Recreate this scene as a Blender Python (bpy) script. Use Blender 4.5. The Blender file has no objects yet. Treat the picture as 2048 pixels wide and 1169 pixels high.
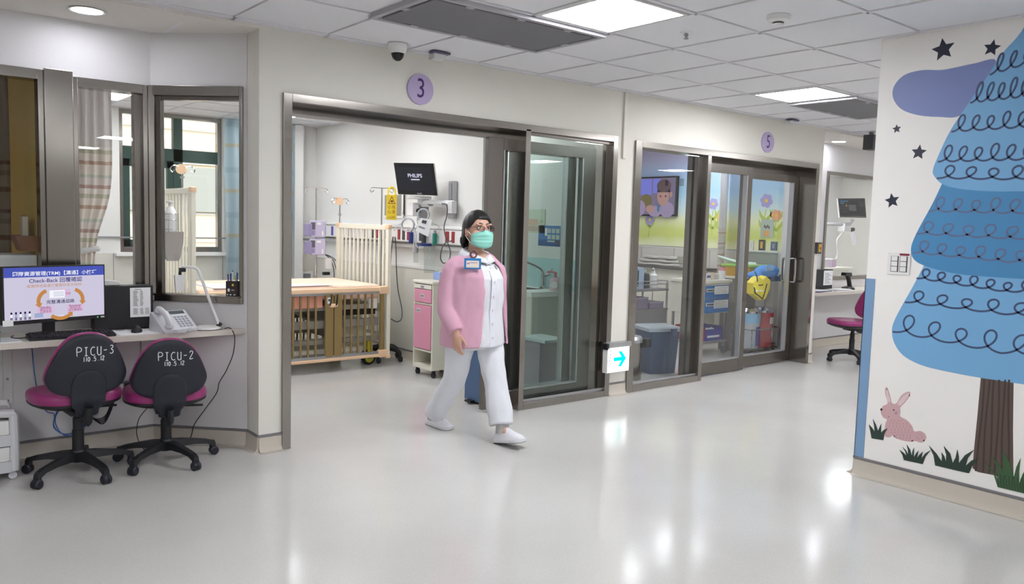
import bpy, bmesh, math, random
from mathutils import Vector, Matrix, Euler
random.seed(7)
PI = math.pi
SC = bpy.context.scene
COL = SC.collection
# ---------------------------------------------------------------- camera, world, exposure
FPX, CXP, CYP = 1602.364, 1024.0, 584.5
def _cam_axes(yaw, pitch, roll):
    f = Vector((math.sin(yaw)*math.cos(pitch), math.cos(yaw)*math.cos(pitch), math.sin(pitch)))
    r = Vector((math.cos(yaw), -math.sin(yaw), 0)); u = r.cross(f)
    c, s = math.cos(roll), math.sin(roll)
    return c*r+s*u, -s*r+c*u, f
CR, CU, CF = _cam_axes(.688842387, -.085318853, .0283337175)
CAM = Vector((0, 0, 1.5))
cd = bpy.data.cameras.new('camera'); cam = bpy.data.objects.new('camera', cd); COL.objects.link(cam)
cd.sensor_width = 36; cd.lens = FPX/2048*36; cd.clip_start = .05; cd.clip_end = 200
mw = Matrix((CR, CU, -CF)).transposed().to_4x4(); mw.translation = CAM
cam.matrix_world = mw; SC.camera = cam
def P(u, v, ax, val):
    """the point of the plane  axis = val  that the photograph shows at pixel u, v"""
    d = CR*((u-CXP)/FPX) - CU*((v-CYP)/FPX) + CF
    return CAM + d*((val-CAM[ax])/d[ax])
def PD(u, v, dist):
    return CAM + (CR*((u-CXP)/FPX) - CU*((v-CYP)/FPX) + CF)*dist
SC.view_settings.view_transform = 'Standard'; SC.view_settings.look = 'None'
SC.view_settings.exposure = 0.0; SC.view_settings.gamma = 1
W = bpy.data.worlds.new('sky'); SC.world = W; W.use_nodes = True
bgn = W.node_tree.nodes['Background']; bgn.inputs[0].default_value = (.80, .90, 1, 1); bgn.inputs[1].default_value = 2.4
PANEL_E, ROOM_E, DOWN_E = 43.0, 18.0, 55.0
sd = bpy.data.lights.new('sun', 'SUN'); sd.energy = 2.2; sd.angle = .02; sun = bpy.data.objects.new('sun', sd); COL.objects.link(sun)
sun.rotation_euler = (math.radians(50), 0, math.radians(-35)); sun.location = (0, 14, 8)
# ---------------------------------------------------------------- materials
def lin(c):
    return tuple((x/12.92 if x <= .04045 else ((x+.055)/1.055)**2.4) for x in [k/255 for k in c])
def mat(name, c, rough=.5, metal=0, spec=.5, emit=0, noise=0, nscale=40, bump=0, alpha=1, sub=0, coat=0, stretch=None, aniso=0):
    m = bpy.data.materials.new(name); m.use_nodes = True; nt = m.node_tree; b = nt.nodes['Principled BSDF']
    col = (*lin(c), 1)
    b.inputs['Base Color'].default_value = col; b.inputs['Roughness'].default_value = rough
    b.inputs['Metallic'].default_value = metal; b.inputs['Specular IOR Level'].default_value = spec
    if aniso:
        b.inputs['Anisotropic'].default_value = aniso; tg = nt.nodes.new('ShaderNodeTangent'); tg.direction_type = 'RADIAL'; tg.axis = 'Z'; nt.links.new(tg.outputs[0], b.inputs['Tangent'])
    if coat: b.inputs['Coat Weight'].default_value = coat; b.inputs['Coat Roughness'].default_value = .08
    if emit: b.inputs['Emission Color'].default_value = col; b.inputs['Emission Strength'].default_value = emit
    if noise or bump:
        tc = nt.nodes.new('ShaderNodeTexCoord'); nz = nt.nodes.new('ShaderNodeTexNoise')
        nz.inputs['Scale'].default_value = nscale; nz.inputs['Detail'].default_value = 3
        src = tc.outputs['Object']
        if stretch:
            mp = nt.nodes.new('ShaderNodeMapping'); mp.inputs['Scale'].default_value = stretch
            nt.links.new(src, mp.inputs['Vector']); src = mp.outputs['Vector']
        nt.links.new(src, nz.inputs['Vector'])
        if noise:
            mx = nt.nodes.new('ShaderNodeMix'); mx.data_type = 'RGBA'
            mx.inputs[6].default_value = tuple(x*(1-noise) for x in col[:3])+(1,)
            mx.inputs[7].default_value = tuple(min(1, x*(1+noise)) for x in col[:3])+(1,)
            nt.links.new(nz.outputs['Fac'], mx.inputs['Factor']); nt.links.new(mx.outputs[2], b.inputs['Base Color'])
        if bump:
            bp = nt.nodes.new('ShaderNodeBump'); bp.inputs['Strength'].default_value = bump; bp.inputs['Distance'].default_value = .01
            nt.links.new(nz.outputs['Fac'], bp.inputs['Height']); nt.links.new(bp.outputs[0], b.inputs['Normal'])
    return m
def glass(name, c=(255, 255, 255), refl=1.0, rough=0.0, ior=1.34):
    m = bpy.data.materials.new(name); m.use_nodes = True; nt = m.node_tree; nt.nodes.clear()
    o = nt.nodes.new('ShaderNodeOutputMaterial'); t = nt.nodes.new('ShaderNodeBsdfTransparent'); g = nt.nodes.new('ShaderNodeBsdfGlossy')
    x = nt.nodes.new('ShaderNodeMixShader'); f = nt.nodes.new('ShaderNodeFresnel'); f.inputs[0].default_value = ior
    ge = nt.nodes.new('ShaderNodeNewGeometry'); ms = nt.nodes.new('ShaderNodeMath'); ms.operation = 'MULTIPLY_ADD'; ms.inputs[1].default_value = 1/ior-ior; ms.inputs[2].default_value = ior
    nt.links.new(ge.outputs['Backfacing'], ms.inputs[0]); nt.links.new(ms.outputs[0], f.inputs[0])
    t.inputs[0].default_value = (*lin(c), 1); g.inputs['Roughness'].default_value = rough; g.inputs[0].default_value = (refl, refl, refl, 1)
    nt.links.new(f.outputs[0], x.inputs[0]); nt.links.new(t.outputs[0], x.inputs[1]); nt.links.new(g.outputs[0], x.inputs[2]); nt.links.new(x.outputs[0], o.inputs[0])
    return m
def floor_mat():
    m = mat('vinyl floor', (198, 196, 193), .14, spec=.5); nt = m.node_tree; b = nt.nodes['Principled BSDF']
    tc = nt.nodes.new('ShaderNodeTexCoord')
    def noise(s, d):
        n = nt.nodes.new('ShaderNodeTexNoise'); n.inputs['Scale'].default_value = s; n.inputs['Detail'].default_value = d; nt.links.new(tc.outputs['Object'], n.inputs['Vector']); return n
    def ramp(n, a, c):
        r = nt.nodes.new('ShaderNodeValToRGB'); r.color_ramp.elements[0].position, r.color_ramp.elements[1].position = a, c; nt.links.new(n.outputs['Fac'], r.inputs[0]); return r
    def mix(f, a, c):
        x = nt.nodes.new('ShaderNodeMix'); x.data_type = 'RGBA'; nt.links.new(f, x.inputs['Factor'])
        for k, v in ((6, a), (7, c)):
            if isinstance(v, tuple): x.inputs[k].default_value = (*lin(v), 1)
            else: nt.links.new(v, x.inputs[k])
        return x.outputs[2]
    sp = ramp(noise(260, 1), .60, .68); sp2 = ramp(noise(190, 1), .64, .70); bl = ramp(noise(1.3, 2), .3, .7)
    c0 = mix(bl.outputs[0], (196, 194, 191), (203, 202, 200))
    c1 = mix(sp.outputs[0], c0, (180, 177, 173)); c2 = mix(sp2.outputs[0], c1, (216, 215, 213))
    nt.links.new(c2, b.inputs['Base Color'])
    w = noise(5, 2); bp = nt.nodes.new('ShaderNodeBump'); bp.inputs['Strength'].default_value = .05; bp.inputs['Distance'].default_value = .02
    nt.links.new(w.outputs['Fac'], bp.inputs['Height']); nt.links.new(bp.outputs[0], b.inputs['Normal'])
    return m
def plaid_mat(name, base, bands, top_z=None, top=None, scale=1.0, fold=.12):
    """horizontal woven bands repeating along z, with a mesh header above top_z"""
    m = mat(name, base, .9); nt = m.node_tree; b = nt.nodes['Principled BSDF']
    tc = nt.nodes.new('ShaderNodeTexCoord'); sx = nt.nodes.new('ShaderNodeSeparateXYZ'); nt.links.new(tc.outputs['Object'], sx.inputs[0])
    ml = nt.nodes.new('ShaderNodeMath'); ml.operation = 'MULTIPLY'; ml.inputs[1].default_value = scale; nt.links.new(sx.outputs[2], ml.inputs[0])
    fr = nt.nodes.new('ShaderNodeMath'); fr.operation = 'FRACT'; nt.links.new(ml.outputs[0], fr.inputs[0])
    r = nt.nodes.new('ShaderNodeValToRGB'); r.color_ramp.interpolation = 'CONSTANT'
    while len(r.color_ramp.elements) < len(bands): r.color_ramp.elements.new(.5)
    for e, (p, c) in zip(r.color_ramp.elements, bands): e.position = p; e.color = (*lin(c), 1)
    nt.links.new(fr.outputs[0], r.inputs[0]); out = r.outputs[0]
    if top_z is not None:
        g = nt.nodes.new('ShaderNodeMath'); g.operation = 'GREATER_THAN'; g.inputs[1].default_value = top_z; nt.links.new(sx.outputs[2], g.inputs[0])
        x = nt.nodes.new('ShaderNodeMix'); x.data_type = 'RGBA'; nt.links.new(g.outputs[0], x.inputs['Factor']); nt.links.new(out, x.inputs[6]); x.inputs[7].default_value = (*lin(top), 1); out = x.outputs[2]
    nt.links.new(out, b.inputs['Base Color'])
    tr = nt.nodes.new('ShaderNodeBsdfTranslucent'); nt.links.new(out, tr.inputs[0]); mxs = nt.nodes.new('ShaderNodeMixShader'); mxs.inputs[0].default_value = .6
    nt.links.new(b.outputs[0], mxs.inputs[1]); nt.links.new(tr.outputs[0], mxs.inputs[2]); nt.links.new(mxs.outputs[0], nt.nodes['Material Output'].inputs[0]); return m
def emit(name, c, s):
    m = bpy.data.materials.new(name); m.use_nodes = True; nt = m.node_tree; nt.nodes.clear()
    o = nt.nodes.new('ShaderNodeOutputMaterial'); e = nt.nodes.new('ShaderNodeEmission'); e.inputs[0].default_value = (*lin(c), 1); e.inputs[1].default_value = s
    nt.links.new(e.outputs[0], o.inputs[0]); return m
WALL = mat('wall paint cream', (224, 221, 213), .55, noise=.015, nscale=3)
WALLB = mat('alcove wall paint', (218, 216, 218), .55, noise=.015, nscale=3)
WALLT = mat('mural wall paint', (242, 239, 236), .5, noise=.012, nscale=3)
ROOMW = mat('room wall paint', (226, 225, 222), .5)
PANELW = mat('lower wall panel', (214, 211, 202), .4)
YELW = mat('yellow wall paint', (206, 176, 96), .6)
TILE = mat('ceiling tile', (230, 230, 234), .9, noise=.05, nscale=120)
TBAR = mat('ceiling t bar', (228, 228, 231), .5)
DARKGAP = mat('dark gap', (40, 40, 42), .9)
SOFFIT = mat('plain ceiling paint', (226, 221, 214), .7)
FLOOR = floor_mat()
COVE = mat('coved vinyl skirting', (196, 188, 177), .35, noise=.05, nscale=150)
STRIP = mat('grey skirting strip', (120, 117, 122), .4)
STEEL = mat('brushed stainless', (152, 147, 142), .2, 1, noise=.06, nscale=7, bump=.05, stretch=(1, 1, .5), aniso=.75)
STEELD = mat('dark stainless', (120, 115, 111), .24, 1, noise=.08, nscale=12, stretch=(1, 1, .3), aniso=.6)
CHROME = mat('chrome', (205, 205, 207), .12, 1)
ALU = mat('satin aluminium', (180, 181, 184), .35, .8)
GREYM = mat('grey painted metal', (140, 140, 145), .5)
GLASS = glass('clear glass', (252, 253, 253))
GREEN_GLASS = glass('greenish glass', (246, 250, 249))
BLACK = mat('black plastic', (22, 23, 28), .45)
BLACKN = mat('dark navy shell', (27, 30, 42), .5, noise=.06, nscale=300)
BLACKG = mat('gloss black', (12, 12, 15), .12)
DGREY = mat('dark grey plastic', (62, 62, 66), .5)
WHITE = mat('white plastic', (232, 231, 230), .35)
WHITEG = mat('pale grey plastic', (214, 214, 214), .4)
PAPER = mat('white paper', (240, 240, 242), .7)
CREAM = mat('cream laminate', (226, 223, 209), .35)
PINK = mat('pink laminate', (216, 148, 172), .35)
VINYL = mat('magenta vinyl', (150, 50, 112), .32, spec=.5)
RUBBER = mat('black rubber', (26, 26, 28), .7)
BLUEB = mat('slate blue plastic', (74, 103, 140), .4)
# ---------------------------------------------------------------- mesh building
class MB:
    def __init__(s, m=None):
        s.bm = bmesh.new(); s.ms = []; s.m = m; s.bev = False; s.T = Matrix.Identity(4)
    def _fin(s, vs, m, bev=0, seg=2):
        fs = set()
        for v in vs: fs.update(v.link_faces)
        if bev:
            s.bev = True; es = set()
            for v in vs: es.update(v.link_edges)
            r = bmesh.ops.bevel(s.bm, geom=list(es)+list(vs), offset=bev, segments=seg, affect='EDGES', profile=.5, clamp_overlap=True)
            fs = set(r['faces']); vs = set()
            for f in list(fs):
                vs.update(f.verts)
            grow = True
            for v in list(vs):
                for f in v.link_faces: fs.add(f)
            vs = {v for f in fs for v in f.verts}
        m = m or s.m
        if m not in s.ms: s.ms.append(m)
        i = s.ms.index(m)
        for f in fs: f.material_index = i
        bmesh.ops.transform(s.bm, matrix=s.T, verts=list(vs))
        return s
    def box(s, x0, x1, y0, y1, z0, z1, m=None, b=0, R=None, seg=2):
        r = bmesh.ops.create_cube(s.bm, size=1)
        M = Matrix.Translation(((x0+x1)/2, (y0+y1)/2, (z0+z1)/2)) @ (R.to_4x4() if R else Matrix.Identity(4)) @ Matrix.Diagonal((abs(x1-x0), abs(y1-y0), abs(z1-z0), 1))
        bmesh.ops.transform(s.bm, matrix=M, verts=r['verts'])
        return s._fin(r['verts'], m, b, seg)
    def poly(s, pts, m=None):
        vs = [s.bm.verts.new(p) for p in pts]; s.bm.faces.new(vs); return s._fin(vs, m)
    def mesh(s, vs, fs, m=None):
        bv = [s.bm.verts.new(v) for v in vs]
        for f in fs:
            try: s.bm.faces.new([bv[i] for i in f])
            except ValueError: pass
        return s._fin(bv, m)
    def loft(s, rings, m=None, closed=True, cap=True, loop=False):
        n = len(rings[0]); bv = [[s.bm.verts.new(p) for p in r] for r in rings]; R = len(rings)
        for a in range(R if loop else R-1):
            for i in range(n if closed else n-1):
                j = (i+1) % n; A, B = bv[a], bv[(a+1) % R]
                s.bm.faces.new((A[i], A[j], B[j], B[i]))
        if cap and not loop and closed:
            s.bm.faces.new(bv[0][::-1]); s.bm.faces.new(bv[-1])
        return s._fin([v for r in bv for v in r], m)
    def tube(s, pts, r, m=None, seg=8, smooth=0, cap=True, flat=1.0, loop=False):
        pts = [Vector(p) for p in pts]
        if smooth: pts, r = spline(pts, smooth, r, loop)
        rs = r if isinstance(r, (list, tuple)) else [r]*len(pts)
        rings = []; up = None; N = len(pts)
        for i, p in enumerate(pts):
            a = pts[(i-1) % N] if (loop or i) else p; b = pts[(i+1) % N] if (loop or i < N-1) else p
            t = (b-a).normalized() if (b-a).length > 1e-9 else Vector((0, 0, 1))
            if up is None:
                up = Vector((0, 0, 1)) if abs(t.z) < .9 else Vector((1, 0, 0))
            x = t.cross(up); x = x.normalized() if x.length > 1e-6 else t.orthogonal().normalized(); up = x.cross(t).normalized()
            rings.append([p+(x*math.cos(2*PI*k/seg)+up*math.sin(2*PI*k/seg)*flat)*rs[i] for k in range(seg)])
        return s.loft(rings, m, cap=cap, loop=loop)
    def cyl(s, p0, p1, r0, r1=None, m=None, seg=20, cap=True):
        p0, p1 = Vector(p0), Vector(p1); r1 = r0 if r1 is None else r1
        t = (p1-p0).normalized(); x = t.orthogonal().normalized(); y = t.cross(x)
        c = [(math.cos(2*PI*k/seg), math.sin(2*PI*k/seg)) for k in range(seg)]
        return s.loft([[p0+(x*a+y*b)*r0 for a, b in c], [p1+(x*a+y*b)*r1 for a, b in c]], m, cap=cap)
    def lathe(s, prof, c=(0, 0, 0), m=None, seg=24, ax=(0, 0, 1), cap=True):
        c = Vector(c); t = Vector(ax).normalized(); x = t.orthogonal().normalized(); y = t.cross(x)
        cs = [(math.cos(2*PI*k/seg), math.sin(2*PI*k/seg)) for k in range(seg)]
        return s.loft([[c+t*h+(x*a+y*b)*max(r, 1e-4) for a, b in cs] for r, h in prof], m, cap=cap)
    def ball(s, c, r, m=None, seg=16, rot=None):
        r = (r, r, r) if isinstance(r, (int, float)) else r
        q = bmesh.ops.create_uvsphere(s.bm, u_segments=seg, v_segments=max(6, seg//2+2), radius=1)
        M = Matrix.Translation(c) @ (rot.to_4x4() if rot else Matrix.Identity(4)) @ Matrix.Diagonal((*r, 1))
        bmesh.ops.transform(s.bm, matrix=M, verts=q['verts']); return s._fin(q['verts'], m)
    def prism(s, poly, O, U, V, d, m=None, b=0):
        """2-D outline in the frame O, U, V pushed d along U x V"""
        O, U, V = Vector(O), Vector(U), Vector(V); N = U.cross(V).normalized()
        a = [O+U*p[0]+V*p[1] for p in poly]
        A = [s.bm.verts.new(p) for p in a]; B = [s.bm.verts.new(p+N*d) for p in a]; n = len(a)
        s.bm.faces.new(A[::-1]); s.bm.faces.new(B)
        for i in range(n): s.bm.faces.new((A[i], A[(i+1) % n], B[(i+1) % n], B[i]))
        return s._fin(A+B, m, b)
    def ribbon(s, pts, w, N, m=None, h=.0008, loop=False):
        """flat painted line of width w along pts, lying on the surface of normal N"""
        pts = [Vector(p) for p in pts]; N = Vector(N).normalized(); L = []; Rr = []; n = len(pts)
        for i, p in enumerate(pts):
            t = (pts[min(i+1, n-1)]-pts[max(i-1, 0)]); t = t.normalized() if t.length > 1e-9 else Vector((0, 0, 1)); x = t.cross(N).normalized()
            k = w[i] if isinstance(w, list) else w
            L.append(p+x*k/2+N*h); Rr.append(p-x*k/2+N*h)
        vs = L+Rr; fs = [(i, i+1, n+i+1, n+i) for i in range(n-1)]
        return s.mesh(vs, fs, m)
    def add(s, me, M, m=None):
        """append another mesh"""
        vs = [M @ v.co for v in me.vertices]; return s.mesh(vs, [tuple(p.vertices) for p in me.polygons], m)
    def text(s, txt, O, U, V, size, m=None, align='CENTER', d=0, sx=1.0, bold=0):
        me = text_mesh(txt, align, bold); O, U, V = Vector(O), Vector(U).normalized(), Vector(V).normalized(); N = U.cross(V)
        M = Matrix(((U.x*size*sx, V.x*size, N.x, O.x+N.x*d), (U.y*size*sx, V.y*size, N.y, O.y+N.y*d), (U.z*size*sx, V.z*size, N.z, O.z+N.z*d), (0, 0, 0, 1)))
        return s.add(me, M, m)
    def build(s, name, parent=None, sharp=35, smooth=True, recalc=True):
        if recalc: bmesh.ops.recalc_face_normals(s.bm, faces=s.bm.faces[:])
        if parent is not None:
            r = parent
            while r.parent: r = r.parent
            L = r.location
            bmesh.ops.translate(s.bm, vec=-L, verts=s.bm.verts[:])
        me = bpy.data.meshes.new(name); s.bm.to_mesh(me); s.bm.free()
        for m in s.ms: me.materials.append(m)
        if smooth:
            me.shade_smooth(); me.set_sharp_from_angle(angle=math.radians(sharp))
        o = bpy.data.objects.new(name, me); COL.objects.link(o)
        if s.bev and smooth:                     # keep the broad faces of bevelled boxes flat
            wn = o.modifiers.new('normals', 'WEIGHTED_NORMAL'); wn.keep_sharp = True; wn.weight = 80
        if parent is not None: o.parent = parent
        return o
_tm = {}
def text_mesh(txt, align='CENTER', bold=0):
    k = (txt, align, bold)
    if k in _tm: return _tm[k]
    c = bpy.data.curves.new('lettering', 'FONT'); c.body = txt; c.size = 1; c.align_x = align; c.align_y = 'CENTER'; c.resolution_u = 3; c.offset = bold
    o = bpy.data.objects.new('lettering', c); COL.objects.link(o); bpy.context.view_layer.update()
    me = bpy.data.meshes.new_from_object(o.evaluated_get(bpy.context.evaluated_depsgraph_get()))
    bpy.data.objects.remove(o); bpy.data.curves.remove(c); _tm[k] = me
    return me
def spline(pts, n, r=None, loop=False):
    P_ = [Vector(p) for p in pts]; N = len(P_); out = []; ro = []
    rl = r if isinstance(r, (list, tuple)) else [r]*N
    for i in range(N if loop else N-1):
        g = (lambda k: P_[k % N]) if loop else (lambda k: P_[min(max(k, 0), N-1)])
        a, b, c, d = g(i-1), g(i), g(i+1), g(i+2)
        for k in range(n):
            t = k/n
            out.append(.5*((2*b)+(c-a)*t+(2*a-5*b+4*c-d)*t*t+(3*b-a-3*c+d)*t**3))
            if r is not None: ro.append(rl[i]*(1-t)+rl[(i+1) % N]*t)
    if not loop:
        out.append(P_[-1]); ro.append(rl[-1])
    return out, (ro if r is not None else None)
def tag(o, label, cat, group=None, kind=None):
    o['label'] = label; o['category'] = cat
    if group: o['group'] = group
    if kind: o['kind'] = kind
    return o
def thing(name, label, cat, loc=(0, 0, 0), group=None):
    o = bpy.data.objects.new(name, None); COL.objects.link(o); o.location = loc; o.empty_display_size = .1
    return tag(o, label, cat, group)
def struct(o): o['kind'] = 'structure'; return o
def single(mb, name, label, cat, loc, group=None, **k):
    """a thing that is one mesh, its origin at loc"""
    bmesh.ops.translate(mb.bm, vec=-Vector(loc), verts=mb.bm.verts[:])
    o = mb.build(name, **k); o.location = loc; return tag(o, label, cat, group)
def copy_thing(o, loc, rz=0, label=None, group=None, parent=None):
    c = o.copy(); COL.objects.link(c)
    if parent is None:
        c.location = loc; c.rotation_euler = (0, 0, rz)
        if label: c['label'] = label
        if group: c['group'] = group
    else: c.parent = parent
    for ch in list(o.children): copy_thing(ch, None, parent=c)
    return c
def Rz(a): return Matrix.Rotation(a, 3, 'Z')
def Rx(a): return Matrix.Rotation(a, 3, 'X')
def Ry(a): return Matrix.Rotation(a, 3, 'Y')
X1, Y1, Z1 = Vector((1, 0, 0)), Vector((0, 1, 0)), Vector((0, 0, 1))
# ================================================================ THE SETTING
H, HA = 2.66, 2.64
YW, YF = 4.86, 4.84                      # wall face and door frame face
XT = 4.80                                # mural wall face
m = MB(FLOOR); m.box(-5, 14, -9, 10.2, -.1, 0); struct(m.build('floor', smooth=False))
# ---- corridor ceiling: lay-in tiles on a T-bar grid, with openings for the lights and air units
GX = [2.98+.6*k for k in range(-14, 20)]; GY = [4.80-.6525*k for k in range(0, 22)]
LIGHTS = [(2.98, 2.8425), (6.0, 3.495)]
FAR_LIGHTS = [(2.98, -3.03), (2.98, -5.64), (-1.82, 2.19), (-1.82, -1.07), (-1.82, -5.0), (9.58, -1.73), (7.78, 1.5375), (10.18, 1.5375), (12.58, -1.07), (9.58, -5.64), (12.0, 3.495), (.58, .2325), (.58, -3.03)]
def in_light(x, y):
    for a, b in LIGHTS+FAR_LIGHTS:
        if a-.05 < x < a+.65 and b-.05 < y < b+.70: return True
    return (2.30 < x < 3.58 and 3.495 < y < 4.15) or (6.6 < x < 7.86 and 3.495 < y < 4.15)
m = MB(TILE)
gx = [-5]+[x for x in GX if -5 < x < 14]+[14]; gy = [4.858]+[y for y in GY if -9 < y < 4.85]+[-9]
for i in range(len(gx)-1):
    for j in range(len(gy)-1):
        x0, x1, y1, y0 = gx[i], gx[i+1], gy[j], gy[j+1]
        if in_light((x0+x1)/2, (y0+y1)/2): continue
        g = .0145
        m.poly([(x0+g, y0+g, H+.008), (x0+g, y1-g, H+.008), (x1-g, y1-g, H+.008), (x1-g, y0+g, H+.008)])
for x in gx[1:-1]: m.box(x-.011, x+.011, -9, 4.858, H, H+.03, TBAR)
for y in gy[1:-1]: m.box(-5, 14, y-.011, y+.011, H, H+.03, TBAR)
m.box(-5, 14, 4.838, 4.858, H, H+.03, TBAR)
m.box(-5, 14, -9, 4.9, H+.09, H+.16, DARKGAP)
struct(m.build('ceiling', smooth=False, recalc=False))
m = MB(SOFFIT); m.box(-5, 1.949, 4.861, 5.62, HA, HA+.12); m.poly([(-5, 4.8605, HA), (-5, 4.8605, H+.02), (1.949, 4.8605, H+.02), (1.949, 4.8605, HA)])
m.box(8.491, 14, 4.861, 5.62, HA, HA+.12); struct(m.build('ceiling_alcove', smooth=False))
def room_ceiling(name, x0, x1, y0, y1, cx, cy, lights, mt=TILE):
    m = MB(mt); xs = [x0]+[cx+.6*k for k in range(-12, 12) if x0 < cx+.6*k < x1]+[x1]; ys = [y0]+[cy+.6*k for k in range(-12, 12) if y0 < cy+.6*k < y1]+[y1]
    for i in range(len(xs)-1):
        for j in range(len(ys)-1):
            a, b, c, d = xs[i], xs[i+1], ys[j], ys[j+1]
            if any(abs((a+b)/2-lx) < .25 and abs((c+d)/2-ly) < .25 for lx, ly in lights): continue
            g = .0145; m.poly([(a+g, c+g, HA+.008), (a+g, d-g, HA+.008), (b-g, d-g, HA+.008), (b-g, c+g, HA+.008)])
    for x in xs[1:-1]: m.box(x-.011, x+.011, y0, y1, HA, HA+.03, TBAR)
    for y in ys[1:-1]: m.box(x0, x1, y-.011, y+.011, HA, HA+.03, TBAR)
    m.box(x0, x1, y0, y1, HA+.09, HA+.16, DARKGAP)
    return struct(m.build(name, smooth=False, recalc=False))
R3L = [(1.86, 8.74), (3.66, 8.74), (3.66, 6.94), (5.16, 6.94), (3.06, 5.74), (2.46, 6.94)]; R5L = [(7.0, 6.4), (8.2, 6.4), (7.0, 8.5)]; R7L = [(9.9, 6.9), (11.1, 6.9), (12.3, 6.3)]  # R3L ends with added fill panels: sink nook, behind door header, crib footboard
room_ceiling('ceiling_bay', .98, 5.5, 5.06, 9.6, .96, 7.24, R3L)
room_ceiling('ceiling_room', 5.6, 8.85, 5.06, 9.6, 6.1, 6.1, R5L, mat('room ceiling lilac', (196, 186, 206), .9))
room_ceiling('ceiling_ward', 8.95, 14, 5.6, 9.6, 9.3, 6.0, R7L)
room_ceiling('ceiling_store', -4, .90, 5.6, 9.6, -.9, 6.9, [(-.6, 7.2)])
# ---- corridor walls
m = MB(WALL)
for a, b, z0, z1 in ((1.95, 2.10, 0, H), (2.10, 5.13, 2.27, H), (5.13, 5.357, 0, H), (5.357, 8.402, 2.26, H), (8.402, 8.49, 0, H)):
    m.box(a, b, YW, 5.06, z0, z1+.1)
struct(m.build('wall_front', smooth=False))
m = MB(WALLT); m.box(XT, 6.5, -9, 2.412, 0, H+.1, WALLT); struct(m.build('wall_mural', smooth=False))
m = MB(WALL); m.box(-5.1, -5, -9, 10.2, 0, 2.8); struct(m.build('wall_left', smooth=False))
m = MB(WALL); m.box(14, 14.1, -9, 10.2, 0, 2.8); struct(m.build('wall_right', smooth=False))
m = MB(WALL); m.box(-5, 14, -9.1, -9, 0, 2.8); struct(m.build('wall_back', smooth=False))
# ---- alcove walls with window openings
def wall_open(mb, x0, x1, h, opens, T, th=.1):
    """wall from x0 to x1 along local x, thickness th to +y, with openings (a, b, z0, z1)"""
    mb.T = T; xs = sorted({x0, x1, *[o[0] for o in opens], *[o[1] for o in opens]})
    for a, b in zip(xs, xs[1:]):
        o = [q for q in opens if q[0] <= a+1e-6 and q[1] >= b-1e-6]
        if o: mb.box(a, b, 0, th, 0, o[0][2]); mb.box(a, b, 0, th, o[0][3], h)
        else: mb.box(a, b, 0, th, 0, h)
    mb.T = Matrix.Identity(4)
TA = Matrix.Translation((1.495, 5.5, 0)) @ Matrix.Rotation(-PI/4, 4, 'Z')   # angled wall, local x 0 .. .636
TR = Matrix.Translation((8.49, 5.05, 0)) @ Matrix.Rotation(PI/4, 4, 'Z')
TI = Matrix.Identity(4)
m = MB(WALLB); wall_open(m, -4, 1.495, HA+.1, [(-1.0, .894, .935, 2.32), (1.047, 1.475, .935, 2.30)], Matrix.Translation((0, 5.5, 0)))
struct(m.build('wall_alcove', smooth=False))
m = MB(WALLB); wall_open(m, 0, .64, HA+.1, [(.012, .617, .935, 2.312)], TA, .05); struct(m.build('wall_angled', smooth=False))
m = MB(WALLB); wall_open(m, 0, .64, HA+.1, [], TR); m.T = TI
wall_open(m, 8.94, 14, HA+.1, [(9.73, 11.3, .875, 2.29)], Matrix.Translation((0, 5.5, 0))); struct(m.build('wall_station', smooth=False))
# ---- coved skirting with the grey strip above it
def skirt(mb, x0, x1, T, h=.1):
    mb.T = T
    mb.loft([[(x, -.001, h), (x, -.008, h-.004), (x, -.010, .03), (x, -.022, .008), (x, -.05, .0015), (x, 0, .0005)] for x in (x0, x1)], COVE)
    mb.box(x0, x1, -.011, 0, h, h+.013, STRIP); mb.T = TI
m = MB(COVE)
skirt(m, 1.95, 2.10, Matrix.Translation((0, YW, 0))); skirt(m, 5.132, 5.355, Matrix.Translation((0, YW, 0))); skirt(m, 8.404, 8.5, Matrix.Translation((0, YW, 0)))
skirt(m, 0, .19, Matrix.Translation((1.95, 5.05, 0)) @ Matrix.Rotation(-PI/2, 4, 'Z'))
struct(m.build('baseboard_front'))
m = MB(COVE); skirt(m, -4, 1.5, Matrix.Translation((0, 5.5, 0))); skirt(m, 0, .636, TA); struct(m.build('baseboard_alcove'))
m = MB(COVE); skirt(m, 0, 11.4, Matrix.Translation((XT, 2.412, 0)) @ Matrix.Rotation(-PI/2, 4, 'Z')); skirt(m, 0, 1.7, Matrix.Translation((6.5, 2.412, 0)) @ Matrix.Rotation(PI, 4, 'Z')); struct(m.build('baseboard_mural'))
m = MB(COVE); skirt(m, 0, .64, TR); skirt(m, 8.94, 14, Matrix.Translation((0, 5.5, 0))); struct(m.build('baseboard_station'))
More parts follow.
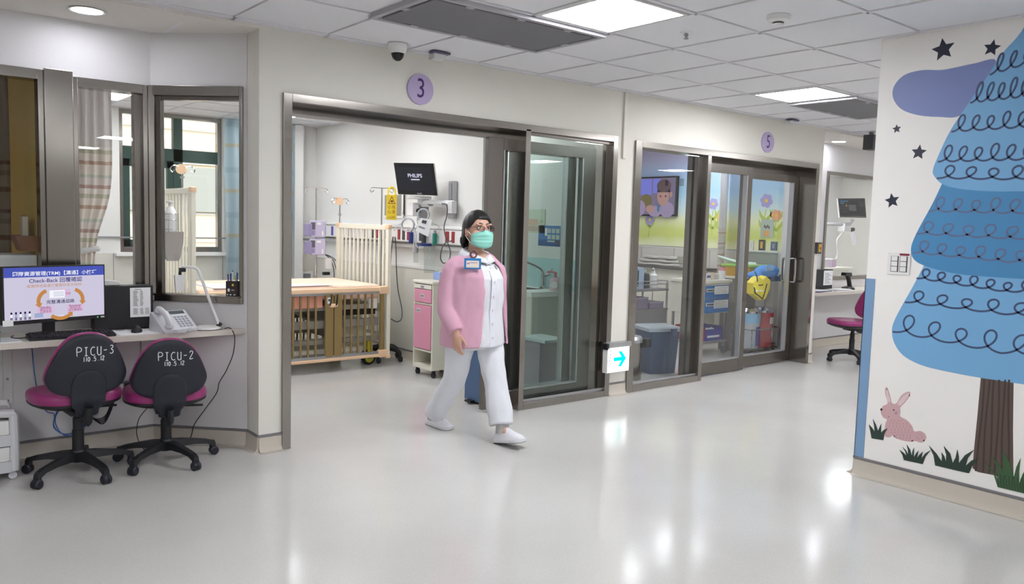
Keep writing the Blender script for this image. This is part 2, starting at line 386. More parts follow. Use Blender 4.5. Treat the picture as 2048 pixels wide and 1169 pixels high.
# ---- rooms behind the glass: walls, lower panels, ledge lines
m = MB(ROOMW)
wall_open(m, .98, 5.5, HA+.1, [(2.28, 3.42, 1.06, 2.64)], Matrix.Translation((0, 9.6, 0)), .25); struct(m.build('wall_bay_back', smooth=False))
m = MB(ROOMW); m.box(4.6, 4.72, 6.07, 9.6, 0, HA+.1); m.box(4.25, 4.36, 9.45, 9.6, 0, HA); struct(m.build('wall_bay_right', smooth=False))
m = MB(ROOMW); m.box(5.48, 5.6, 5.06, 9.6, 0, HA+.1); struct(m.build('wall_partition', smooth=False))
m = MB(ROOMW); m.box(.88, .98, 5.6, 9.6, 0, HA+.1); struct(m.build('wall_bay_left', smooth=False))
m = MB(ROOMW); wall_open(m, 5.6, 14, HA+.1, [], Matrix.Translation((0, 9.6, 0))); struct(m.build('wall_room_back', smooth=False))
m = MB(ROOMW); m.box(8.85, 8.95, 5.5, 9.6, 0, HA+.1); m.box(8.80, 8.851, 5.06, 5.52, 0, HA+.1); struct(m.build('wall_room_right', smooth=False))
m = MB(YELW); m.box(-4, .88, 8.2, 8.3, 0, HA+.1); m.box(.872, .88, 5.6, 8.2, 0, HA); struct(m.build('wall_store_back', smooth=False))
m = MB(PANELW); m.box(4.588, 4.6, 6.075, 9.6, .1, 1.0); m.box(.99, 4.6, 9.588, 9.6, .1, 1.05); m.box(4.58, 4.6, 6.07, 9.6, 1.0, 1.03, WHITE)
for x in (1.6, 2.2, 2.8, 3.4): m.box(x, x+.006, 9.584, 9.59, .1, 1.05, GREYM)
m.box(.99, 4.6, 9.58, 9.6, 1.22, 1.235, GREYM); struct(m.build('trim_1', smooth=False))
m = MB(PANELW); m.box(8.838, 8.85, 5.5, 9.6, .1, 1.22); m.box(8.832, 8.85, 5.5, 9.6, 1.22, 1.235, WHITE)
for y in (6.0, 6.6, 7.2, 7.8): m.box(8.834, 8.84, y, y+.006, .1, 1.22, GREYM)
m.box(8.828, 8.85, 5.5, 9.6, .0, .1, COVE); m.box(8.826, 8.85, 5.5, 9.6, .1, .112, STRIP); struct(m.build('trim_2', smooth=False))
m = MB(COVE); skirt(m, 0, 3.53, Matrix.Translation((4.588, 9.6, 0)) @ Matrix.Rotation(-PI/2, 4, 'Z')); struct(m.build('baseboard_bay'))
# ---- stainless window frames of the left alcove
def frame(mb, x0, x1, z0, z1, w, y0, y1, mt=STEEL, top=None, bot=None):
    t, bt = top or w, bot or w
    mb.box(x0, x0+w, y0, y1, z0, z1, mt, .003); mb.box(x1-w, x1, y0, y1, z0, z1, mt, .003)
    mb.box(x0+w, x1-w, y0, y1, z1-t, z1, mt, .003)
    if bt > 0: mb.box(x0+w, x1-w, y0, y1, z0, z0+bt, mt, .003)
Tw = Matrix.Translation((0, 5.5, 0))
m = MB(STEEL); m.T = Tw; frame(m, -1.0, .894, .935, 2.325, .03, -.02, .1, top=.06, bot=.05); fr = struct(m.build('window_1'))
m = MB(GLASS); m.T = Tw; m.box(-.97, .865, .04, .046, .985, 2.265); m.build('pane', fr, smooth=False)
m = MB(STEEL); m.T = Tw; frame(m, 1.047, 1.472, .935, 2.308, .028, -.02, .1, top=.055, bot=.05); m.box(1.40, 1.45, .02, .09, .98, 2.25, STEELD, .003); fr = struct(m.build('window_2'))
m = MB(GLASS); m.T = Tw; m.box(1.075, 1.44, .04, .046, .985, 2.255); m.build('pane', fr, smooth=False)
m = MB(STEEL); m.box(.894, 1.047, 5.46, 5.62, .935, 2.335, b=.006); struct(m.build('trim_3'))
m = MB(STEEL); m.box(-1.0, 1.47, 5.46, 5.5, .915, .955, b=.004); struct(m.build('trim_4'))
m = MB(STEEL); m.T = TA; frame(m, .0, .617, .935, 2.312, .022, -.02, .05, top=.062, bot=.05); m.box(.03, .066, .0, .045, .985, 2.25, STEELD, .003); m.box(.022, .60, -.045, .0, .972, .985, STEEL, .003)
m.box(.066, .60, .01, .05, 2.225, 2.252, STEELD); fr = struct(m.build('window_3'))
m = MB(GLASS); m.T = TA; m.box(.066, .598, .02, .026, .985, 2.25); m.build('pane', fr, smooth=False)
m = MB(STEEL); m.box(1.472, 1.51, 5.47, 5.6, .935, 2.31, b=.004); struct(m.build('trim_5'))
m = MB(STEEL); m.T = Tw; frame(m, 9.73, 11.3, .875, 2.285, .045, -.02, .1); fr = struct(m.build('window_4'))
m = MB(GLASS); m.T = Tw; m.box(9.775, 11.255, .04, .046, .92, 2.24); m.build('pane', fr, smooth=False)
# ---- outside window of the bay: green frames, and the building across the yard
GRN = mat('dark green window frame', (36, 66, 58), .45)
m = MB(GRN); m.T = Matrix.Translation((0, 9.66, 0)); frame(m, 2.28, 3.42, 1.06, 2.64, .05, 0, .08, bot=.06)
m.box(2.33, 3.37, 0, .08, 2.10, 2.24); m.box(2.87, 2.97, 0, .08, 1.12, 2.59); m.box(2.33, 2.40, .01, .07, 1.12, 2.10); m.box(2.80, 2.88, .01, .07, 1.12, 2.10); m.box(2.33, 2.88, .01, .07, 1.12, 1.20); m.box(2.33, 2.88, .01, .07, 2.02, 2.10)
fr = struct(m.build('window_5')); m = MB(GLASS); m.box(2.33, 3.37, 9.70, 9.706, 1.12, 2.6); m.build('pane', fr, smooth=False)
m = MB(WHITE); m.box(2.22, 3.48, 9.52, 9.62, 1.02, 1.058, b=.006); struct(m.build('window_sill'))
# ---- door frames
m = MB(STEEL)
m.box(2.10, 2.158, YF, 5.07, 0, 2.275, b=.003); m.box(2.158, 5.075, YF, YF+.03, 2.222, 2.275, b=.003)
m.box(2.158, 5.075, YF+.03, 5.06, 2.235, 2.275, STEELD); m.box(2.158, 4.10, 5.03, 5.07, 2.16, 2.24, STEEL, .003)
m.box(4.084, 4.136, YF, 5.05, 0, 2.24, b=.003); m.box(5.072, 5.13, YF, 5.07, 0, 2.275, b=.003)
m.box(4.136, 5.072, YF, YF+.06, 0, .055, b=.003); m.box(4.136, 5.072, YF+.03, YF+.05, .055, .075, ALU, .003); m.box(4.136, 5.072, YF+.03, YF+.07, 2.20, 2.235, STEELD)
m.box(5.03, 5.072, YF+.05, YF+.09, .05, 2.2, STEELD)
d3 = struct(m.build('door_1'))
m = MB(glass('fixed pane', (242, 247, 245))); m.box(4.13, 5.06, YF+.055, YF+.061, .06, 2.21); m.build('pane', d3, smooth=False)
def leaf(name, x0, x1, y, z0, z1, st=.1, top=.09, bot=.12, gl=GREEN_GLASS):
    m = MB(STEELD); frame(m, x0, x1, z0, z1, st, y, y+.045, STEELD, top, bot)
    m.box(x0+st, x0+st+.012, y-.004, y+.05, z0+bot, z1-top, ALU); m.box(x1-st-.012, x1-st, y-.004, y+.05, z0+bot, z1-top, ALU); m.box(x0+st, x1-st, y-.004, y+.05, z0+bot, z0+bot+.012, ALU)
    d = struct(m.build(name)); m = MB(gl); m.box(x0+st-.01, x1-st+.01, y+.02, y+.026, z0+bot-.01, z1-top+.01); m.build('pane', d, smooth=False); return d
leaf('door_2', 3.80, 4.97, 4.945, .02, 2.16, .15); leaf('door_3', 3.93, 4.80, 5.01, .02, 2.16, .1)
m = MB(STEEL)
m.box(5.357, 5.44, YF, YF+.06, 0, 2.262, b=.003); m.box(5.44, 8.35, YF, YF+.03, 2.205, 2.262, b=.003); m.box(5.44, 8.35, YF+.03, 5.10, 2.215, 2.262, STEELD)
m.box(6.385, 6.44, YF, 5.05, 0, 2.215, b=.003); m.box(8.345, 8.402, YF, 5.12, 0, 2.262, b=.003); m.box(5.44, 6.385, YF, YF+.06, 0, .06, b=.003)
m.box(5.44, 6.385, YF+.03, YF+.05, .06, .078, ALU, .003); m.box(6.31, 6.385, YF+.06, YF+.1, .06, 2.2, STEELD); m.box(6.30, 6.36, 4.96, 5.02, 0.02, 2.2, STEELD, .003)
m.box(6.44, 8.345, 5.09, 5.12, 2.13, 2.22, STEELD, .003)
d5 = struct(m.build('door_4'))
m = MB(GLASS); m.box(5.43, 6.39, YF+.055, YF+.061, .06, 2.21); m.build('pane', d5, smooth=False)
leaf('door_5', 6.45, 7.33, 4.975, .012, 2.16, .085, .09, .13, GLASS)
d6 = leaf('door_6', 7.27, 8.34, 5.045, .012, 2.13, .1, .08, .12, GLASS)
m = MB(CHROME)
for y, s in ((5.045, -1), (5.09, 1)):
    x = 8.26; a = P(1575, 545, 1, 5.0).z; m.tube([(x, y, .93), (x, y+s*.05, .93), (x-.0, y+s*.06, .98), (x, y+s*.06, 1.14), (x, y+s*.05, 1.19), (x, y, 1.19)], .012, seg=10, smooth=4)
m.build('door_handle', d6)
m = MB(STEELD); m.box(8.29, 8.33, 5.03, 5.045, 1.22, 1.28, b=.004); m.build('lock', d6)
# ================================================================ LIGHTS AND CEILING FITTINGS
LED = emit('led diffuser', (250, 251, 253), PANEL_E); LEDR = emit('led diffuser in rooms', (250, 252, 255), ROOM_E); LEDW = emit('led diffuser in ward', (250, 252, 255), ROOM_E*1.5); DLED = emit('downlight lens', (246, 247, 255), DOWN_E)
def panel(cx, cy, z, label, group, sx=.6, sy=.6, mt=None):
    t = thing('ceiling_light', label, 'ceiling light', (cx, cy, z), group)
    m = MB(WHITE); a, b = sx/2, sy/2
    for q in ((-a, a, -b, -b+.02), (-a, a, b-.02, b), (-a, -a+.02, -b+.02, b-.02), (a-.02, a, -b+.02, b-.02)): m.box(cx+q[0], cx+q[1], cy+q[2], cy+q[3], z-.004, z+.03)
    m.box(cx-a, cx+a, cy-b, cy+b, z+.03, z+.05); m.build('frame', t, smooth=False)
    m = MB(mt or LED); m.box(cx-a+.02, cx+a-.02, cy-b+.02, cy+b-.02, z-.001, z+.02); m.build('diffuser', t, smooth=False)
    return t
for (x, y), lb in zip(LIGHTS, ('large square ceiling light panel glowing beside the long grey grille above bay 3', 'far square ceiling light panel glowing in front of door 5')):
    panel(x+.285, y+.326, H, lb, None, .57, .60)
for x, y in FAR_LIGHTS: panel(x+.29, y+.326, H, 'square light panel in the corridor ceiling outside the picture', 'corridor lights outside the picture', .57, .60)
for i, (x, y) in enumerate(R3L): panel(x, y, HA, ['square light panel in the bay ceiling seen through the alcove window', 'square light panel in the bay ceiling seen through doorway 3', 'square light panel in the bay ceiling above the crib', 'added fill light panel brightening the sink nook', 'added unseen fill light panel just inside doorway 3, hidden by the header', 'added fill light panel over the crib footboard brightening the bay floor'][i], 'bay lights', .58, .58, LEDR)  # the last three bay panels are added to brighten the nook and floor
for x, y in R5L: panel(x, y, HA, 'square light panel in the ceiling of room 5', 'room 5 lights', .58, .58, LEDR)
for x, y in R7L: panel(x, y, HA, 'square light panel in the ward ceiling behind the far station window', 'ward lights', .58, .58, LEDW)
panel(-.6, 7.2, HA, 'added faint fill light panel in the unlit store room ceiling', None, .58, .58, emit('added store fill diffuser', (255, 244, 226), ROOM_E*.22))  # faint fill panel added to lift the otherwise unlit store room
def downlight(x, y, label):
    t = thing('downlight', label, 'ceiling light', (x, y, HA))
    m = MB(WHITE); m.lathe([(.095, -.004), (.093, -.008), (.082, -.006), (.078, .004), (.095, .004)], (x, y, HA), seg=40, cap=False); m.build('trim_ring', t)
    m = MB(DLED); m.lathe([(.0, -.0035), (.079, -.0035), (.079, .0), (.0, .0)], (x, y, HA), seg=40); m.build('lens', t)
downlight(1.067, 5.16, 'round recessed downlight above the alcove desk'); downlight(9.575, 5.28, 'round recessed downlight above the far station')
GRILLE = mat('grey grille mesh', (120, 119, 124), .8, noise=.12, nscale=900); GRF = mat('grille frame grey', (168, 167, 172), .5)
def grille(x0, x1, y0, y1, label):
    t = thing('air_grille', label, 'air grille', ((x0+x1)/2, (y0+y1)/2, H))
    z0, z1 = H-.022, H+.03; m = MB(GRF); w = .035
    for q in ((x0, x1, y0, y0+w), (x0, x1, y1-w, y1), (x0, x0+w, y0+w, y1-w), (x1-w, x1, y0+w, y1-w)): m.box(*q, z0, z1, b=.004)
    m.build('frame', t)
    m = MB(GRILLE); g = .022; m.box(x0+w+g, x1-w-g, y0+w+g, y1-w-g, z0+.002, z0+.014, b=.003); m.box(x0+w, x1-w, y0+w, y1-w, z1-.006, z1, DARKGAP)
    m.build('mesh_panel', t)
    for a in (.22, .5, .78):
        for y in (y0+w-.002, y1-w-g-.006): m = MB(GRF); m.box(x0+(x1-x0)*a-.025, x0+(x1-x0)*a+.025, y, y+.03, z0-.001, z0+.012, b=.002); m.build('clip', t)
    for x in (x0+w-.002, x1-w-g-.006): m = MB(GRF); m.box(x, x+.03, (y0+y1)/2-.025, (y0+y1)/2+.025, z0-.001, z0+.012, b=.002); m.build('clip', t)
grille(2.305, 3.572, 3.505, 4.157, 'long grey air grille in the ceiling above the door of bay 3'); grille(6.61, 7.86, 3.505, 4.157, 'long grey air grille beside the far light panel near door 5')
# dome camera, smoke detector, sprinkler, two wedge sensors, emergency light
x, y = 2.83, 4.70; t = thing('dome_camera', 'white dome security camera with black bubble hanging above the number 3', 'security camera', (x, y, H))
m = MB(WHITE); m.lathe([(.0, .004), (.062, .004), (.064, -.012), (.060, -.03), (.054, -.045), (.050, -.058), (.0, -.058)], (x, y, H), seg=32); m.build('housing', t)
m = MB(BLACKG); m.ball((x, y, H-.056), (.043, .043, .052), seg=24); m.build('bubble', t)
x, y = 3.93, 2.56; t = thing('smoke_detector', 'round white smoke detector on the ceiling tile near the mural', 'smoke detector', (x, y, H+.008))
m = MB(WHITE); m.lathe([(0, .0), (.062, 0), (.064, -.008), (.06, -.028), (.034, -.036), (0, -.036)], (x, y, H+.008), seg=32); m.build('base', t)
m = MB(DGREY); m.lathe([(0, -.03), (.030, -.03), (.030, -.046), (0, -.046)], (x, y, H+.008), seg=24); m.build('sensor_slots', t)
m = MB(WHITE); m.lathe([(0, -.045), (.032, -.045), (.028, -.054), (0, -.056)], (x, y, H+.008), seg=24); m.build('cap', t)
x, y = 3.885, 3.15; t = thing('sprinkler', 'small chrome fire sprinkler hanging from a ceiling tile', 'sprinkler', (x, y, H+.008))
m = MB(WHITE); m.lathe([(0, .0), (.036, 0), (.034, -.006), (.012, -.008), (0, -.008)], (x, y, H+.008)); m.build('escutcheon', t)
m = MB(GREYM); m.lathe([(0, -.006), (.011, -.006), (.012, -.022), (.007, -.026), (.007, -.034), (.014, -.036), (.014, -.04), (0, -.04)], (x, y, H+.008)); m.build('head', t)
SENS = mat('smoked sensor lens', (84, 82, 108), .3)
for (x, y), lb in (((3.16, 4.70), 'small wedge motion sensor with dark lens on ceiling right of the dome camera'), ((7.60, 4.72), 'small wedge motion sensor on the ceiling above the number 5')):
    t = thing('motion_sensor', lb, 'sensor', (x, y, H))
    m = MB(WHITEG); m.loft([[(x-.05, y-.02, H+.004), (x+.05, y-.02, H+.004), (x+.05, y+.05, H+.004), (x-.05, y+.05, H+.004)], [(x-.045, y-.01, H-.045), (x+.045, y-.01, H-.045), (x+.05, y+.05, H-.05), (x-.05, y+.05, H-.05)]]); m.build('housing', t, smooth=False)
    m = MB(SENS); m.loft([[(x-.068, y-.04, H), (x+.068, y-.04, H), (x+.068, y+.03, H), (x-.068, y+.03, H)], [(x-.066, y-.042, H-.014), (x+.066, y-.042, H-.014), (x+.066, y+.02, H-.014), (x-.066, y+.02, H-.014)]]); m.build('lens', t, smooth=False)
# emergency light in the far aisle
q = P(1741, 286, 1, 4.62); t = thing('exit_light_box', 'dark grey exit light box hanging near the ceiling beside the mural wall', 'exit light', (q.x, 4.62, H))
m = MB(DGREY); m.box(q.x-.06, q.x+.1, 4.56, 4.68, H-.20, H-.03, b=.006); m.build('housing', t); m = MB(mat('dark red lens', (110, 40, 52), .3)); m.box(q.x+.02, q.x+.08, 4.552, 4.562, H-.16, H-.07, b=.004); m.build('red_lens', t)
m = MB(GREYM); m.box(q.x-.01, q.x+.03, 4.60, 4.64, H-.035, H+.002); m.build('bracket', t)
# number discs
DISC = mat('lilac sign disc', (178, 164, 200), .35); PURP = mat('dark purple ink', (64, 28, 104), .4)
for x, z, n, lb in ((3.108, 2.42, '3', 'round lilac sign disc with purple number 3 above the doorway'), (7.376, 2.415, '5', 'round lilac sign disc with purple number 5 above the far sliding door')):
    t = thing('number_sign', lb, 'sign', (x, YW, z)); m = MB(DISC); m.cyl((x, YW-.001, z), (x, YW-.018, z), .106, m=DISC, seg=48); m.build('disc', t)
    m = MB(PURP); m.text(n, (x, YW-.0185, z), X1, Z1, .19, PURP, d=.0006, sx=.82); m.build('numeral', t)
# trunking, switch plates, illuminated arrow sign
m = MB(mat('white trunking', (228, 224, 215), .5)); m.box(5.195, 5.235, 4.842, YW-.0005, 2.09, H-.002, b=.006); single(m, 'cable_trunking', 'slim cream cable trunking running down from the ceiling between the two doors', 'cable trunking', (5.215, YW, 2.09))
def door_switch(x, y, z, lb, ax='y'):
    t = thing('door_switch', lb, 'switch', (x, y, z)); m = MB(DGREY); m.box(x-.05, x+.05, y-.035, y, z-.065, z+.065, b=.006); m.build('plate', t)
    m = MB(mat('amber button', (214, 158, 44), .4)); m.box(x-.022, x+.03, y-.041, y-.03, z-.046, z+.046, b=.004); m.build('button', t)
    m = MB(BLACK); m.ball((x+.004, y-.042, z), (.008, .003, .014)); m.build('symbol', t)
door_switch(8.478, YW, 1.32, 'grey door switch with amber button on the wall end right of door 5')
q = (5.215, 4.80); t = thing('exit_sign', 'glowing white sign with a turquoise arrow pointing right, low between the doors', 'exit sign', (5.19, YW, .2))
EXW = emit('exit sign face', (250, 255, 255), 2.6); EXA = emit('exit sign arrow', (0, 226, 214), 1.5)
m = MB(WHITE); m.box(5.05, 5.33, 4.80, YW-.001, .215, .44, b=.006); m.build('housing', t); m = MB(ALU); m.box(5.055, 5.34, 4.785, YW-.001, .44, .482, b=.004); m.build('top_cover', t)
m = MB(BLACK); m.box(5.035, 5.07, 4.795, YW-.01, .425, .478, b=.003); m.build('end_cap', t)
m = MB(EXW); m.box(5.058, 5.322, 4.794, 4.80, .222, .438); m.build('face', t)
O = Vector((5.20, 4.7935, .335)); ar = [(-.075, -.017), (.022, -.017), (-.018, -.068), (.022, -.068), (.082, 0), (.022, .068), (-.018, .068), (.022, .017), (-.075, .017)]
m = MB(EXA); m.prism(ar, O, X1, Z1, .001, EXA); m.ribbon([O+Vector((-.09, 0, -.095)), O+Vector((-.09, 0, -.055)), O+Vector((-.06, 0, -.055)), O+Vector((-.06, 0, -.095))], .005, -Y1, EXA, .001); m.build('arrow', t)
m = MB(BLACK); m.tube([(5.065, 4.79, .44), (5.078, 4.785, .40), (5.07, 4.788, .33), (5.085, 4.792, .29)], .0025, seg=6, smooth=4); m.build('cord', t)
# ================================================================ THE ALCOVE DESK
ZD = .775
DESK = mat('pale wood laminate', (206, 198, 190), .4, noise=.05, nscale=18, stretch=(1, 12, 12))
t = thing('desk_shelf', 'long pale wall-mounted desk shelf running round the alcove under the windows', 'desk', (.8, 5.3, ZD))
m = MB(DESK); m.prism([(-1.2, 5.06), (1.935, 5.05), (1.93, 5.065), (1.49, 5.497), (-1.2, 5.497)], (0, 0, ZD-.036), X1, Y1, .036, b=.003); m.build('worktop', t)
for x in (.655, 1.42):
    m = MB(WHITEG); m.box(x, x+.045, 5.488, 5.498, .34, ZD-.037, b=.002); m.box(x, x+.045, 5.16, 5.49, ZD-.047, ZD-.037, b=.002)
    for z in (.37, .5, .7): m.cyl((x+.022, 5.489, z), (x+.022, 5.484, z), .007, m=GREYM, seg=10)
    m.build('bracket', t)
m = MB(GREYM); m.cyl((1.80, 5.17, ZD-.02), (1.795, 5.165, ZD-.02), .006, seg=10); m.build('screw', t)
# ---- monitor showing a training slide
A, B = Vector((.612, 5.09, 0)), Vector((1.155, 5.235, 0)); U = (B-A).normalized(); N = U.cross(Z1); zt, zb = 1.188, .884; wM = (B-A).length
t = thing('computer_monitor', 'black desktop monitor on the alcove desk showing a blue and white slide', 'monitor', ((A+B)/2+Vector((0, 0, ZD))))
def rectp(mb, x0, x1, z0, z1, d, m_):      # x, z metres on the screen plane, d towards the viewer
    mb.poly([A+U*x0+N*d+Z1*z0, A+U*x1+N*d+Z1*z0, A+U*x1+N*d+Z1*z1, A+U*x0+N*d+Z1*z1], m_)
m = MB(BLACK); m.prism([(0, zb-.018), (wM, zb-.018), (wM, zt), (0, zt)], A-N*.035, U, Z1, .035, b=.003); m.build('casing', t)
SL = emit('slide lilac white', (226, 220, 244), .80); SB = emit('slide blue', (84, 98, 200), .8); SW = emit('slide white', (250, 250, 255), .95); SN = emit('slide navy', (60, 58, 130), .7); SO = emit('slide orange', (214, 150, 84), .8); SP = emit('slide pink', (232, 200, 234), .85); SD = emit('slide dark ink', (44, 42, 92), .6); SM = emit('slide maroon', (172, 70, 120), .7); SG = emit('slide grey blue', (176, 190, 226), .8)
m = MB(SL); x0, x1, z0, z1 = .010, wM-.008, zb+.004, zt-.007; w, h = x1-x0, z1-z0
def sx(k): return x0+w*k
def sz(k): return z1-h*k
rectp(m, x0, x1, z0, z1, .001, SL); rectp(m, x0, x1, sz(.185), z1, .0015, SB)
def st(txt, kx, kz, size, c, al='CENTER', s=1.0, bold=0): m.text(txt, A+U*sx(kx)+N*.0022+Z1*sz(kz), U, Z1, size, c, al, sx=s, bold=bold)
st('團隊資源管理(TRM)【溝通】小技巧', .50, .125, .0262, SW, s=1.12, bold=.012); st('Check-Back 回覆確認', .50, .262, .029, SN, s=1.1, bold=.01); st('當團隊成員進行重要訊息交換時…', .505, .362, .0195, SO, s=1.1)
rectp(m, sx(.46), sx(.64), sz(.585), sz(.44), .0018, SP); rectp(m, sx(.43), sx(.585), sz(.605), sz(.455), .002, SW); st('訊息', .62, .53, .014, SM)
for k in range(3): rectp(m, sx(.47), sx(.575), sz(.50+.035*k), sz(.49+.035*k), .0023, SG)
st('完整溝通迴路', .54, .685, .0235, SD, s=1.1, bold=.01)
for kx, a, bs in ((.39, 'Sender', ('確認訊息', '已被接收')), (.69, 'Receiver', ('接收訊息', '並回覆確認'))):
    rectp(m, sx(kx-.085), sx(kx+.085), sz(.895), sz(.755), .0018, SP); st(a, kx, .775, .0165, SM, s=1.2, bold=.01); st(bs[0], kx, .82, .0145, SM, s=1.1); st(bs[1], kx, .865, .0145, SM, s=1.1)
def arc(cx, cz, r0, a0, a1, wd, sq=1.0):
    o = A+U*sx(cx)+N*.002+Z1*sz(cz); m.ribbon([o+U*(r0*math.cos(a))+Z1*(r0*sq*math.sin(a)) for a in [a0+(a1-a0)*k/14 for k in range(15)]], wd, N, SO, h=.0003)
    for a, s_ in ((a1, 1),):
        c = o+U*(r0*math.cos(a))+Z1*(r0*sq*math.sin(a)); tg = (U*(-math.sin(a))+Z1*math.cos(a))*(1 if a1 > a0 else -1); pr = tg.cross(N)
        m.poly([c+pr*wd*.95+N*.0004, c-pr*wd*.95+N*.0004, c+tg*wd*1.1+N*.0004], SO)
arc(.435, .66, .062, PI*.60, PI*1.06, .021); arc(.655, .66, .062, PI*.40, -PI*.04, .021); arc(.54, .80, .072, PI*1.25, PI*1.75, .02, .85)
st('LOOP', .54, .965, .013, SW, bold=.012)
for k in range(5):
    cx = .062+.043*k; o = A+U*sx(cx)+N*.002
    rectp(m, sx(cx-.010), sx(cx+.010), sz(.935), sz(.875), .002, SG if k % 2 else SW); rectp(m, sx(cx-.009), sx(cx-.002), sz(.99), sz(.935), .002, SD); rectp(m, sx(cx+.002), sx(cx+.009), sz(.99), sz(.935), .002, SD)
    m.prism([(.0055*math.cos(2*PI*j/10), .007*math.sin(2*PI*j/10)) for j in range(10)], o+Z1*sz(.855), U, Z1, .0002, SD)
rectp(m, sx(.28), sx(.365), sz(.965), sz(.88), .002, SG)
m.build('slide', t, smooth=False, recalc=False)
m = MB(PAPER); rectp(m, -.002, .052, zb-.022, zb+.010, .004, PAPER); m.build('asset_sticker', t, smooth=False); m = MB(WHITEG); rectp(m, wM-.03, wM-.008, zb-.012, zb-.004, .0035, WHITEG); rectp(m, wM-.052, wM-.045, zb-.012, zb-.004, .0035, emit('power led', (150, 230, 150), .8)); m.build('badge', t, smooth=False)
c = (A+B)/2
m = MB(BLACK); m.box(-.03, .03, -.02, .02, 0, .16, b=.006, R=None); bmesh.ops.transform(m.bm, matrix=Matrix.Translation(c-N*.10+Z1*(ZD+.01)) @ Matrix.Rotation(math.atan2(U.y, U.x), 4, 'Z'), verts=m.bm.verts[:]); m.build('stand_neck', t)
m = MB(BLACK); m.lathe([(0, 0), (.08, 0), (.08, .006), (.075, .012), (.04, .018), (0, .018)], c-N*.14+Z1*(ZD+.0005), seg=36); m.build('stand_base', t)
# ---- keyboard, mouse, sheets
kb0, kb1, kb2 = Vector((.735, 5.075, ZD+.001)), Vector((1.175, 5.073, ZD+.001)), Vector((.742, 5.235, ZD+.001))
t = thing('keyboard', 'black computer keyboard in front of the slide monitor', 'keyboard', kb0)
m = MB(BLACK); m.loft([[(x, kb0.y-.003*k, ZD+.001), (x, kb0.y+.14, ZD+.001), (x, kb0.y+.14, ZD+.026), (x, kb0.y-.003*k, ZD+.014)] for k, x in enumerate((kb0.x, kb1.x))]); m.build('case', t)
KEY = mat('black key caps', (34, 34, 40), .5); m = MB(KEY)
for r in range(6):
    n = [16, 15, 15, 14, 13, 9][r]
    for k in range(n):
        x = kb0.x+.012+(.32/n)*k; y = kb0.y+.122-.0205*r; z = ZD+.0265-.0019*r
        m.box(x, x+.32/n-.004, y-.008, y+.008, z-.003, z+.006, b=.0015, seg=1)
    for k in range(4):
        x = kb0.x+.345+.021*k; m.box(x, x+.017, kb0.y+.114-.0205*r, kb0.y+.130-.0205*r, ZD+.023-.0019*r, ZD+.0325-.0019*r, b=.0015, seg=1)
m.build('keys', t)['kind'] = 'stuff'
m = MB(BLACK); m.tube([(.735, 5.17, ZD+.012), (.70, 5.19, ZD+.005), (.67, 5.25, ZD+.004), (.69, 5.32, ZD+.004)], .0028, seg=6, smooth=4); m.build('cord', t)
t = thing('computer_mouse', 'black computer mouse on a white sheet beside the keyboard', 'mouse', (1.318, 5.19, ZD+.002))
o = Vector((1.318, 5.19, ZD+.0025)); a = -.35; m = MB(BLACK)
rg = []
for k in range(11):
    u = -1+2*k/10; ww = .031*math.sqrt(max(.02, 1-abs(u)**3.2)); hh = .037*math.sqrt(max(.03, 1-u*u))*(1-.15*u)
    rg.append([o+Rz(a) @ Vector((ww*math.cos(q), .055*u, max(0, hh*math.sin(q)))) for q in [PI*j/10 for j in range(11)]])
m.loft(rg); m.build('shell', t); m = MB(DGREY); m.cyl(o+Rz(a) @ Vector((-.004, .032, .028)), o+Rz(a) @ Vector((.004, .032, .028)), .010); m.build('scroll_wheel', t)
m = MB(GREYM); m.tube([o+Vector((-.02, .06, .006)), (1.29, 5.30, ZD+.006), (1.25, 5.27, ZD+.006), (1.20, 5.31, ZD+.006), (1.15, 5.33, ZD+.006)], .0024, seg=6, smooth=5); m.build('cord', t)
m = MB(PAPER); m.box(1.20, 1.44, 5.08, 5.30, ZD, ZD+.0015); single(m, 'paper_sheet', 'white sheet lying under the mouse on the alcove desk', 'paper', (1.32, 5.19, ZD))
# ---- computer tower with a list taped on
t = thing('computer_tower', 'black computer tower standing on the alcove desk with a printed list taped on', 'computer', (1.29, 5.36, ZD))
y = 5.335; m = MB(BLACK); m.box(1.115, 1.452, y, y+.10, ZD+.004, 1.048, b=.004); m.build('case', t)
m = MB(BLACKG); m.box(1.436, 1.455, y+.004, y+.096, ZD+.008, 1.044, b=.003); m.build('front_bezel', t); 
for x in (1.14, 1.42): m = MB(RUBBER); m.box(x-.015, x+.015, y+.01, y+.09, ZD+.0005, ZD+.005); m.build('foot_strip', t)
m = MB(PAPER); INK = mat('grey print ink', (110, 110, 118), .8); m.box(1.318, 1.438, y-.0015, y-.0003, .850, 1.034, PAPER); m.box(1.345, 1.385, y-.002, y-.0015, 1.022, 1.025, INK)
for k in range(26):
    z = 1.014-.0058*k
    if k in (17, 18): continue
    m.box(1.336, 1.336+.02+.012*random.random(), y-.002, y-.0014, z-.0013, z+.0013, INK); m.box(1.376, 1.376+.014+.008*random.random(), y-.002, y-.0014, z-.0013, z+.0013, INK)
    if k > 18: m.box(1.405, 1.43, y-.002, y-.0014, z-.0011, z+.0011, INK)
o = m.build('printed_list', t, smooth=False); o['label'] = 'white printed telephone list taped on the side'
t = thing('handset_cradle', 'white handheld device lying on top of the alcove computer tower', 'device', (1.20, 5.38, 1.048))
m = MB(WHITE); m.prism([(0, 0), (.115, 0), (.13, .008), (.12, .026), (.05, .032), (0, .03)], (1.145, 5.43, 1.0485), X1, Z1, .06, b=.005); m.build('body', t)
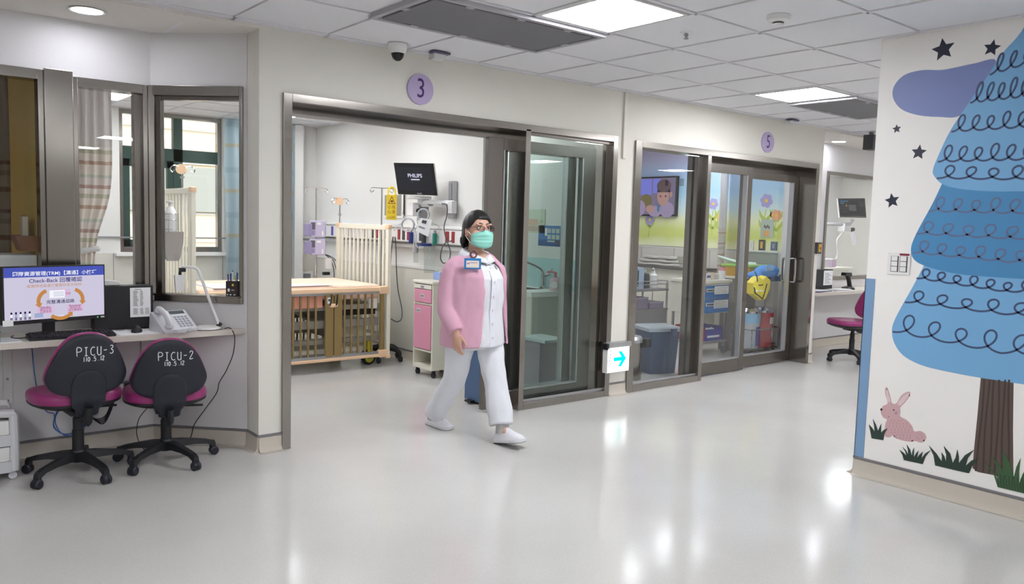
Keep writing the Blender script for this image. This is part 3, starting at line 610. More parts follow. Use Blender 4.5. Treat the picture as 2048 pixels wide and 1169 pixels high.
# ---- telephone
o = Vector((1.525, 5.155, ZD+.0005)); a = .22; t = thing('desk_telephone', 'pale grey desk telephone with a coiled cord beside the computer tower', 'telephone', o)
TEL = mat('pale telephone grey', (212, 212, 218), .35)
def tp(x, y, z): return o+Rz(a) @ Vector((x, y, z))
m = MB(TEL); rg = []
for x, in ((-.115,), (-.11,), (.105,), (.11,)):
    k = .004 if abs(x) > .105 and x in (-.115, .11) else 0
    rg.append([tp(x, -.085+k, .0), tp(x, -.09+k, .018), tp(x, .062-k, .118-k), tp(x, .080-k, .108-k), tp(x, .088-k, 0)])
m.loft(rg); m.build('base', t, sharp=50)
sl = Vector((0, .152, .100)).normalized(); nn = Vector((0, -.100, .152)).normalized()
def tk(x, u, h): v = Vector((x, -.09, .018))+sl*u+nn*h; return tp(*v)
def tbox(mb, x0, x1, u0, u1, h0, h1, mt=None):
    mb.mesh([tk(x, u, h) for h in (h0, h1) for x, u in ((x0, u0), (x1, u0), (x1, u1), (x0, u1))], [(3, 2, 1, 0), (4, 5, 6, 7), (0, 1, 5, 4), (1, 2, 6, 5), (2, 3, 7, 6), (3, 0, 4, 7)], mt)
m = MB(mat('lcd grey green', (78, 86, 92), .2)); tbox(m, -.005, .09, .148, .175, .0, .003); m.build('display', t, smooth=False)
m = MB(mat('grey keys', (160, 160, 170), .5))
for r in range(5):
    for c in range(4): tbox(m, .004+.023*c, .018+.023*c, .022+.022*r, .034+.022*r, 0, .004)
m.build('keypad', t, smooth=False)
m = MB(TEL); hp = [tk(-.075, .01, .022), tk(-.075, .03, .034), tk(-.075, .09, .048), tk(-.075, .15, .034), tk(-.075, .178, .02)]
m.tube(hp, [.021, .024, .019, .024, .022], seg=12, smooth=4, flat=.8); m.ball(tk(-.075, .018, .016), (.026, .026, .018)); m.ball(tk(-.075, .168, .014), (.026, .026, .018)); m.build('handset', t)
m = MB(TEL); ax_ = [tp(-.10, -.09, .018), tp(-.115, -.115, .010), tp(-.06, -.145, .010), tp(-.015, -.15, .010), tp(.0, -.115, .012), tp(-.04, -.10, .013), tp(-.05, -.135, .016), tp(.015, -.14, .014), tp(.06, -.12, .016), tp(.05, -.095, .02)]
axs, _ = spline(ax_, 26); co = []
for i, p in enumerate(axs):
    tg = (axs[min(i+1, len(axs)-1)]-axs[max(i-1, 0)]).normalized(); xx = tg.cross(Z1).normalized(); yy = xx.cross(tg); co.append(p+(xx*math.cos(i*1.5)+yy*math.sin(i*1.5))*.0065)
m.tube(co, .0026, seg=5); m.build('coiled_cord', t)
# ---- desk lamp
t = thing('desk_lamp', 'slim white desk lamp with bent arm at the right end of the alcove desk', 'desk lamp', (1.722, 5.13, ZD))
bc = Vector((1.722, 5.13, ZD+.0005)); top = Vector((1.728, 5.232, 1.16))
m = MB(WHITE); m.lathe([(0, 0), (.078, 0), (.084, .006), (.080, .016), (.06, .022), (0, .025)], bc, seg=40); m.build('base', t)
m = MB(BLACK); m.lathe([(0, .0), (.081, 0), (.081, .004), (0, .004)], bc, seg=40); m.cyl((1.775, 5.105, ZD+.012), (1.797, 5.098, ZD+.04), .013); m.build('base_ring', t)
arm = [Vector((1.785, 5.10, ZD+.03)), Vector((1.742, 5.155, .965)), Vector((1.702, 5.203, 1.12)), Vector((1.689, 5.215, 1.153)), Vector((1.667, 5.233, 1.163)), Vector((1.612, 5.275, 1.167))]
m = MB(WHITE); m.tube(arm, .0095, seg=12, smooth=5); m.build('arm', t)
m = MB(BLACK); h0 = arm[-1]; m.box(h0.x-.016, h0.x+.022, h0.y-.016, h0.y+.012, h0.z-.034, h0.z-.008, b=.004); m.cyl(h0+Vector((-.01, .0, -.03)), h0+Vector((-.013, 0, -.066)), .009); m.build('joint', t)
hd = h0+Vector((-.018, -.004, -.105)); m = MB(WHITE)
m.loft([[hd+Vector((dx*s, dy*s2, z)) for dx, dy in ((-.03, -.02), (.028, -.032), (.034, .018), (-.024, .03))] for s, s2, z in ((1, 1, .052), (1.02, 1.0, .03), (.8, .8, -.045), (.7, .7, -.052))]); m.build('lamp_head', t)
m = MB(WHITEG); m.poly([hd+Vector(q) for q in ((.0303, -.024, .04), (.036, .01, .04), (.029, .008, -.03), (.0235, -.02, -.03))]); m.build('diffuser', t, smooth=False)
q = [(1.815, 5.085, ZD+.004), (1.845, 5.065, ZD+.006), (1.86, 5.03, .73), (1.85, 5.03, .62), (1.83, 5.10, .50), (1.80, 5.14, .42), (1.79, 5.16, .35), (1.73, 5.19, .25), (1.66, 5.20, .15), (1.64, 5.22, .06), (1.58, 5.26, .006)]
m = MB(BLACK); m.tube(q, .003, seg=6, smooth=5); single(m, 'power_cable', 'thin black lamp cord hanging over the right end of the alcove desk', 'cable', (1.83, 5.05, .5))
# ---- pen holder on the sill with its pens
def ta(s, y, z): return TA @ Vector((s, y, z))
t = thing('pen_holder', 'black pen box with small white emblems on the sill of the angled alcove window', 'pen holder', ta(.555, -.028, .985))
PB = mat('dark brown plastic', (44, 36, 36), .4); m = MB(PB); m.T = TA; x0, x1, y0, y1, z0, z1 = .518, .592, -.044, .0, .9855, 1.082
m.box(x0, x1, y0, y1, z0, z0+.004); m.box(x0, x1, y0, y0+.004, z0, z1, b=.0015); m.box(x0, x1, y1-.004, y1, z0, z1, b=.0015); m.box(x0, x0+.004, y0+.004, y1-.004, z0, z1); m.box(x1-.004, x1, y0+.004, y1-.004, z0, z1); m.build('box', t)
m = MB(PAPER); m.T = TA
for cx, cz, r1, r2, c in ((.538, 1.025, .008, .011, PAPER), (.565, 1.058, .007, .008, mat('yellow dot', (214, 186, 70), .5)), (.565, 1.025, .012, .005, GREYM), (.53, .995, .006, .004, PAPER), (.55, .995, .006, .004, PAPER), (.575, .995, .006, .004, PAPER)):
    m.prism([(r1*math.cos(2*PI*j/14), r2*math.sin(2*PI*j/14)) for j in range(14)], (cx, y0-.0002, cz), X1, Z1, .0008, c)
m.build('emblems', t, smooth=False)
PENC = [('blue', (52, 72, 170)), ('navy', (40, 44, 90)), ('white', (226, 226, 232)), ('green', (150, 176, 96)), ('dark blue', (38, 52, 140))]
for k, (n, c) in enumerate(PENC):
    b = ta(.53+.013*k, -.022, .992); e = ta(.522+.0155*k, -.02+.006*(k % 2), 1.118+.012*((k*7) % 3))
    t = thing('pen', n+' pen standing in the pen box on the angled window sill', 'pen', b); m = MB(mat('pen '+n, c, .35)); m.cyl(b, e, .0045, seg=10); m.build('barrel', t)
    m = MB(WHITEG if k % 2 else BLACK); m.cyl(e, e+(e-b).normalized()*.008, .004, .002, seg=10); m.build('cap', t)
# ---- teal tray and sheet at the left end
TEAL = mat('teal plastic', (26, 128, 132), .4)
t = thing('document_tray', 'teal plastic tray on the left end of the alcove desk', 'tray', (.48, 5.15, ZD)); m = MB(TEAL); x0, x1, y0, y1 = .30, .60, 5.10, 5.40; z0, z1 = ZD+.001, ZD+.06
m.box(x0, x1, y0, y1, z0, z0+.004); m.box(x0, x1, y0, y0+.004, z0, z1, b=.001); m.box(x0, x1, y1-.004, y1, z0, z1, b=.001); m.box(x0, x0+.004, y0, y1, z0, z1); m.box(x1-.004, x1, y0, y1, z0, z1); m.build('tray', t); m = MB(TEAL); m.box(x0-.004, x1+.004, y0-.004, y0+.006, z1-.006, z1+.002, b=.002); m.box(x1-.006, x1+.004, y0, y1, z1-.006, z1+.002, b=.002); m.build('rim', t)
m = MB(PAPER); m.box(.42, .70, 5.065, 5.28, ZD, ZD+.0018); single(m, 'paper_sheet', 'white sheet sticking out from under the teal tray', 'paper', (.55, 5.17, ZD))
# ---- plastic drawer cart at the left edge
t = thing('drawer_cart', 'white plastic rolling drawer cart under the desk at the left edge', 'drawer cart', (.50, 5.2, 0)); CW = mat('white cart plastic', (206, 207, 212), .45); x0, x1, y0, y1 = .33, .675, 5.10, 5.40
m = MB(CW)
for y in (y0, y1-.035):
    m.tube([(x0+.02, y+.018, .05), (x0+.02, y+.018, .33), (x0+.05, y+.018, .375), (x1-.05, y+.018, .375), (x1-.02, y+.018, .33), (x1-.02, y+.018, .05)], .024, seg=10, smooth=3)
    for z in (.06, .21): m.box(x0+.02, x1-.02, y+.004, y+.03, z-.02, z+.045, b=.006)
for x in (x0+.004, x1-.03): m.box(x, x+.022, y0+.02, y1-.02, .045, .34, b=.004)
m.box(x0+.02, x1-.02, y0+.02, y1-.02, .35, .372, b=.006); m.box(x0+.03, x1-.03, y0+.02, y1-.02, .045, .06); m.build('frame', t)
for z in (.105, .255):
    m = MB(WHITE); m.box(x0+.042, x1-.042, y0+.008, y1-.03, z, z+.08, b=.006); d = m.build('drawer', t); m = MB(CW); m.box((x0+x1)/2-.06, (x0+x1)/2+.06, y0-.004, y0+.01, z+.055, z+.07, b=.003); m.build('handle', d)
for x in (x0+.03, x1-.03):
    for y in (y0+.03, y1-.03): m = MB(CW); m.cyl((x, y-.012, .022), (x, y+.012, .022), .021, seg=18); m.cyl((x, y, .025), (x, y, .05), .012, seg=10); m.build('caster', t)
# ---- wall socket and cables under the desk
t = thing('wall_socket', 'grey wall socket under the desk between the two chairs', 'socket', (1.31, 5.499, .38)); m = MB(GREYM); m.box(1.25, 1.40, 5.478, 5.499, .34, .42, b=.004); m.build('plate', t)
m = MB(WHITE); m.box(1.268, 1.308, 5.472, 5.479, .352, .408, b=.003); m.build('outlet', t); m = MB(BLACK); m.box(1.315, 1.385, 5.455, 5.479, .35, .41, b=.004); m.build('plug', t)
m = MB(mat('blue network cable', (70, 112, 184), .45)); cc = Vector((1.0, 5.42, .24)); pts = [(.80, 5.47, .72), (.82, 5.46, .45), (.86, 5.44, .30)]
for k in range(28): a_ = PI*.9+2*PI*k/9.0; r_ = .10+.012*math.sin(k*1.3); pts.append((cc.x+r_*math.cos(a_), cc.y-.02*math.sin(k), cc.z+r_*math.sin(a_)))
m.tube(pts, .0035, seg=6, smooth=4); single(m, 'network_cable', 'blue network cable hanging in a coil below the alcove desk', 'cable', (1.0, 5.45, .24))
m = MB(BLACK)
for k in range(4): m.tube([(1.22+.01*k, 5.43, .72), (1.23+.008*k, 5.42, .40), (1.19, 5.40, .24-.012*k), (1.12+.006*k, 5.40, .22-.008*k), (1.10, 5.41, .30), (1.12, 5.44, .72)], .004, seg=6, smooth=5)
single(m, 'power_cable', 'bundle of black power cables looped below the alcove desk behind the left chair', 'cable', (1.18, 5.42, .3))
m = MB(BLACK); m.tube([(1.40, 5.46, .38), (1.44, 5.40, .28), (1.36, 5.33, .20), (1.34, 5.30, .10), (1.38, 5.26, .01), (1.46, 5.30, .006)], .003, seg=6, smooth=5); single(m, 'power_cable', 'thin black cable running from the wall socket to the floor behind the right chair', 'cable', (1.4, 5.4, .2))
# ---- swivel chairs
def grid_shell(mb, outline, yb, yf, mt, edge=.02, n=6):
    """cushion-like shell: outline in x, z; rear surface yb(x, z), front surface yf(x, z)"""
    cx = sum(p[0] for p in outline)/len(outline); cz = sum(p[1] for p in outline)/len(outline); rings = []
    def ring(s, f): return [Vector((cx+(x-cx)*s, f(cx+(x-cx)*s, cz+(z-cz)*s), cz+(z-cz)*s)) for x, z in outline]
    for k in range(1, n+1): rings.append(ring(.02+.98*(k/n)**.8*(1-edge), yb))
    mid = ring(1, lambda x, z: (yb(x, z)+yf(x, z))/2); q = ring(1, yb); r = ring(1, yf)
    rings += [[a*.75+b*.25 for a, b in zip(q, r)], mid, [a*.25+b*.75 for a, b in zip(q, r)]]
    for k in range(n, 0, -1): rings.append(ring(.02+.98*(k/n)**.8*(1-edge), yf))
    mb.loft(rings, mt)
def smooth_outline(pts, n=6): return [(p.x, p.y) for p in spline([(a, b, 0) for a, b in pts], n, loop=True)[0]]
STROKES = {'P': [[(0, 0), (0, 1), (.45, 1), (.58, .8), (.45, .55), (0, .5)]], 'I': [[(.1, 1), (.5, 1)], [(.3, 1), (.3, 0)], [(.1, 0), (.5, 0)]], 'C': [[(.58, .9), (.35, 1), (.1, .8), (.02, .5), (.1, .15), (.35, 0), (.58, .1)]],
 'U': [[(.05, 1), (.05, .25), (.2, 0), (.45, 0), (.55, .25)], [(.55, 1), (.55, 0)]], '-': [[(.05, .5), (.5, .52)]], '3': [[(.1, .95), (.4, 1), (.5, .78), (.25, .55), (.5, .4), (.5, .12), (.25, 0), (.05, .1)]],
 '2': [[(.05, .8), (.2, 1), (.45, .95), (.48, .7), (.05, .02), (.55, .05)]], '1': [[(.3, 1), (.3, 0)]], '0': [[(.3, 1), (.08, .75), (.08, .25), (.3, 0), (.52, .25), (.52, .75), (.3, 1)]], '.': [[(.25, .08), (.35, .0)]], '5': [[(.5, 1), (.12, 1), (.1, .6), (.4, .6), (.52, .3), (.35, 0), (.05, .08)]]}
def write(mb, txt, x, z, h, adv, f, w, mt):
    for ch in txt:
        for s_ in STROKES[ch]:
            pp = [Vector((x+a*h*.8, f(x+a*h*.8, z+b*h), z+b*h)) for a, b in s_]; pp = spline(pp, 4)[0]
            mb.ribbon(pp, w, (0, -1, 0), mt, h=.0012)
        x += adv*h*(.62 if ch in '.1' else 1)
def chair_base(t, ang, zs):
    for k in range(5):
        a = ang+2*PI*k/5; R = Rz(a); f = lambda x, y, z: R @ Vector((x, y, z))
        m = MB(BLACK); rg = []
        for x, w_, z0, z1 in ((.03, .030, .085, .135), (.09, .026, .090, .132), (.17, .022, .088, .118), (.24, .020, .078, .104), (.275, .020, .060, .092), (.292, .018, .052, .080)):
            rg.append([f(x, -w_, z0), f(x, w_, z0), f(x, w_*.75, z1), f(x, -w_*.75, z1)])
        m.loft(rg); m.cyl(f(.275, 0, .09), f(.275, 0, .045), .016, seg=12); leg = m.build('leg', t, sharp=45)
        m = MB(BLACKN)
        for s in (-1, 1):
            c = f(.285, s*.013, .0265); ax = R @ Vector((0, s, 0)); m.lathe([(0, -.011), (.0262, -.011), (.0265, .006), (.02, .011), (0, .011)], c, ax=ax, seg=20)
        m.ball(f(.279, 0, .040), (.020, .020, .018)); m.build('caster', leg)
    m = MB(BLACK); m.lathe([(0, .075), (.038, .075), (.042, .09), (.042, .135), (.036, .145), (0, .145)], seg=20); m.build('hub', t)
    m = MB(BLACK); m.lathe([(.031, .14), (.031, .26), (.026, .262), (.026, .33), (.021, .332), (.021, zs-.05)], seg=18); m.build('gas_column', t)
SEAT_O = smooth_outline([(0, .235), (.13, .225), (.215, .16), (.235, .02), (.215, -.10), (.14, -.185), (0, -.205), (-.14, -.185), (-.215, -.10), (-.235, .02), (-.215, .16), (-.13, .225)], 4)
BACK_O = smooth_outline([(0, .345), (.085, .325), (.15, .255), (.195, .155), (.205, .095), (.17, .035), (.085, .004), (0, 0), (-.085, .004), (-.17, .035), (-.205, .095), (-.195, .155), (-.15, .255), (-.085, .325)], 4)
def swivel_chair(label, words, zs, ang, zb):
    t = thing('office_chair', label, 'office chair'); chair_base(t, ang, zs)
    def ring(s, z): return [Vector((x*s, y*s+.03, z)) for x, y in SEAT_O]
    m = MB(VINYL); m.loft([ring(.97, zs-.028), ring(1.0, zs-.012), ring(1.0, zs+.008), ring(.985, zs+.020), ring(.93, zs+.031), ring(.75, zs+.032), ring(.4, zs+.024), ring(.05, zs+.021)]); m.build('seat', t, sharp=70)
    m = MB(BLACK); m.loft([ring(.10, zs-.062), ring(.70, zs-.062), ring(.86, zs-.05), ring(.985, zs-.034), ring(.985, zs-.022), ring(.5, zs-.022)]); m.build('seat_shell', t, sharp=50)
    m = MB(BLACK); m.box(-.07, .07, -.13, .09, zs-.095, zs-.06, b=.008); m.tube([(.07, .0, zs-.08), (.17, .0, zs-.085), (.21, .01, zs-.09)], .007, seg=8); m.build('mechanism', t)
    tilt = .10
    yb = lambda x, z: -.225-(z-zb)*tilt+1.0*x*x+.35*(z-zb-.16)**2
    yf = lambda x, z: yb(x, z)+.020; yc = lambda x, z: yb(x, z)+.058-.25*x*x
    out = [(x, z+zb) for x, z in BACK_O]
    m = MB(BLACKN); grid_shell(m, out, yb, yf, None); bk = m.build('backrest', t, sharp=60)
    m = MB(VINYL); grid_shell(m, [(x*1.012, zb+.165+(z-.165)*1.02+.004) for x, z in BACK_O], lambda x, z: yf(x, z)-.002, yc, None, edge=.06); m.build('back_cushion', t, sharp=70)
    bar = [(-.088, -.005), (-.087, .07), (-.07, .115), (-.03, .14), (.03, .14), (.07, .115), (.087, .07), (.088, -.005), (.085, -.045), (.06, -.085), (.05, -.12), (-.05, -.12), (-.06, -.085), (-.085, -.045)]
    m = MB(BLACKN); grid_shell(m, [(x, z+zb) for x, z in smooth_outline(bar, 3)], lambda x, z: yb(x, max(z, zb-.0))-.007+max(0, zb-.03-z)*.5, lambda x, z: yb(x, max(z, zb))+.006+max(0, zb-.03-z)*.5, None, edge=.05); m.build('support_bar', t, sharp=60)
    m = MB(BLACK); m.tube([(0, -.205, zb-.06), (0, -.19, zb-.13), (0, -.15, zs-.10), (0, -.06, zs-.085)], [.045, .045, .04, .035], seg=10, smooth=4, flat=.5); m.build('support_arm', t)
    if words:
        m = MB(mat('white paint marker', (222, 222, 226), .6)); fy = lambda x, z: yb(x, z)
        write(m, words, -.062, zb+.228, .046, .72, fy, .0045, None); write(m, '110.5.12', -.034, zb+.196, .024, .80, fy, .0038, None); m.build('lettering', bk, smooth=False)
    return t
c1 = swivel_chair('magenta swivel chair with PICU-3 painted on its black back, left of the two', 'PICU-3', .46, math.radians(211), .492); c1.location = (.955, 5.02, 0); c1.rotation_euler.z = math.radians(4)
c2 = swivel_chair('magenta swivel chair with PICU-2 painted on its black back, right of the two', 'PICU-2', .42, math.radians(226), .435); c2.location = (1.425, 4.985, 0); c2.rotation_euler.z = math.radians(-10)
# ================================================================ MURAL ON THE RIGHT WALL
YC = 1.638                                                   # axis of the painted tree
def wp(u, v, k=0): p = P(u, v, 0, XT); return Vector((XT-.0006-.0008*k, p.y, p.z))
MN = Vector((-1, 0, 0))
def flat(mb, pts, mt, k=0, sm=0):
    pts = [wp(*p) if not isinstance(p, Vector) else p for p in pts]
    if sm: pts = spline(pts, sm, loop=True)[0]
    n = len(pts); A = [Vector((XT-.0002, p.y, p.z)) for p in pts]; B = [Vector((XT-.0006-.0008*k, p.y, p.z)) for p in pts]
    mb.mesh(A+B, [tuple(range(n, 2*n))]+[(i, (i+1) % n, n+(i+1) % n, n+i) for i in range(n)], mt)
CRL, CRD = mat('mural light blue', (118, 172, 216), .45), mat('mural mid blue', (72, 138, 188), .45)
SQ, SQ2 = mat('mural navy line', (62, 80, 116), .45), mat('mural grey line', (96, 112, 148), .45)
TRK, TRK2 = mat('mural brown', (92, 77, 70), .5), mat('mural dark brown', (66, 53, 49), .5)
tree = thing('tree_decal', 'large blue layered tree with looping lines and brown trunk painted on the wall', 'wall decal', (XT, YC, 0))
def tier(name, px, k, mt):
    L = [wp(*p) for p in px]; L = spline(L, 5)[0]; L = [p for p in L if p.y > YC+.004]
    if name == 'crown_top': L = [Vector((XT, YC+.002, 2.63))]+[p for p in L if p.y > YC+.02]
    Rr = [Vector((XT, 2*YC-p.y, p.z)) for p in L[::-1]]
    m = MB(mt); flat(m, L+Rr, mt, k); return m.build(name, tree, smooth=False)
c3 = tier('crown_bottom', [(1850, 528), (1823.7, 577.5), (1802, 615.8), (1787.8, 644.6), (1784, 663.7), (1789.2, 687.7), (1807, 711.7), (1842.9, 730.8), (1895.6, 743.8), (1967.5, 757.2), (2048, 767.7)], 1, CRL)
c2_ = tier('crown_middle', [(1886, 364), (1865.4, 407.5), (1839, 455.4), (1825.6, 484.2), (1822.2, 501), (1825.6, 515.3), (1839, 527.3), (1872.6, 539.3), (1930, 550.3), (2048, 558.5)], 2, CRD)
c1_ = tier('crown_top', [(2048, 57.5), (2030.8, 79), (2006.8, 105.5), (1978, 148.6), (1939.7, 203.7), (1901.3, 261.3), (1875, 316.4), (1866.3, 340.4), (1868.7, 352.3), (1884.6, 368.2), (1915.7, 377.3), (1968.5, 382.5), (2048, 384.5)], 3, CRL)
m = MB(TRK); flat(m, [(1962, 752), (1955, 830), (1948, 900), (1945, 937), (1956, 945), (1986.7, 951), (2027, 962), (2026, 860), (2027.4, 757)], TRK, 0); tk_ = m.build('trunk', tree, smooth=False)
m = MB(TRK2)
for k in range(6):
    a = .1+.155*k; pts = []
    for j in range(14):
        s = j/13; x0, x1 = 1962-17*s, 2027.4-1.5*s; pts.append(wp(x0+(x1-x0)*a+1.5*math.sin(s*5+k*2), 760+(183+2.2*k)*s, 1))
    m.ribbon(pts, .010, MN, TRK2, h=.0002)
m.build('bark_lines', tk_, smooth=False)
def squiggle(par, rows, mt, k):
    m = MB(mt)
    for (u0, v0, u1, v1, h, sp) in rows:
        a, b = wp(u0, v0), wp(u1, v1); am = wp((u0+u1)/2, (v0+v1)/2-h).z-wp((u0+u1)/2, (v0+v1)/2).z; spm = (a.y-b.y)*sp/(u1-u0)
        n = int((a.y-b.y)/spm); pts = []; tot = n+1.6
        y1 = 2*YC-a.y
        nn_ = max(2, int((a.y-y1)/spm)); slope = (b.z-a.z)/(a.y-b.y)
        for i in range(nn_*22+1):
            th = i/22*2*PI; s = th/2/PI; x = spm*s*(a.y-y1)/(spm*nn_)+.46*spm*math.sin(th); zz = am*.5*(1-math.cos(th))*(1+.12*math.sin(s*2.1))
            yy = a.y-x-.22*zz; xx = a.y-yy; half = (a.y-y1)/2
            z = a.z+slope*min(xx, 2*half-xx)+zz
            if yy < y1+.01: break
            pts.append(Vector((XT-.0006-.0008*k, yy, z)))
        m.ribbon(pts, .0108, MN, mt, h=.0003)
    m.build('looped_lines', par, smooth=False)
squiggle(c1_, [(1980, 150, 2048, 130, 33, 24), (1941, 206, 2048, 194, 36, 22), (1903, 264, 2048, 255, 30, 28), (1876, 324, 2048, 320, 30, 31), (1874, 357, 2048, 360, 24, 42)], SQ, 3)
squiggle(c2_, [(1858, 423, 2048, 428, 27, 36), (1833, 468, 2048, 480, 24, 42), (1826, 506, 2048, 528, 24, 38)], SQ2, 2)
squiggle(c3, [(1833.3, 557, 2048, 590, 20, 32), (1810, 605, 2048, 634, 24, 46), (1785.5, 664, 2048, 716, 37, 50)], SQ, 1)
m = MB(mat('mural lavender', (122, 135, 188), .45)); flat(m, [(1992.4, 122), (1949, 127), (1911, 135), (1882, 140), (1843.8, 140.5), (1810, 149.6), (1791, 167.8), (1785, 187), (1791, 206), (1807.9, 221.5), (1839, 231), (1877.4, 234), (1920.5, 231.5), (1965, 190)], m.m, 0, 5)
single(m, 'cloud_decal', 'lavender cloud painted on the wall behind the blue tree', 'wall decal', (XT, 2.1, 2.3), smooth=False)
STAR = mat('mural navy', (30, 34, 56), .45)
for (u, v, r, a), lb in zip(((1886.5, 99, 21, .15), (1983.8, 96, 16, -.2), (1793.5, 258, 8, .1), (1837.6, 305, 14, -.1), (1784.4, 401.7, 13.5, .2)), ('largest navy star painted above the lavender cloud', 'navy star painted beside the treetop at the upper right', 'smallest navy star painted below the lavender cloud', 'navy star painted between the cloud and the tree', 'lowest navy star painted above the light switches')):
    c = wp(u, v); R_ = abs(wp(u+r, v).y-c.y)*1.15; pts = []
    for k in range(10):
        q = a+PI/2+PI*k/5; rr = R_*(1 if k % 2 == 0 else .47); pts.append(Vector((XT, c.y-rr*math.cos(q), c.z+rr*math.sin(q))))
    m = MB(STAR); flat(m, pts, STAR, 0); single(m, 'star_decal', lb, 'wall decal', (XT, c.y, c.z), smooth=False)
RB = mat('mural rabbit pink', (205, 168, 171), .45); RBI = mat('mural pale pink', (222, 200, 205), .45); RBD = mat('mural rabbit dash', (168, 132, 140), .5); INKB = mat('mural black', (28, 26, 28), .45); CHK = mat('mural cheek mauve', (158, 134, 170), .5)
def rb(x, y): return (1720+x/4.677, 760+y/4.677)
t = thing('rabbit_decal', 'pink rabbit painted on the wall sitting in the grass', 'wall decal', (XT, 2.1, .35))
m = MB(RB); flat(m, [rb(*p) for p in ((258, 222), (240, 150), (234, 95), (247, 68), (265, 95), (285, 160), (298, 216), (340, 222), (385, 150), (440, 114), (470, 117), (463, 155), (430, 205), (378, 262), (381, 300), (376, 342), (440, 380), (488, 435), (507, 483), (560, 480), (600, 498), (621, 535), (608, 572), (570, 590), (515, 574), (480, 582), (400, 570), (330, 546), (303, 520), (288, 536), (255, 540), (232, 525), (232, 460), (240, 405), (252, 372), (222, 358), (200, 325), (194, 288), (215, 247))], RB, 0, 3); bd = m.build('body', t, smooth=False)
for e in (((258, 205), (246, 150), (244, 100), (255, 95), (272, 150), (284, 205)), ((352, 225), (395, 165), (440, 130), (458, 128), (448, 160), (415, 205), (378, 240))):
    m = MB(RBI); flat(m, [rb(*p) for p in e], RBI, 1, 3); m.build('inner_ear', t, smooth=False)
m = MB(INKB)
def ell(mb, x, y, rx, ry, mt, k): flat(mb, [rb(x+rx*math.cos(2*PI*j/16), y+ry*math.sin(2*PI*j/16)) for j in range(16)], mt, k)
ell(m, 201, 279, 10, 12, INKB, 2); ell(m, 317, 283, 7, 7, INKB, 2); ell(m, 463, 147, 4, 11, INKB, 2); ell(m, 251, 90, 3, 8, TRK, 2); ell(m, 338, 312, 11, 13, CHK, 1); ell(m, 270, 346, 8, 3, mat('mural mouth', (140, 60, 60), .5), 1); ell(m, 490, 572, 10, 6, INKB, 1); ell(m, 597, 570, 6, 10, INKB, 1); ell(m, 322, 530, 8, 5, INKB, 1); m.build('face', t, smooth=False)
m = MB(RBD); random.seed(3)
for r in range(7):
    for c in range(8):
        x, y = 262+32*c+10*(r % 2)+r*8, 385+27*r
        if ((x-375)/125)**2+((y-470-.25*(x-375))/95)**2 < .92: ell(m, x, y, 2.2, 8, RBD, 1)
for k in range(11): q = k*2.4; ell(m, 562+38*math.cos(q)*(.4+.05*k), 535+38*math.sin(q)*(.4+.05*k), 2, 7, RBD, 1)
m.build('fur_dashes', t, smooth=False)
G1, G2 = mat('mural dark green', (38, 58, 50), .5), mat('mural green', (56, 92, 56), .5)
for pts, mt, lb in ((((110, 548), (100, 490), (85, 420), (112, 448), (140, 487), (134, 430), (122, 370), (150, 420), (170, 482), (185, 445), (200, 413), (196, 497), (225, 470), (258, 455), (230, 505), (219, 566)), G1, 'small dark green grass tuft painted at the rabbit\'s front'),
    (((412, 750), (400, 705), (372, 658), (410, 685), (437, 712), (425, 670), (398, 630), (430, 660), (452, 703), (450, 655), (438, 608), (470, 655), (486, 717), (492, 670), (505, 637), (505, 727), (525, 690), (547, 665), (535, 732), (560, 700), (587, 673), (575, 737), (612, 690), (660, 660), (615, 720), (587, 790)), G1, 'dark green grass tuft painted below the rabbit\'s tail'),
    (((705, 802), (690, 710), (648, 618), (715, 690), (765, 767), (768, 720), (763, 680), (790, 715), (805, 777), (808, 700), (785, 620), (845, 690), (868, 780), (895, 730), (912, 655), (925, 720), (925, 782), (985, 705), (1068, 655), (1010, 735), (990, 805), (1045, 755), (1113, 735), (1050, 810), (1020, 876)), G1, 'wide dark green grass tuft painted left of the tree trunk'),
    (((1290, 1005), (1250, 880), (1170, 780), (1245, 845), (1300, 965), (1290, 830), (1235, 720), (1310, 800), (1345, 870), (1340, 760), (1337, 660), (1400, 770), (1440, 912), (1465, 815), (1503, 735), (1490, 860), (1490, 975), (1520, 890), (1570, 800), (1560, 900), (1570, 990), (1620, 900), (1660, 850), (1640, 960), (1640, 1088)), G2, 'light green striped grass tuft painted in front of the tree trunk')):
    m = MB(mt); flat(m, [rb(*p) for p in pts], mt, 4)
    c = wp(*rb(*pts[0]))
    if mt is G2:
        for k in range(13): x = 1300+26*k; m.ribbon([wp(*rb(x, 1000+.24*(x-1300)), 4), wp(*rb(x-8, 930+.24*(x-1300)), 4), wp(*rb(x-14+8*(k % 3), 880+.2*(x-1300)), 4)], .004, MN, G1, h=.0003)
    single(m, 'grass_decal', lb, 'wall decal', (XT, c.y, c.z), smooth=False)
# ---- corner guard and light switches
t = mat('blue corner guard', (122, 156, 192), .45)
m = MB(t); m.box(XT-.004, XT, 2.355, 2.416, .114, 1.226); m.box(XT-.004, XT+.06, 2.412, 2.416, .114, 1.226); single(m, 'corner_guard', 'blue vinyl guard strip on the edge of the mural wall', 'corner guard', (XT, 2.4, .114), smooth=False)
t = thing('light_switch', 'white plate with six light switches and a red tag on the mural wall', 'light switch', (XT, 2.22, 1.262))
m = MB(WHITE); m.box(XT-.010, XT, 2.152, 2.286, 1.262, 1.390, b=.004); m.build('plate', t)
for j in range(2):
    m = MB(DGREY); y = 2.262-.052*j; m.box(XT-.0105, XT-.009, y-.044, y+.002, 1.278, 1.372); m.build('switch_bay', t, smooth=False)
    for i in range(3): m = MB(WHITE); m.box(XT-.015, XT-.009, y-.038, y-.002, 1.281+.031*i, 1.309+.031*i, b=.002); m.build('rocker', t)
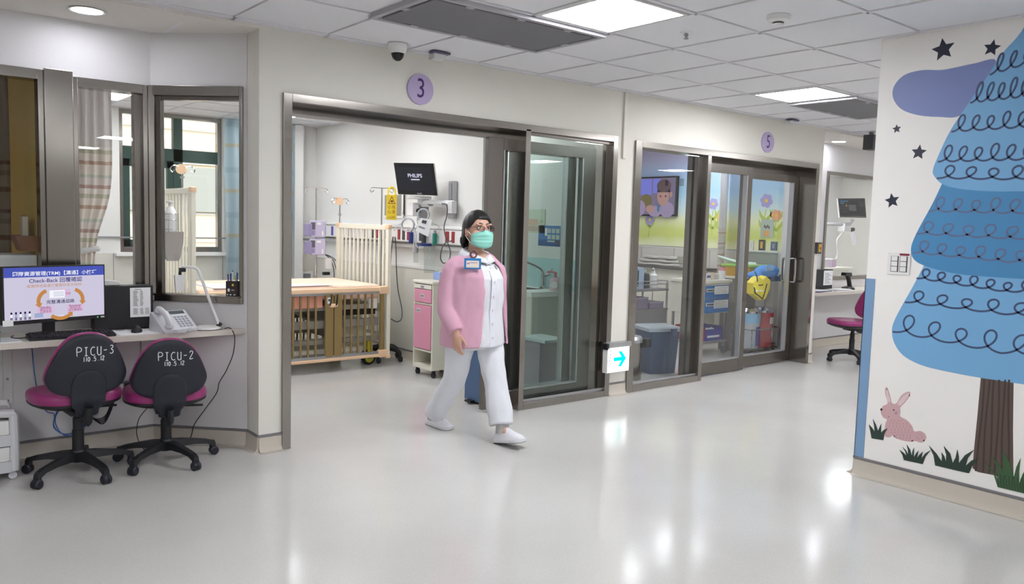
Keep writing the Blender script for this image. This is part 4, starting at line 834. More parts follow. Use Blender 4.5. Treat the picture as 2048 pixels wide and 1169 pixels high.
m = MB(mat('dark red tape', (128, 34, 56), .5)); m.box(XT-.0115, XT-.009, 2.158, 2.214, 1.376, 1.388); m.build('red_tag', t, smooth=False)
# ================================================================ FAR STATION
t = thing('desk_shelf', 'pale wall-mounted desk shelf of the far station under its window', 'desk', (10, 5.3, ZD))
m = MB(DESK); m.prism([(8.51, 5.09), (8.51, 5.02), (12.5, 5.02), (12.5, 5.497), (8.97, 5.497)], (0, 0, ZD-.036), X1, Y1, .036); m.build('worktop', t)
m = MB(WHITEG); m.box(8.94, 8.98, 5.40, 5.49, .02, ZD-.037); m.build('support_panel', t)
t = thing('computer_tower', 'black computer tower on the far station desk with a white sheet on it', 'computer', (9.5, 5.38, ZD)); m = MB(BLACK); m.box(9.30, 9.725, 5.33, 5.43, ZD+.002, 1.03, b=.004); m.build('case', t)
m = MB(PAPER); m.box(9.50, 9.715, 5.327, 5.329, .83, 1.015, PAPER)
for k in range(9): m.box(9.53, 9.68-.03*(k % 3), 5.3262, 5.3272, .85+.016*k, .855+.016*k, INK)
m.build('printed_list', t, smooth=False)
o = Vector((10.0, 5.27, ZD)); t = thing('barcode_scanner', 'black handheld barcode scanner on its stand on the far station desk', 'scanner', o)
m = MB(BLACK); m.lathe([(0, 0), (.075, 0), (.07, .02), (.03, .035), (0, .04)], o); m.build('stand', t); m = MB(BLACK); m.tube([o+Vector((.06, 0, .02)), o+Vector((.02, 0, .12)), o+Vector((-.03, 0, .19))], [.03, .028, .03], seg=10, smooth=3); m.loft([[o+Vector((-.12, y, z)) for y, z in ((-.035, .175), (.035, .175), (.03, .215), (-.03, .215))], [o+Vector((.05, y, z)) for y, z in ((-.028, .16), (.028, .16), (.022, .21), (-.022, .21))]]); m.build('scanner_body', t)
t = thing('computer_mouse', 'black mouse beside the far station scanner', 'mouse', (9.9, 5.16, ZD)); m = MB(BLACK); m.lathe([(0, .001), (.04, .001), (.042, .012), (.03, .03), (0, .036)], (9.9, 5.16, ZD)); m.build('shell', t); m = MB(DGREY); m.cyl((9.89, 5.157, ZD+.034), (9.89, 5.163, ZD+.034), .008); m.build('scroll_wheel', t)
for k, (x, y, a, lb) in enumerate(((9.12, 5.19, .1, 'white papers in a blue folder on the far station desk'), (9.62, 5.17, -.1, 'loose white sheets fanned on the far station desk'))):
    t = thing('paper_stack', lb, 'papers', (x, y, ZD)); m = MB(mat('navy folder', (40, 46, 110), .5) if k == 0 else PAPER); m.box(x-.2, x+.2, y-.1, y+.1, ZD, ZD+.006, R=Rz(a)); m.build('folder' if k == 0 else 'under_sheet', t)
    for j in range(3): m = MB(PAPER); m.box(x-.16, x+.15, y-.085, y+.085, ZD+.0065+.004*j, ZD+.009+.004*j, R=Rz(a+.15*j-.1)); m.build('sheet', t)
c3_ = swivel_chair('magenta swivel chair at the far station turned sideways, half behind the mural wall', None, .46, math.radians(20), .50); c3_.location = (9.03, 4.66, 0); c3_.rotation_euler.z = math.radians(62)
# ---- ward behind the far window: monitor, wall arm, rail with fittings, trolley
m = MB(ROOMW); m.box(8.95, 14, 7.6, 7.7, 0, HA+.1); struct(m.build('wall_ward_back', smooth=False))
def pq(u, v, Y=7.4): return P(u, v, 1, Y)
def patient_monitor(label, TL, TR, BR, BL, screen, thick=.07):
    """tilted screen slab; corners in space"""
    t = thing('patient_monitor', label, 'patient monitor', (TL+TR+BR+BL)/4); n = (TR-TL).cross(TL-BL).normalized()
    m = MB(WHITE); c = (TL+TR+BR+BL)/4; sc = lambda p, k: c+(p-c)*k
    m.loft([[sc(p, 1.0)-n*.008 for p in (TL, TR, BR, BL)], [sc(p, 1.015)-n*.02 for p in (TL, TR, BR, BL)], [sc(p, 1.0)-n*.035 for p in (TL, TR, BR, BL)], [sc(p, .8)-n*thick for p in (TL, TR, BR, BL)]]); m.build('back_shell', t)
    m = MB(BLACKG); m.loft([[sc(p, .995)-n*.010 for p in (TL, TR, BR, BL)], [sc(p, 1.0)-n*.004 for p in (TL, TR, BR, BL)], [sc(p, .99) for p in (TL, TR, BR, BL)]]); m.build('bezel', t)
    m = MB(BLACK); fr_ = lambda a, b, d=.001: TL+(TR-TL)*a+(BL-TL)*b+(BR-TR-(BL-TL))*a*b+n*d
    screen(m, fr_, (TR-TL).normalized(), (TL-BL).normalized()); m.build('screen', t, smooth=False, recalc=False); return t, n
def quad(m, f, a0, a1, b0, b1, mt, d): m.poly([f(a0, b1, d), f(a1, b1, d), f(a1, b0, d), f(a0, b0, d)], mt)
SCB = emit('screen dark blue', (34, 38, 56), .35); SCW = emit('screen white text', (225, 225, 245), .9); SCC = emit('screen cyan', (90, 170, 220), .9); SCG = emit('screen grey', (120, 122, 136), .4); SCY = emit('screen amber', (200, 160, 60), .7)
def far_screen(m, f, u, v):
    quad(m, f, .03, .97, .05, .93, SCB, .001); quad(m, f, .07, .35, .14, .17, SCC, .002); quad(m, f, .07, .2, .24, .27, SCC, .002); quad(m, f, .05, .95, .11, .115, SCG, .002); quad(m, f, .05, .36, .54, .55, SCG, .002); quad(m, f, .365, .37, .12, .86, SCG, .002); quad(m, f, .26, .3, .32, .44, SCY, .002)
    for k in range(3): quad(m, f, .37, .9, .32+.05*k, .325+.05*k, SCG, .002)
    quad(m, f, .08, .24, .42, .44, SCG, .002); quad(m, f, .1, .3, .70, .72, SCG, .002); quad(m, f, .4, .8, .84, .85, SCG, .002)
    m.text('37.2', f(.84, .25, .002), u, v, .06, SCG); m.text('98', f(.84, .40, .002), u, v, .07, SCG)
t, n = patient_monitor('black patient monitor with dim traces seen through the far station window', pq(1676, 397, 6.6), pq(1730, 396.5, 6.4), pq(1733, 436, 6.35), pq(1680, 435, 6.55), far_screen)
m = MB(ALU); a = pq(1708, 442, 6.5); m.tube([a+Vector((0, .02, .02)), a+Vector((0, .06, -.06)), Vector((11.6, 7.5, a.z-.06))], .03, seg=8); m.box(11.5, 11.7, 7.5, 7.597, 1.55, 2.1, b=.006); m.build('wall_arm', t)
t0 = t; t = thing('service_rail', 'white bedhead service rail with fittings seen through the far station window', 'service rail', (11.3, 7.59, 1.2)); m = MB(WHITEG); m.box(10.3, 13, 7.52, 7.6, 1.28, 1.46, b=.01); m.box(10.3, 13, 7.56, 7.6, 1.06, 1.12, b=.006); m.build('channel', t)
for k in range(7): x = 10.6+.28*k; m = MB((GREYM, DGREY, WHITE)[k % 3]); m.box(x, x+.12, 7.49, 7.52, 1.31, 1.42, b=.004); m.build('outlet', t)
for k in range(3): x = 10.7+.4*k; m = MB(ALU); m.cyl((x, 7.52, 1.36), (x, 7.42, 1.36), .03); m.cyl((x, 7.44, 1.36), (x, 7.44, 1.2), .018); m.build('valve', t)
m = MB(mat('white tubing', (222, 222, 214), .4)); m.tube([pq(1690, 452, 7.05), pq(1687, 465, 7.1), pq(1674, 480, 7.1), pq(1675, 505, 7.1), pq(1668, 525, 7.1), pq(1650, 530, 7.1)], .014, seg=8, smooth=6); m.build('breathing_tube', t0)
m = MB(PAPER); m.mesh([pq(1700, 466, 6.5), pq(1709, 462, 6.5), pq(1714, 486, 6.5), pq(1706, 492, 6.5)], [(0, 1, 2, 3)], PAPER); m.build('note', t0, smooth=False)
t = t0; m = MB(WHITE); a = pq(1689, 463, 6.6); b = pq(1703, 448, 6.6); m.box(a.x, b.x, 6.6, 6.72, a.z, b.z, b=.006); m.build('module_box', t); m = MB(BLACK); m.cyl((b.x+.03, 6.62, a.z+.03), (b.x+.03, 6.57, a.z+.03), .035); m.build('knob', t)
t = thing('overbed_table', 'cream table with bottles behind the far station window', 'table', (11.1, 6.5, .0)); m = MB(CREAM); m.box(10.62, 12.0, 6.25, 6.75, .93, .97, b=.006); m.box(10.65, 11.95, 6.3, 6.7, .86, .93); m.build('table_top', t)
for x in (10.68, 11.92):
    for y in (6.3, 6.7): m = MB(ALU); m.cyl((x, y, 0), (x, y, .86), .016); m.build('leg', t)
for k, (x, w, h, c, n_) in enumerate(((10.82, .07, .09, (60, 60, 66), 'dark jar'), (10.95, .07, .14, (226, 214, 150), 'yellow capped bottle'), (11.1, .06, .08, (60, 130, 160), 'teal cup'), (11.25, .10, .12, (210, 150, 180), 'pink box'), (11.42, .12, .17, (200, 200, 205), 'grey bottle'), (11.6, .12, .13, (196, 170, 196), 'mauve box'))):
    t = thing('bottle' if 'b' in n_ and 'box' not in n_ else 'small_box', n_+' on the cream table behind the far station window', 'bottle' if 'bottle' in n_ else 'container', (x, 6.4, .9705)); mt = mat(n_, c, .4)
    m = MB(mt)
    if 'box' in n_: m.box(x-w/2, x+w/2, 6.35, 6.45, .971, .971+h*.9, b=.003); m.build('body', t); m = MB(WHITE); m.box(x-w/2, x+w/2, 6.35, 6.45, .971+h*.9, .971+h, b=.002); m.build('lid', t)
    else: m.lathe([(0, .971), (w/2, .971), (w/2, .971+h*.7), (w/4, .971+h*.8), (0, .971+h*.8)], (x, 6.4, 0)); m.build('body', t); m = MB(WHITEG); m.lathe([(0, .97+h*.8), (w/4, .97+h*.8), (w/4, .971+h), (0, .971+h)], (x, 6.4, 0)); m.build('cap', t)
# ================================================================ THE BAY BEHIND DOORWAY 3
TAN, BEIGE, IVORY = mat('tan crib slat', (142, 119, 74), .5), mat('peach beige plastic', (238, 202, 166), .45), mat('ivory enamel', (236, 231, 214), .35)
PEACH, SHEET = mat('peach mattress cover', (245, 214, 192), .7), mat('white bed sheet', (238, 242, 250), .75)
PEACHD = mat('salmon mattress side', (228, 160, 138), .7); FRAMEG = mat('crib frame grey', (150, 146, 138), .45)
bx0, bx1, by0, by1 = 2.26, 4.20, 7.10, 8.19
t = thing('hospital_crib', 'large hospital crib with tan slatted side and tall ivory ends in bay 3', 'crib', (3.2, 7.6, 0))
def crib_side(y, name):
    m = MB(TAN); ra = bx0+.05; rb_ = bx1-.03
    m.box(ra, rb_, y-.022, y+.022, .775, .822, BEIGE, .012); m.box(ra, rb_, y-.016, y+.016, .755, .778, ALU, .003)
    m.box(ra, rb_, y-.022, y+.022, .105, .140, BEIGE, .012); m.box(ra, rb_, y-.016, y+.016, .138, .165, ALU, .003)
    x = ra+.03
    while x < rb_-.09:
        if not 3.47 < x < 3.70: m.box(x-.010, x+.010, y-.008, y+.008, .15, .77, TAN, .003)
        x += .0765
    for a, b in ((3.508, 3.592), (3.600, 3.685)): m.box(a, b, y-.018, y+.014, .15, .77, TAN, .006)
    m.box(rb_-.055, rb_-.015, y-.016, y+.016, .15, .77, TAN, .004)
    return m.build(name, t)
sr = crib_side(by0, 'side_rail'); crib_side(by1, 'side_rail')
for z in (.752, .10): m = MB(BEIGE); m.box(bx1-.105, bx1+.004, by0-.03, by0+.024, z, z+.078, b=.012); o = m.build('corner_block', sr)
m = MB(BLACK); y = by0-.03
for x in (3.565, 3.63): m.tube([(x, y+.008, .76), (x-.004, y, .745), (x-.012, y-.004, .70), (x-.016, y, .665), (x-.022, y+.006, .655)], .007, seg=8, smooth=3)
m.build('latch', sr); m = MB(BEIGE); m.ball((3.587, by0-.019, .655), (.05, .012, .020)); m.build('latch_plate', sr); m = MB(PAPER); m.box(3.525, 3.557, by0-.021, by0-.018, .675, .735); m.box(3.532, 3.550, by0-.0216, by0-.021, .70, .722, DGREY); m.build('warning_label', sr, smooth=False)
def crib_end(x, zt, name):
    m = MB(IVORY)
    for y in (by0+.005, by1-.005): m.box(x-.016, x+.024, y-.03, y+.03, .10, zt, IVORY, .008)
    m.box(x-.012, x+.02, by0, by1, zt-.055, zt-.005, IVORY, .008); m.box(x-.012, x+.02, by0, by1, .55, .60, IVORY, .006); m.box(x-.012, x+.02, by0, by1, .30, .34, IVORY, .006)
    for k in range(11): yy = by0+.095+.09*k; m.box(x-.008, x+.012, yy-.011, yy+.011, .33, zt-.05, IVORY, .004)
    e = m.build(name, t)
    for y in (by0+.005, by1-.005):
        m = MB(BEIGE); m.box(x-.022, x+.03, y-.036, y+.036, zt-.045, zt+.003, b=.010); m.build('corner_cap', e)
        m = MB(BEIGE); m.box(x-.022, x+.03, y-.036, y+.036, .085, .125, b=.008); m.build('foot_cap', e)
crib_end(bx1, 1.452, 'headboard'); crib_end(bx0, 1.735, 'footboard')
m = MB(PEACH); m.box(bx0+.05, bx1-.06, by0+.05, by1-.05, .70, .845, PEACH, .03, seg=3); mt_ = m.build('mattress', t, sharp=80)
m = MB(PEACHD); m.box(bx0+.06, 3.50, by0+.035, by0+.055, .63, .80, b=.006); m.build('salmon_bumper', mt_)
m = MB(SHEET); m.prism([(bx0+.2, by0+.052), (3.62, by0+.052), (3.05, by0+.42), (bx0+.2, by0+.62)], (0, 0, .846), X1, Y1, .006, b=.002); m.build('folded_sheet', mt_)
m = MB(FRAMEG); m.box(bx0+.05, bx1-.05, by0+.06, by1-.06, .60, .65, b=.006); m.box(bx0+.05, bx1-.05, by0+.08, by0+.12, .42, .50, b=.006); m.box(bx0+.05, bx1-.05, by1-.12, by1-.08, .42, .50, b=.006)
m.box(bx0+.05, bx1-.03, by0+.10, by0+.15, .26, .31, b=.006); m.box(bx0+.05, bx1-.03, by1-.15, by1-.10, .26, .31, b=.006)
for x in (2.9, 3.75): m.box(x-.03, x+.03, by0+.3, by1-.3, .28, .60, b=.006)
m.tube([(2.5, 7.6, .3), (3.1, 7.6, .56)], .025, seg=8); m.tube([(3.9, 7.6, .3), (3.4, 7.6, .56)], .025, seg=8); m.build('bed_frame', t)
m = MB(BLACK); m.box(3.72, 4.12, by0+.10, by0+.4, .535, .60, b=.006); m.build('film_tray', t)
m = MB(IVORY); m.box(3.80, 4.12, by0+.28, by0+.66, .17, .47, b=.02); m.build('motor_cover', t); m = MB(WHITE); m.box(4.02, 4.10, by0+.03, by0+.10, .60, .70, b=.006); m.build('control_box', t)
m = MB(IVORY); m.box(bx0+.06, bx1-.06, by0+.22, by1-.22, .14, .20, b=.02); m.build('base_cover', t)
WY = mat('yellow green wheel', (196, 190, 50), .45)
for x in (2.5, 4.08):
    for y in (by0+.16, by1-.16):
        m = MB(RUBBER); m.lathe([(.05, -.022), (.070, -.02), (.076, -.010), (.076, .010), (.070, .02), (.05, .022)], (x, y, .0775), ax=(0, 1, 0), seg=28, cap=False); w = m.build('wheel', t)
        m = MB(WY); m.lathe([(0, -.018), (.045, -.022), (.055, -.018), (.055, .018), (.045, .022), (0, .018)], (x, y, .0775), ax=(0, 1, 0), seg=24); m.lathe([(0, -.026), (.012, -.026), (.014, -.018), (0, -.018)], (x, y, .0775), m=GREYM, ax=(0, 1, 0), seg=14); m.build('wheel_disc', w)
        m = MB(WY if x > 3 else FRAMEG); m.box(x-.03, x+.03, y-.034, y-.026, .08, .20, b=.004); m.box(x-.03, x+.03, y+.026, y+.034, .08, .20, b=.004); m.box(x-.03, x+.03, y-.034, y+.034, .17, .26, b=.006); m.build('wheel_fork', w)
# hooks on posts, IV stands, pumps
def hook_scale(x, y, z0, z1, lb):
    t = thing('drip_hook', lb, 'drip hook', (x, y, z0)); m = MB(CHROME); m.cyl((x, y, z0), (x, y, z1-.08), .008, seg=10); m.build('pole', t)
    m = MB(BEIGE); c = Vector((x, y-.01, z1-.05)); m.cyl(c+Vector((-.02, -.014, 0)), c+Vector((.0, .02, 0)), .045, seg=28); m.build('disc', t)
    m = MB(CHROME)
    for s in (-1, 1): m.tube([c+Vector((0, -.0, .01)), c+Vector((s*.07, -.0, .03)), c+Vector((s*.105, 0, .0)), c+Vector((s*.09, 0, -.03)), c+Vector((s*.07, 0, -.012))], .005, seg=6, smooth=4)
    m.build('hooks', t)
    m = MB(ALU); m.cyl((x, y, z0+.08), (x, y, z0+.10), .018); m.build('clamp', t)
hook_scale(bx1+.01, by1-.01, 1.455, 1.745, 'peach disc drip hook on the headboard of the crib in bay 3'); hook_scale(bx0+.03, by0+.36, 1.738, 1.95, 'peach disc drip hook with two chrome arms on the tall crib footboard')
def iv_stand(x, y, h, lb, pumps=True):
    t = thing('drip_stand', lb, 'drip stand', (x, y, 0)); m = MB(CHROME); m.cyl((x, y, .08), (x, y, 1.2), .016, seg=12); m.cyl((x, y, 1.2), (x, y, h), .010, seg=12); m.build('pole', t)
    m = MB(CHROME); pts = []
    for s in (-1, 1): m.tube([(x, y, h), (x+s*.10, y-.03*s, h), (x+s*.125, y-.03*s, h-.02), (x+s*.115, y-.03*s, h-.045), (x+s*.095, y-.03*s, h-.03)], .005, seg=6, smooth=4)
    for s in (-1, 1): m.tube([(x, y, h-.04), (x+s*.05, y+.09*s, h-.04), (x+s*.055, y+.11*s, h-.06), (x+s*.05, y+.095*s, h-.08)], .005, seg=6, smooth=4)
    m.build('hooks', t)
    m = MB(BLACK)
    for k in range(5): a = 2*PI*k/5+.3; m.tube([(x, y, .09), (x+.25*math.cos(a), y+.25*math.sin(a), .075)], [.025, .016], seg=8)
    m.build('base', t)
    for k in range(5): a = 2*PI*k/5+.3; m = MB(RUBBER); c = Vector((x+.26*math.cos(a), y+.26*math.sin(a), .028)); m.cyl(c+Vector((-.012, 0, 0)), c+Vector((.012, 0, 0)), .027); m.cyl(c, c+Vector((0, 0, .05)), .009, seg=8); m.build('caster', t)
    return t
sx_, sy_ = 4.06, 8.46
iv_stand(sx_, sy_, 1.835, 'chrome drip stand carrying two lilac pumps behind the crib')
PUMP = mat('lilac pump casing', (190, 184, 212), .4); PUMPD = mat('pump dark screen', (96, 94, 104), .3); PUMPM = mat('pump deep lilac', (150, 142, 182), .4)
for k, z in enumerate((1.285, 1.085)):
    t = thing('infusion_pump', ('upper', 'lower')[k]+' of the two lilac infusion pumps on the drip stand', 'infusion pump', (sx_-.03, sy_-.1, z)); a = Rz(-.38); c = Vector((sx_-.035, sy_-.11, z))
    m = MB(PUMP); m.box(c.x-.085, c.x+.085, c.y-.06, c.y+.06, z, z+.185, PUMP, .012, R=a); m.box(c.x-.06, c.x+.05, c.y+.04, c.y+.09, z+.03, z+.16, PUMPM, .006, R=a); m.build('casing', t)
    def pf(x, z_, d=0): return c+a @ Vector((x, -.061-d, 0))+Z1*z_
    m = MB(PUMPD); m.mesh([pf(-.075, .085, .001), pf(-.028, .085, .001), pf(-.028, .165, .001), pf(-.075, .165, .001)], [(0, 1, 2, 3)], PUMPD); m.build('screen', t, smooth=False)
    m = MB(PUMPM); m.mesh([pf(-.075, .022, .001), pf(-.028, .022, .001), pf(-.028, .078, .001), pf(-.075, .078, .001)], [(0, 1, 2, 3)], PUMPM); m.build('keypad', t, smooth=False)
    m = MB(WHITE); m.mesh([pf(.045, .02, .001), pf(.06, .02, .001), pf(.06, .07, .001), pf(.045, .07, .001)], [(0, 1, 2, 3)], WHITE); m.build('label', t, smooth=False)
    m = MB(WHITE); m.mesh([pf(-.01, .14, .001), pf(.035, .14, .001), pf(.035, .165, .001), pf(-.01, .165, .001)], [(0, 1, 2, 3)], WHITE); m.build('label', t, smooth=False)
    m = MB(PUMPM); m.box(c.x-.135, c.x-.085, c.y-.05, c.y+.05, z+.015, z+.15, PUMPM, .008, R=None); m.build('side_door', t)
m = MB(DGREY)
for k in range(3): m.tube([(sx_+.05, sy_-.1, 1.10), (sx_+.13+.03*k, sy_-.12, 1.02), (sx_+.17+.03*k, sy_-.12, .85-.03*k), (sx_+.12+.02*k, sy_-.12, .62), (sx_+.05, sy_-.1, .5)], .0045, seg=6, smooth=5)
single(m, 'pump_cable', 'grey cables looping below the lilac pumps', 'cable', (sx_+.1, sy_-.1, .8))
t = thing('pump_adapter', 'white adapter and black plug hanging under the lower lilac pump', 'adapter', (sx_+.1, sy_-.13, .95)); m = MB(WHITE); m.box(sx_+.05, sx_+.13, sy_-.15, sy_-.11, .93, 1.05, b=.006); m.build('adapter_body', t); m = MB(BLACK); m.box(sx_+.02, sx_+.10, sy_-.16, sy_-.12, .86, .895, b=.004); m.build('plug', t)
# pole on the crib with the yellow hanging tag
px, py = 4.245, 7.36; q = P(764, 376, 1, py); px = q.x; t = thing('drip_pole', 'chrome drip pole clamped to the crib headboard holding a yellow tag', 'drip pole', (px, py, .62))
m = MB(CHROME); m.cyl((px, py, .62), (px, py, q.z), .009, seg=12); m.build('pole', t); m = MB(CHROME)
for s in (-1, 1): m.tube([(px, py, q.z-.004), (px+s*.10, py-.02*s, q.z-.002), (px+s*.125, py-.02*s, q.z-.025), (px+s*.11, py-.02*s, q.z-.05), (px+s*.085, py-.02*s, q.z-.03)], .005, seg=6, smooth=4)
m.build('hooks', t)
YEL = mat('yellow warning plastic', (236, 206, 52), .4); REDP = mat('warning red brown', (120, 50, 30), .5); yy = py-.02
c = P(783, 414, 1, yy); t = thing('warning_tag', 'yellow plastic warning tag with red triangle hanging on the drip pole hook', 'warning tag', c)
w, h = .062, .125; m = MB(YEL); m.box(c.x-w, c.x+w, yy-.004, yy+.002, c.z-h-.01, c.z+h, YEL, .002)
m.tube([(c.x-.042, yy-.001, c.z+h-.004), (c.x-.042, yy-.001, c.z+h+.045), (c.x-.02, yy-.001, c.z+h+.075), (c.x+.02, yy-.001, c.z+h+.075), (c.x+.042, yy-.001, c.z+h+.045), (c.x+.042, yy-.001, c.z+h-.004)], .010, seg=8, smooth=3); m.build('board', t)
m = MB(REDP); o = Vector((c.x, yy-.0045, c.z+.06)); m.prism([(-.046, -.028), (.046, -.028), (0, .052)], o, X1, Z1, .0006, REDP); m.prism([(-.034, -.021), (.034, -.021), (0, .038)], o-Y1*.0006, X1, Z1, .0004, YEL); m.box(o.x-.014, o.x+.014, yy-.006, yy-.0055, o.z-.012, o.z+.008, REDP); m.build('symbol', t, smooth=False); m = MB(REDP)
for s_, kx in (('小心', -.028), ('地滑', .022)):
    for j, ch in enumerate(s_): m.text(ch, (c.x+kx, yy-.0046, c.z-.005-.05*j), X1, Z1, .042, REDP)
m.text('小心跌倒', (c.x, yy-.0046, c.z-.11), X1, Z1, .02, REDP); m.build('lettering', t, smooth=False)
# framed board on the wall behind the tag
XW = 4.60; t = thing('picture_frame', 'white framed grey notice board on the wall behind the yellow tag', 'notice board', (XW, 7.62, 1.66)); m = MB(WHITE); m.box(XW-.02, XW-.001, 7.44, 7.86, 1.52, 1.80, b=.012); m.build('frame', t)
m = MB(mat('grey notice', (150, 146, 140), .5, noise=.25, nscale=18)); m.box(XW-.023, XW-.019, 7.48, 7.83, 1.55, 1.775); m.build('notice', t, smooth=False); m = MB(DGREY); m.box(XW-.021, XW-.003, 7.432, 7.442, 1.53, 1.79); m.build('edge_trim', t)
# ---- bedhead service rail on the right wall of the bay
t = thing('service_rail', 'long white bedhead service rail with coloured outlets on the wall of bay 3', 'service rail', (XW-.02, 7.7, 1.2))
m = MB(WHITE); m.box(XW-.09, XW-.001, 6.14, 9.4, 1.275, 1.42, b=.012); m.box(XW-.10, XW-.001, 6.14, 9.4, 1.42, 1.455, b=.012); m.build('channel', t)
m = MB(WHITEG); m.box(XW-.045, XW-.001, 6.14, 9.4, 1.215, 1.255, b=.006); m.build('lower_rail', t)
CO = {'r': mat('outlet red', (150, 40, 52), .4), 'g': mat('outlet green', (40, 140, 120), .4), 'b': mat('outlet blue grey', (112, 120, 160), .4), 'p': mat('outlet purple', (92, 76, 170), .4), 'k': DGREY, 'w': WHITE, 'n': mat('outlet navy', (44, 60, 130), .4)}
for y, w, c in ((9.15, .05, 'p'), (8.95, .05, 'p'), (8.72, .05, 'k'), (8.5, .06, 'k'), (8.3, .05, 'k'), (8.12, .05, 'k'), (7.97, .07, 'k'), (7.86, .05, 'r'), (7.65, .09, 'b'), (7.40, .05, 'r'), (7.31, .05, 'k'), (7.22, .04, 'r'), (6.98, .05, 'k'), (6.62, .06, 'w'), (6.50, .06, 'r'), (6.40, .05, 'r')):
    m = MB(CO[c]); m.box(XW-.096, XW-.088, y-w/2, y+w/2, 1.295, 1.405, b=.003); m.build('outlet', t)
for y, c, lb in ((7.10, 'n', 'navy suction fitting on the bay service rail'), (6.86, 'k', 'dark flow meter on the bay service rail'), (6.66, 'g', 'green flow meter on the bay service rail')):
    q = thing('flow_meter', lb, 'flow meter', (XW-.12, y, 1.25)); m = MB(CO[c]); m.cyl((XW-.13, y, 1.27), (XW-.13, y, 1.38), .024); m.build('body', q); m = MB(ALU); m.cyl((XW-.13, y, 1.38), (XW-.13, y, 1.41), .016); m.cyl((XW-.096, y, 1.35), (XW-.12, y, 1.35), .012); m.build('connector', q)
JAR = glass('clear jar plastic', (236, 240, 240)); q = thing('suction_jar', 'clear suction jar with blue lid under the bay service rail', 'jar', (XW-.1, 6.76, 1.05)); m = MB(JAR); m.lathe([(0, .98), (.055, .98), (.06, 1.24), (.055, 1.25)], (XW-.11, 6.78, 0), cap=False); m.build('jar', q); m = MB(CO['n']); m.lathe([(0, 1.25), (.065, 1.25), (.065, 1.275), (0, 1.28)], (XW-.165, 6.78, 0)); m.build('lid', q)
q = thing('vacuum_trap', 'small glass trap bottle below the cable coils in bay 3', 'bottle', (XW-.13, 7.02, 1.08)); m = MB(ALU); m.cyl((XW-.13, 7.0, 1.17), (XW-.13, 7.0, 1.26), .022, .03); m.build('neck', q); m = MB(JAR); m.cyl((XW-.13, 7.0, 1.07), (XW-.13, 7.0, 1.17), .026); m.build('bottle', q)
# ---- patient monitor on its wall arm
def near_screen(m, f, u, v):
    quad(m, f, .07, .93, .13, .88, mat('screen near black', (20, 22, 32), .15), .001); m.text('PHILIPS', f(.50, .40, .002), u, v, .05, SCW, bold=.02); quad(m, f, .39, .61, .50, .535, SCW, .002); quad(m, f, .39, .61, .56, .568, SCG, .002); quad(m, f, .40, .44, .59, .60, SCG, .002)
    m.text('PHILIPS', f(.56, .955, .001), u, v, .016, SCW); quad(m, f, .53, .57, .845, .85, SCG, .002); quad(m, f, .86, .92, .07, .075, SCG, .001)
t, n = patient_monitor('black patient monitor with a start-up screen on a wall arm in bay 3', PD(787, 325.5, 7.95), PD(866.5, 327, 7.80), PD(874.5, 391.5, 7.84), PD(796, 389, 7.99), near_screen)
a = PD(842, 398, 8.02); b = P(908, 412, 0, XW-.06)
m = MB(WHITE); m.box(a.x-.14, a.x+.10, a.y-.05, a.y+.06, a.z-.005, a.z+.028, b=.008, R=Rz(-.5)); m.build('tray', t)
m = MB(WHITEG); m.tube([a, a-Z1*.05], .035, seg=12); m.tube([a-Z1*.045, Vector((b.x, b.y, a.z-.045))], .024, seg=4, flat=1.4); m.box(b.x-.05, b.x+.01, b.y-.035, b.y+.035, a.z-.14, a.z-.02, b=.006); m.build('wall_arm', t)
m = MB(ALU); m.box(XW-.055, XW-.001, 6.47, 6.55, 1.53, 1.90, b=.006); m.box(XW-.06, XW-.05, 6.49, 6.53, 1.62, 1.88, GREYM); m.build('wall_track', t)
m = MB(WHITE); p0, p1 = PD(813, 432, 8.1), PD(836, 406, 8.06); m.box(p0.x, p1.x, p1.y-.02, p1.y+.10, p0.z, p1.z, b=.01); m.build('module_box', t); k0 = PD(837, 422, 7.95); m = MB(BLACK); m.cyl(k0, k0+Vector((-.03, -.045, 0)), .024); m.build('knob', t)
m = MB(ALU); q0 = PD(850, 402, 8.1); m.box(q0.x-.05, q0.x+.05, q0.y, q0.y+.06, q0.z-.2, q0.z+.02, b=.006); m.build('bracket', t)
CAB = mat('pale cable', (196, 198, 204), .45); CABD = mat('dark grey cable', (84, 86, 90), .45)
def coil(u, v, r, dist, n, name, lb, tails=()):
    m = MB(CAB); c = PD(u, v, dist); pts = []; random.seed(u)
    for k in range(n*16+1): a_ = 2*PI*k/16; rr = r*(1+.09*math.sin(k*.37)); pts.append(c+CR*(rr*math.cos(a_))+CU*(rr*1.05*math.sin(a_))-CF*(.002*k/3))
    m.tube(pts, .006, seg=6)
    for tl in tails: m.tube([PD(x, y, dist-.03) for x, y in tl], .005, seg=6, smooth=5)
    single(m, name, lb, 'cable', c)
coil(848, 431, .055, 7.9, 5, 'cable_coil', 'upper coil of pale monitor cables right of the module box', [[(838, 425), (834, 440), (838, 455)]])
coil(817, 451, .06, 7.9, 5, 'cable_coil', 'lower left coil of pale monitor cables above the headboard', [[(806, 445), (794, 452), (788, 462)], [(812, 440), (806, 430), (804, 424)], [(827, 458), (829, 475), (826, 500), (829, 504)], [(829, 455), (833, 470), (832, 490), (840, 498)]])
m = MB(PAPER); n_ = CF*-1
m.mesh([PD(841, 436, 7.80), PD(864, 440, 7.80), PD(856, 474, 7.82), PD(831, 462, 7.82)], [(0, 1, 2, 3)], PAPER); m.mesh([PD(845, 440, 7.795), PD(854, 442, 7.795), PD(852, 448, 7.796), PD(843, 446, 7.796)], [(0, 1, 2, 3)], DGREY); m.mesh([PD(838, 452, 7.805), PD(850, 456, 7.805), PD(849, 459, 7.806), PD(837, 455, 7.806)], [(0, 1, 2, 3)], GREYM); single(m, 'hanging_sheets', 'white instruction sheets hanging among the monitor cables', 'papers', PD(848, 455, 7.81), smooth=False)
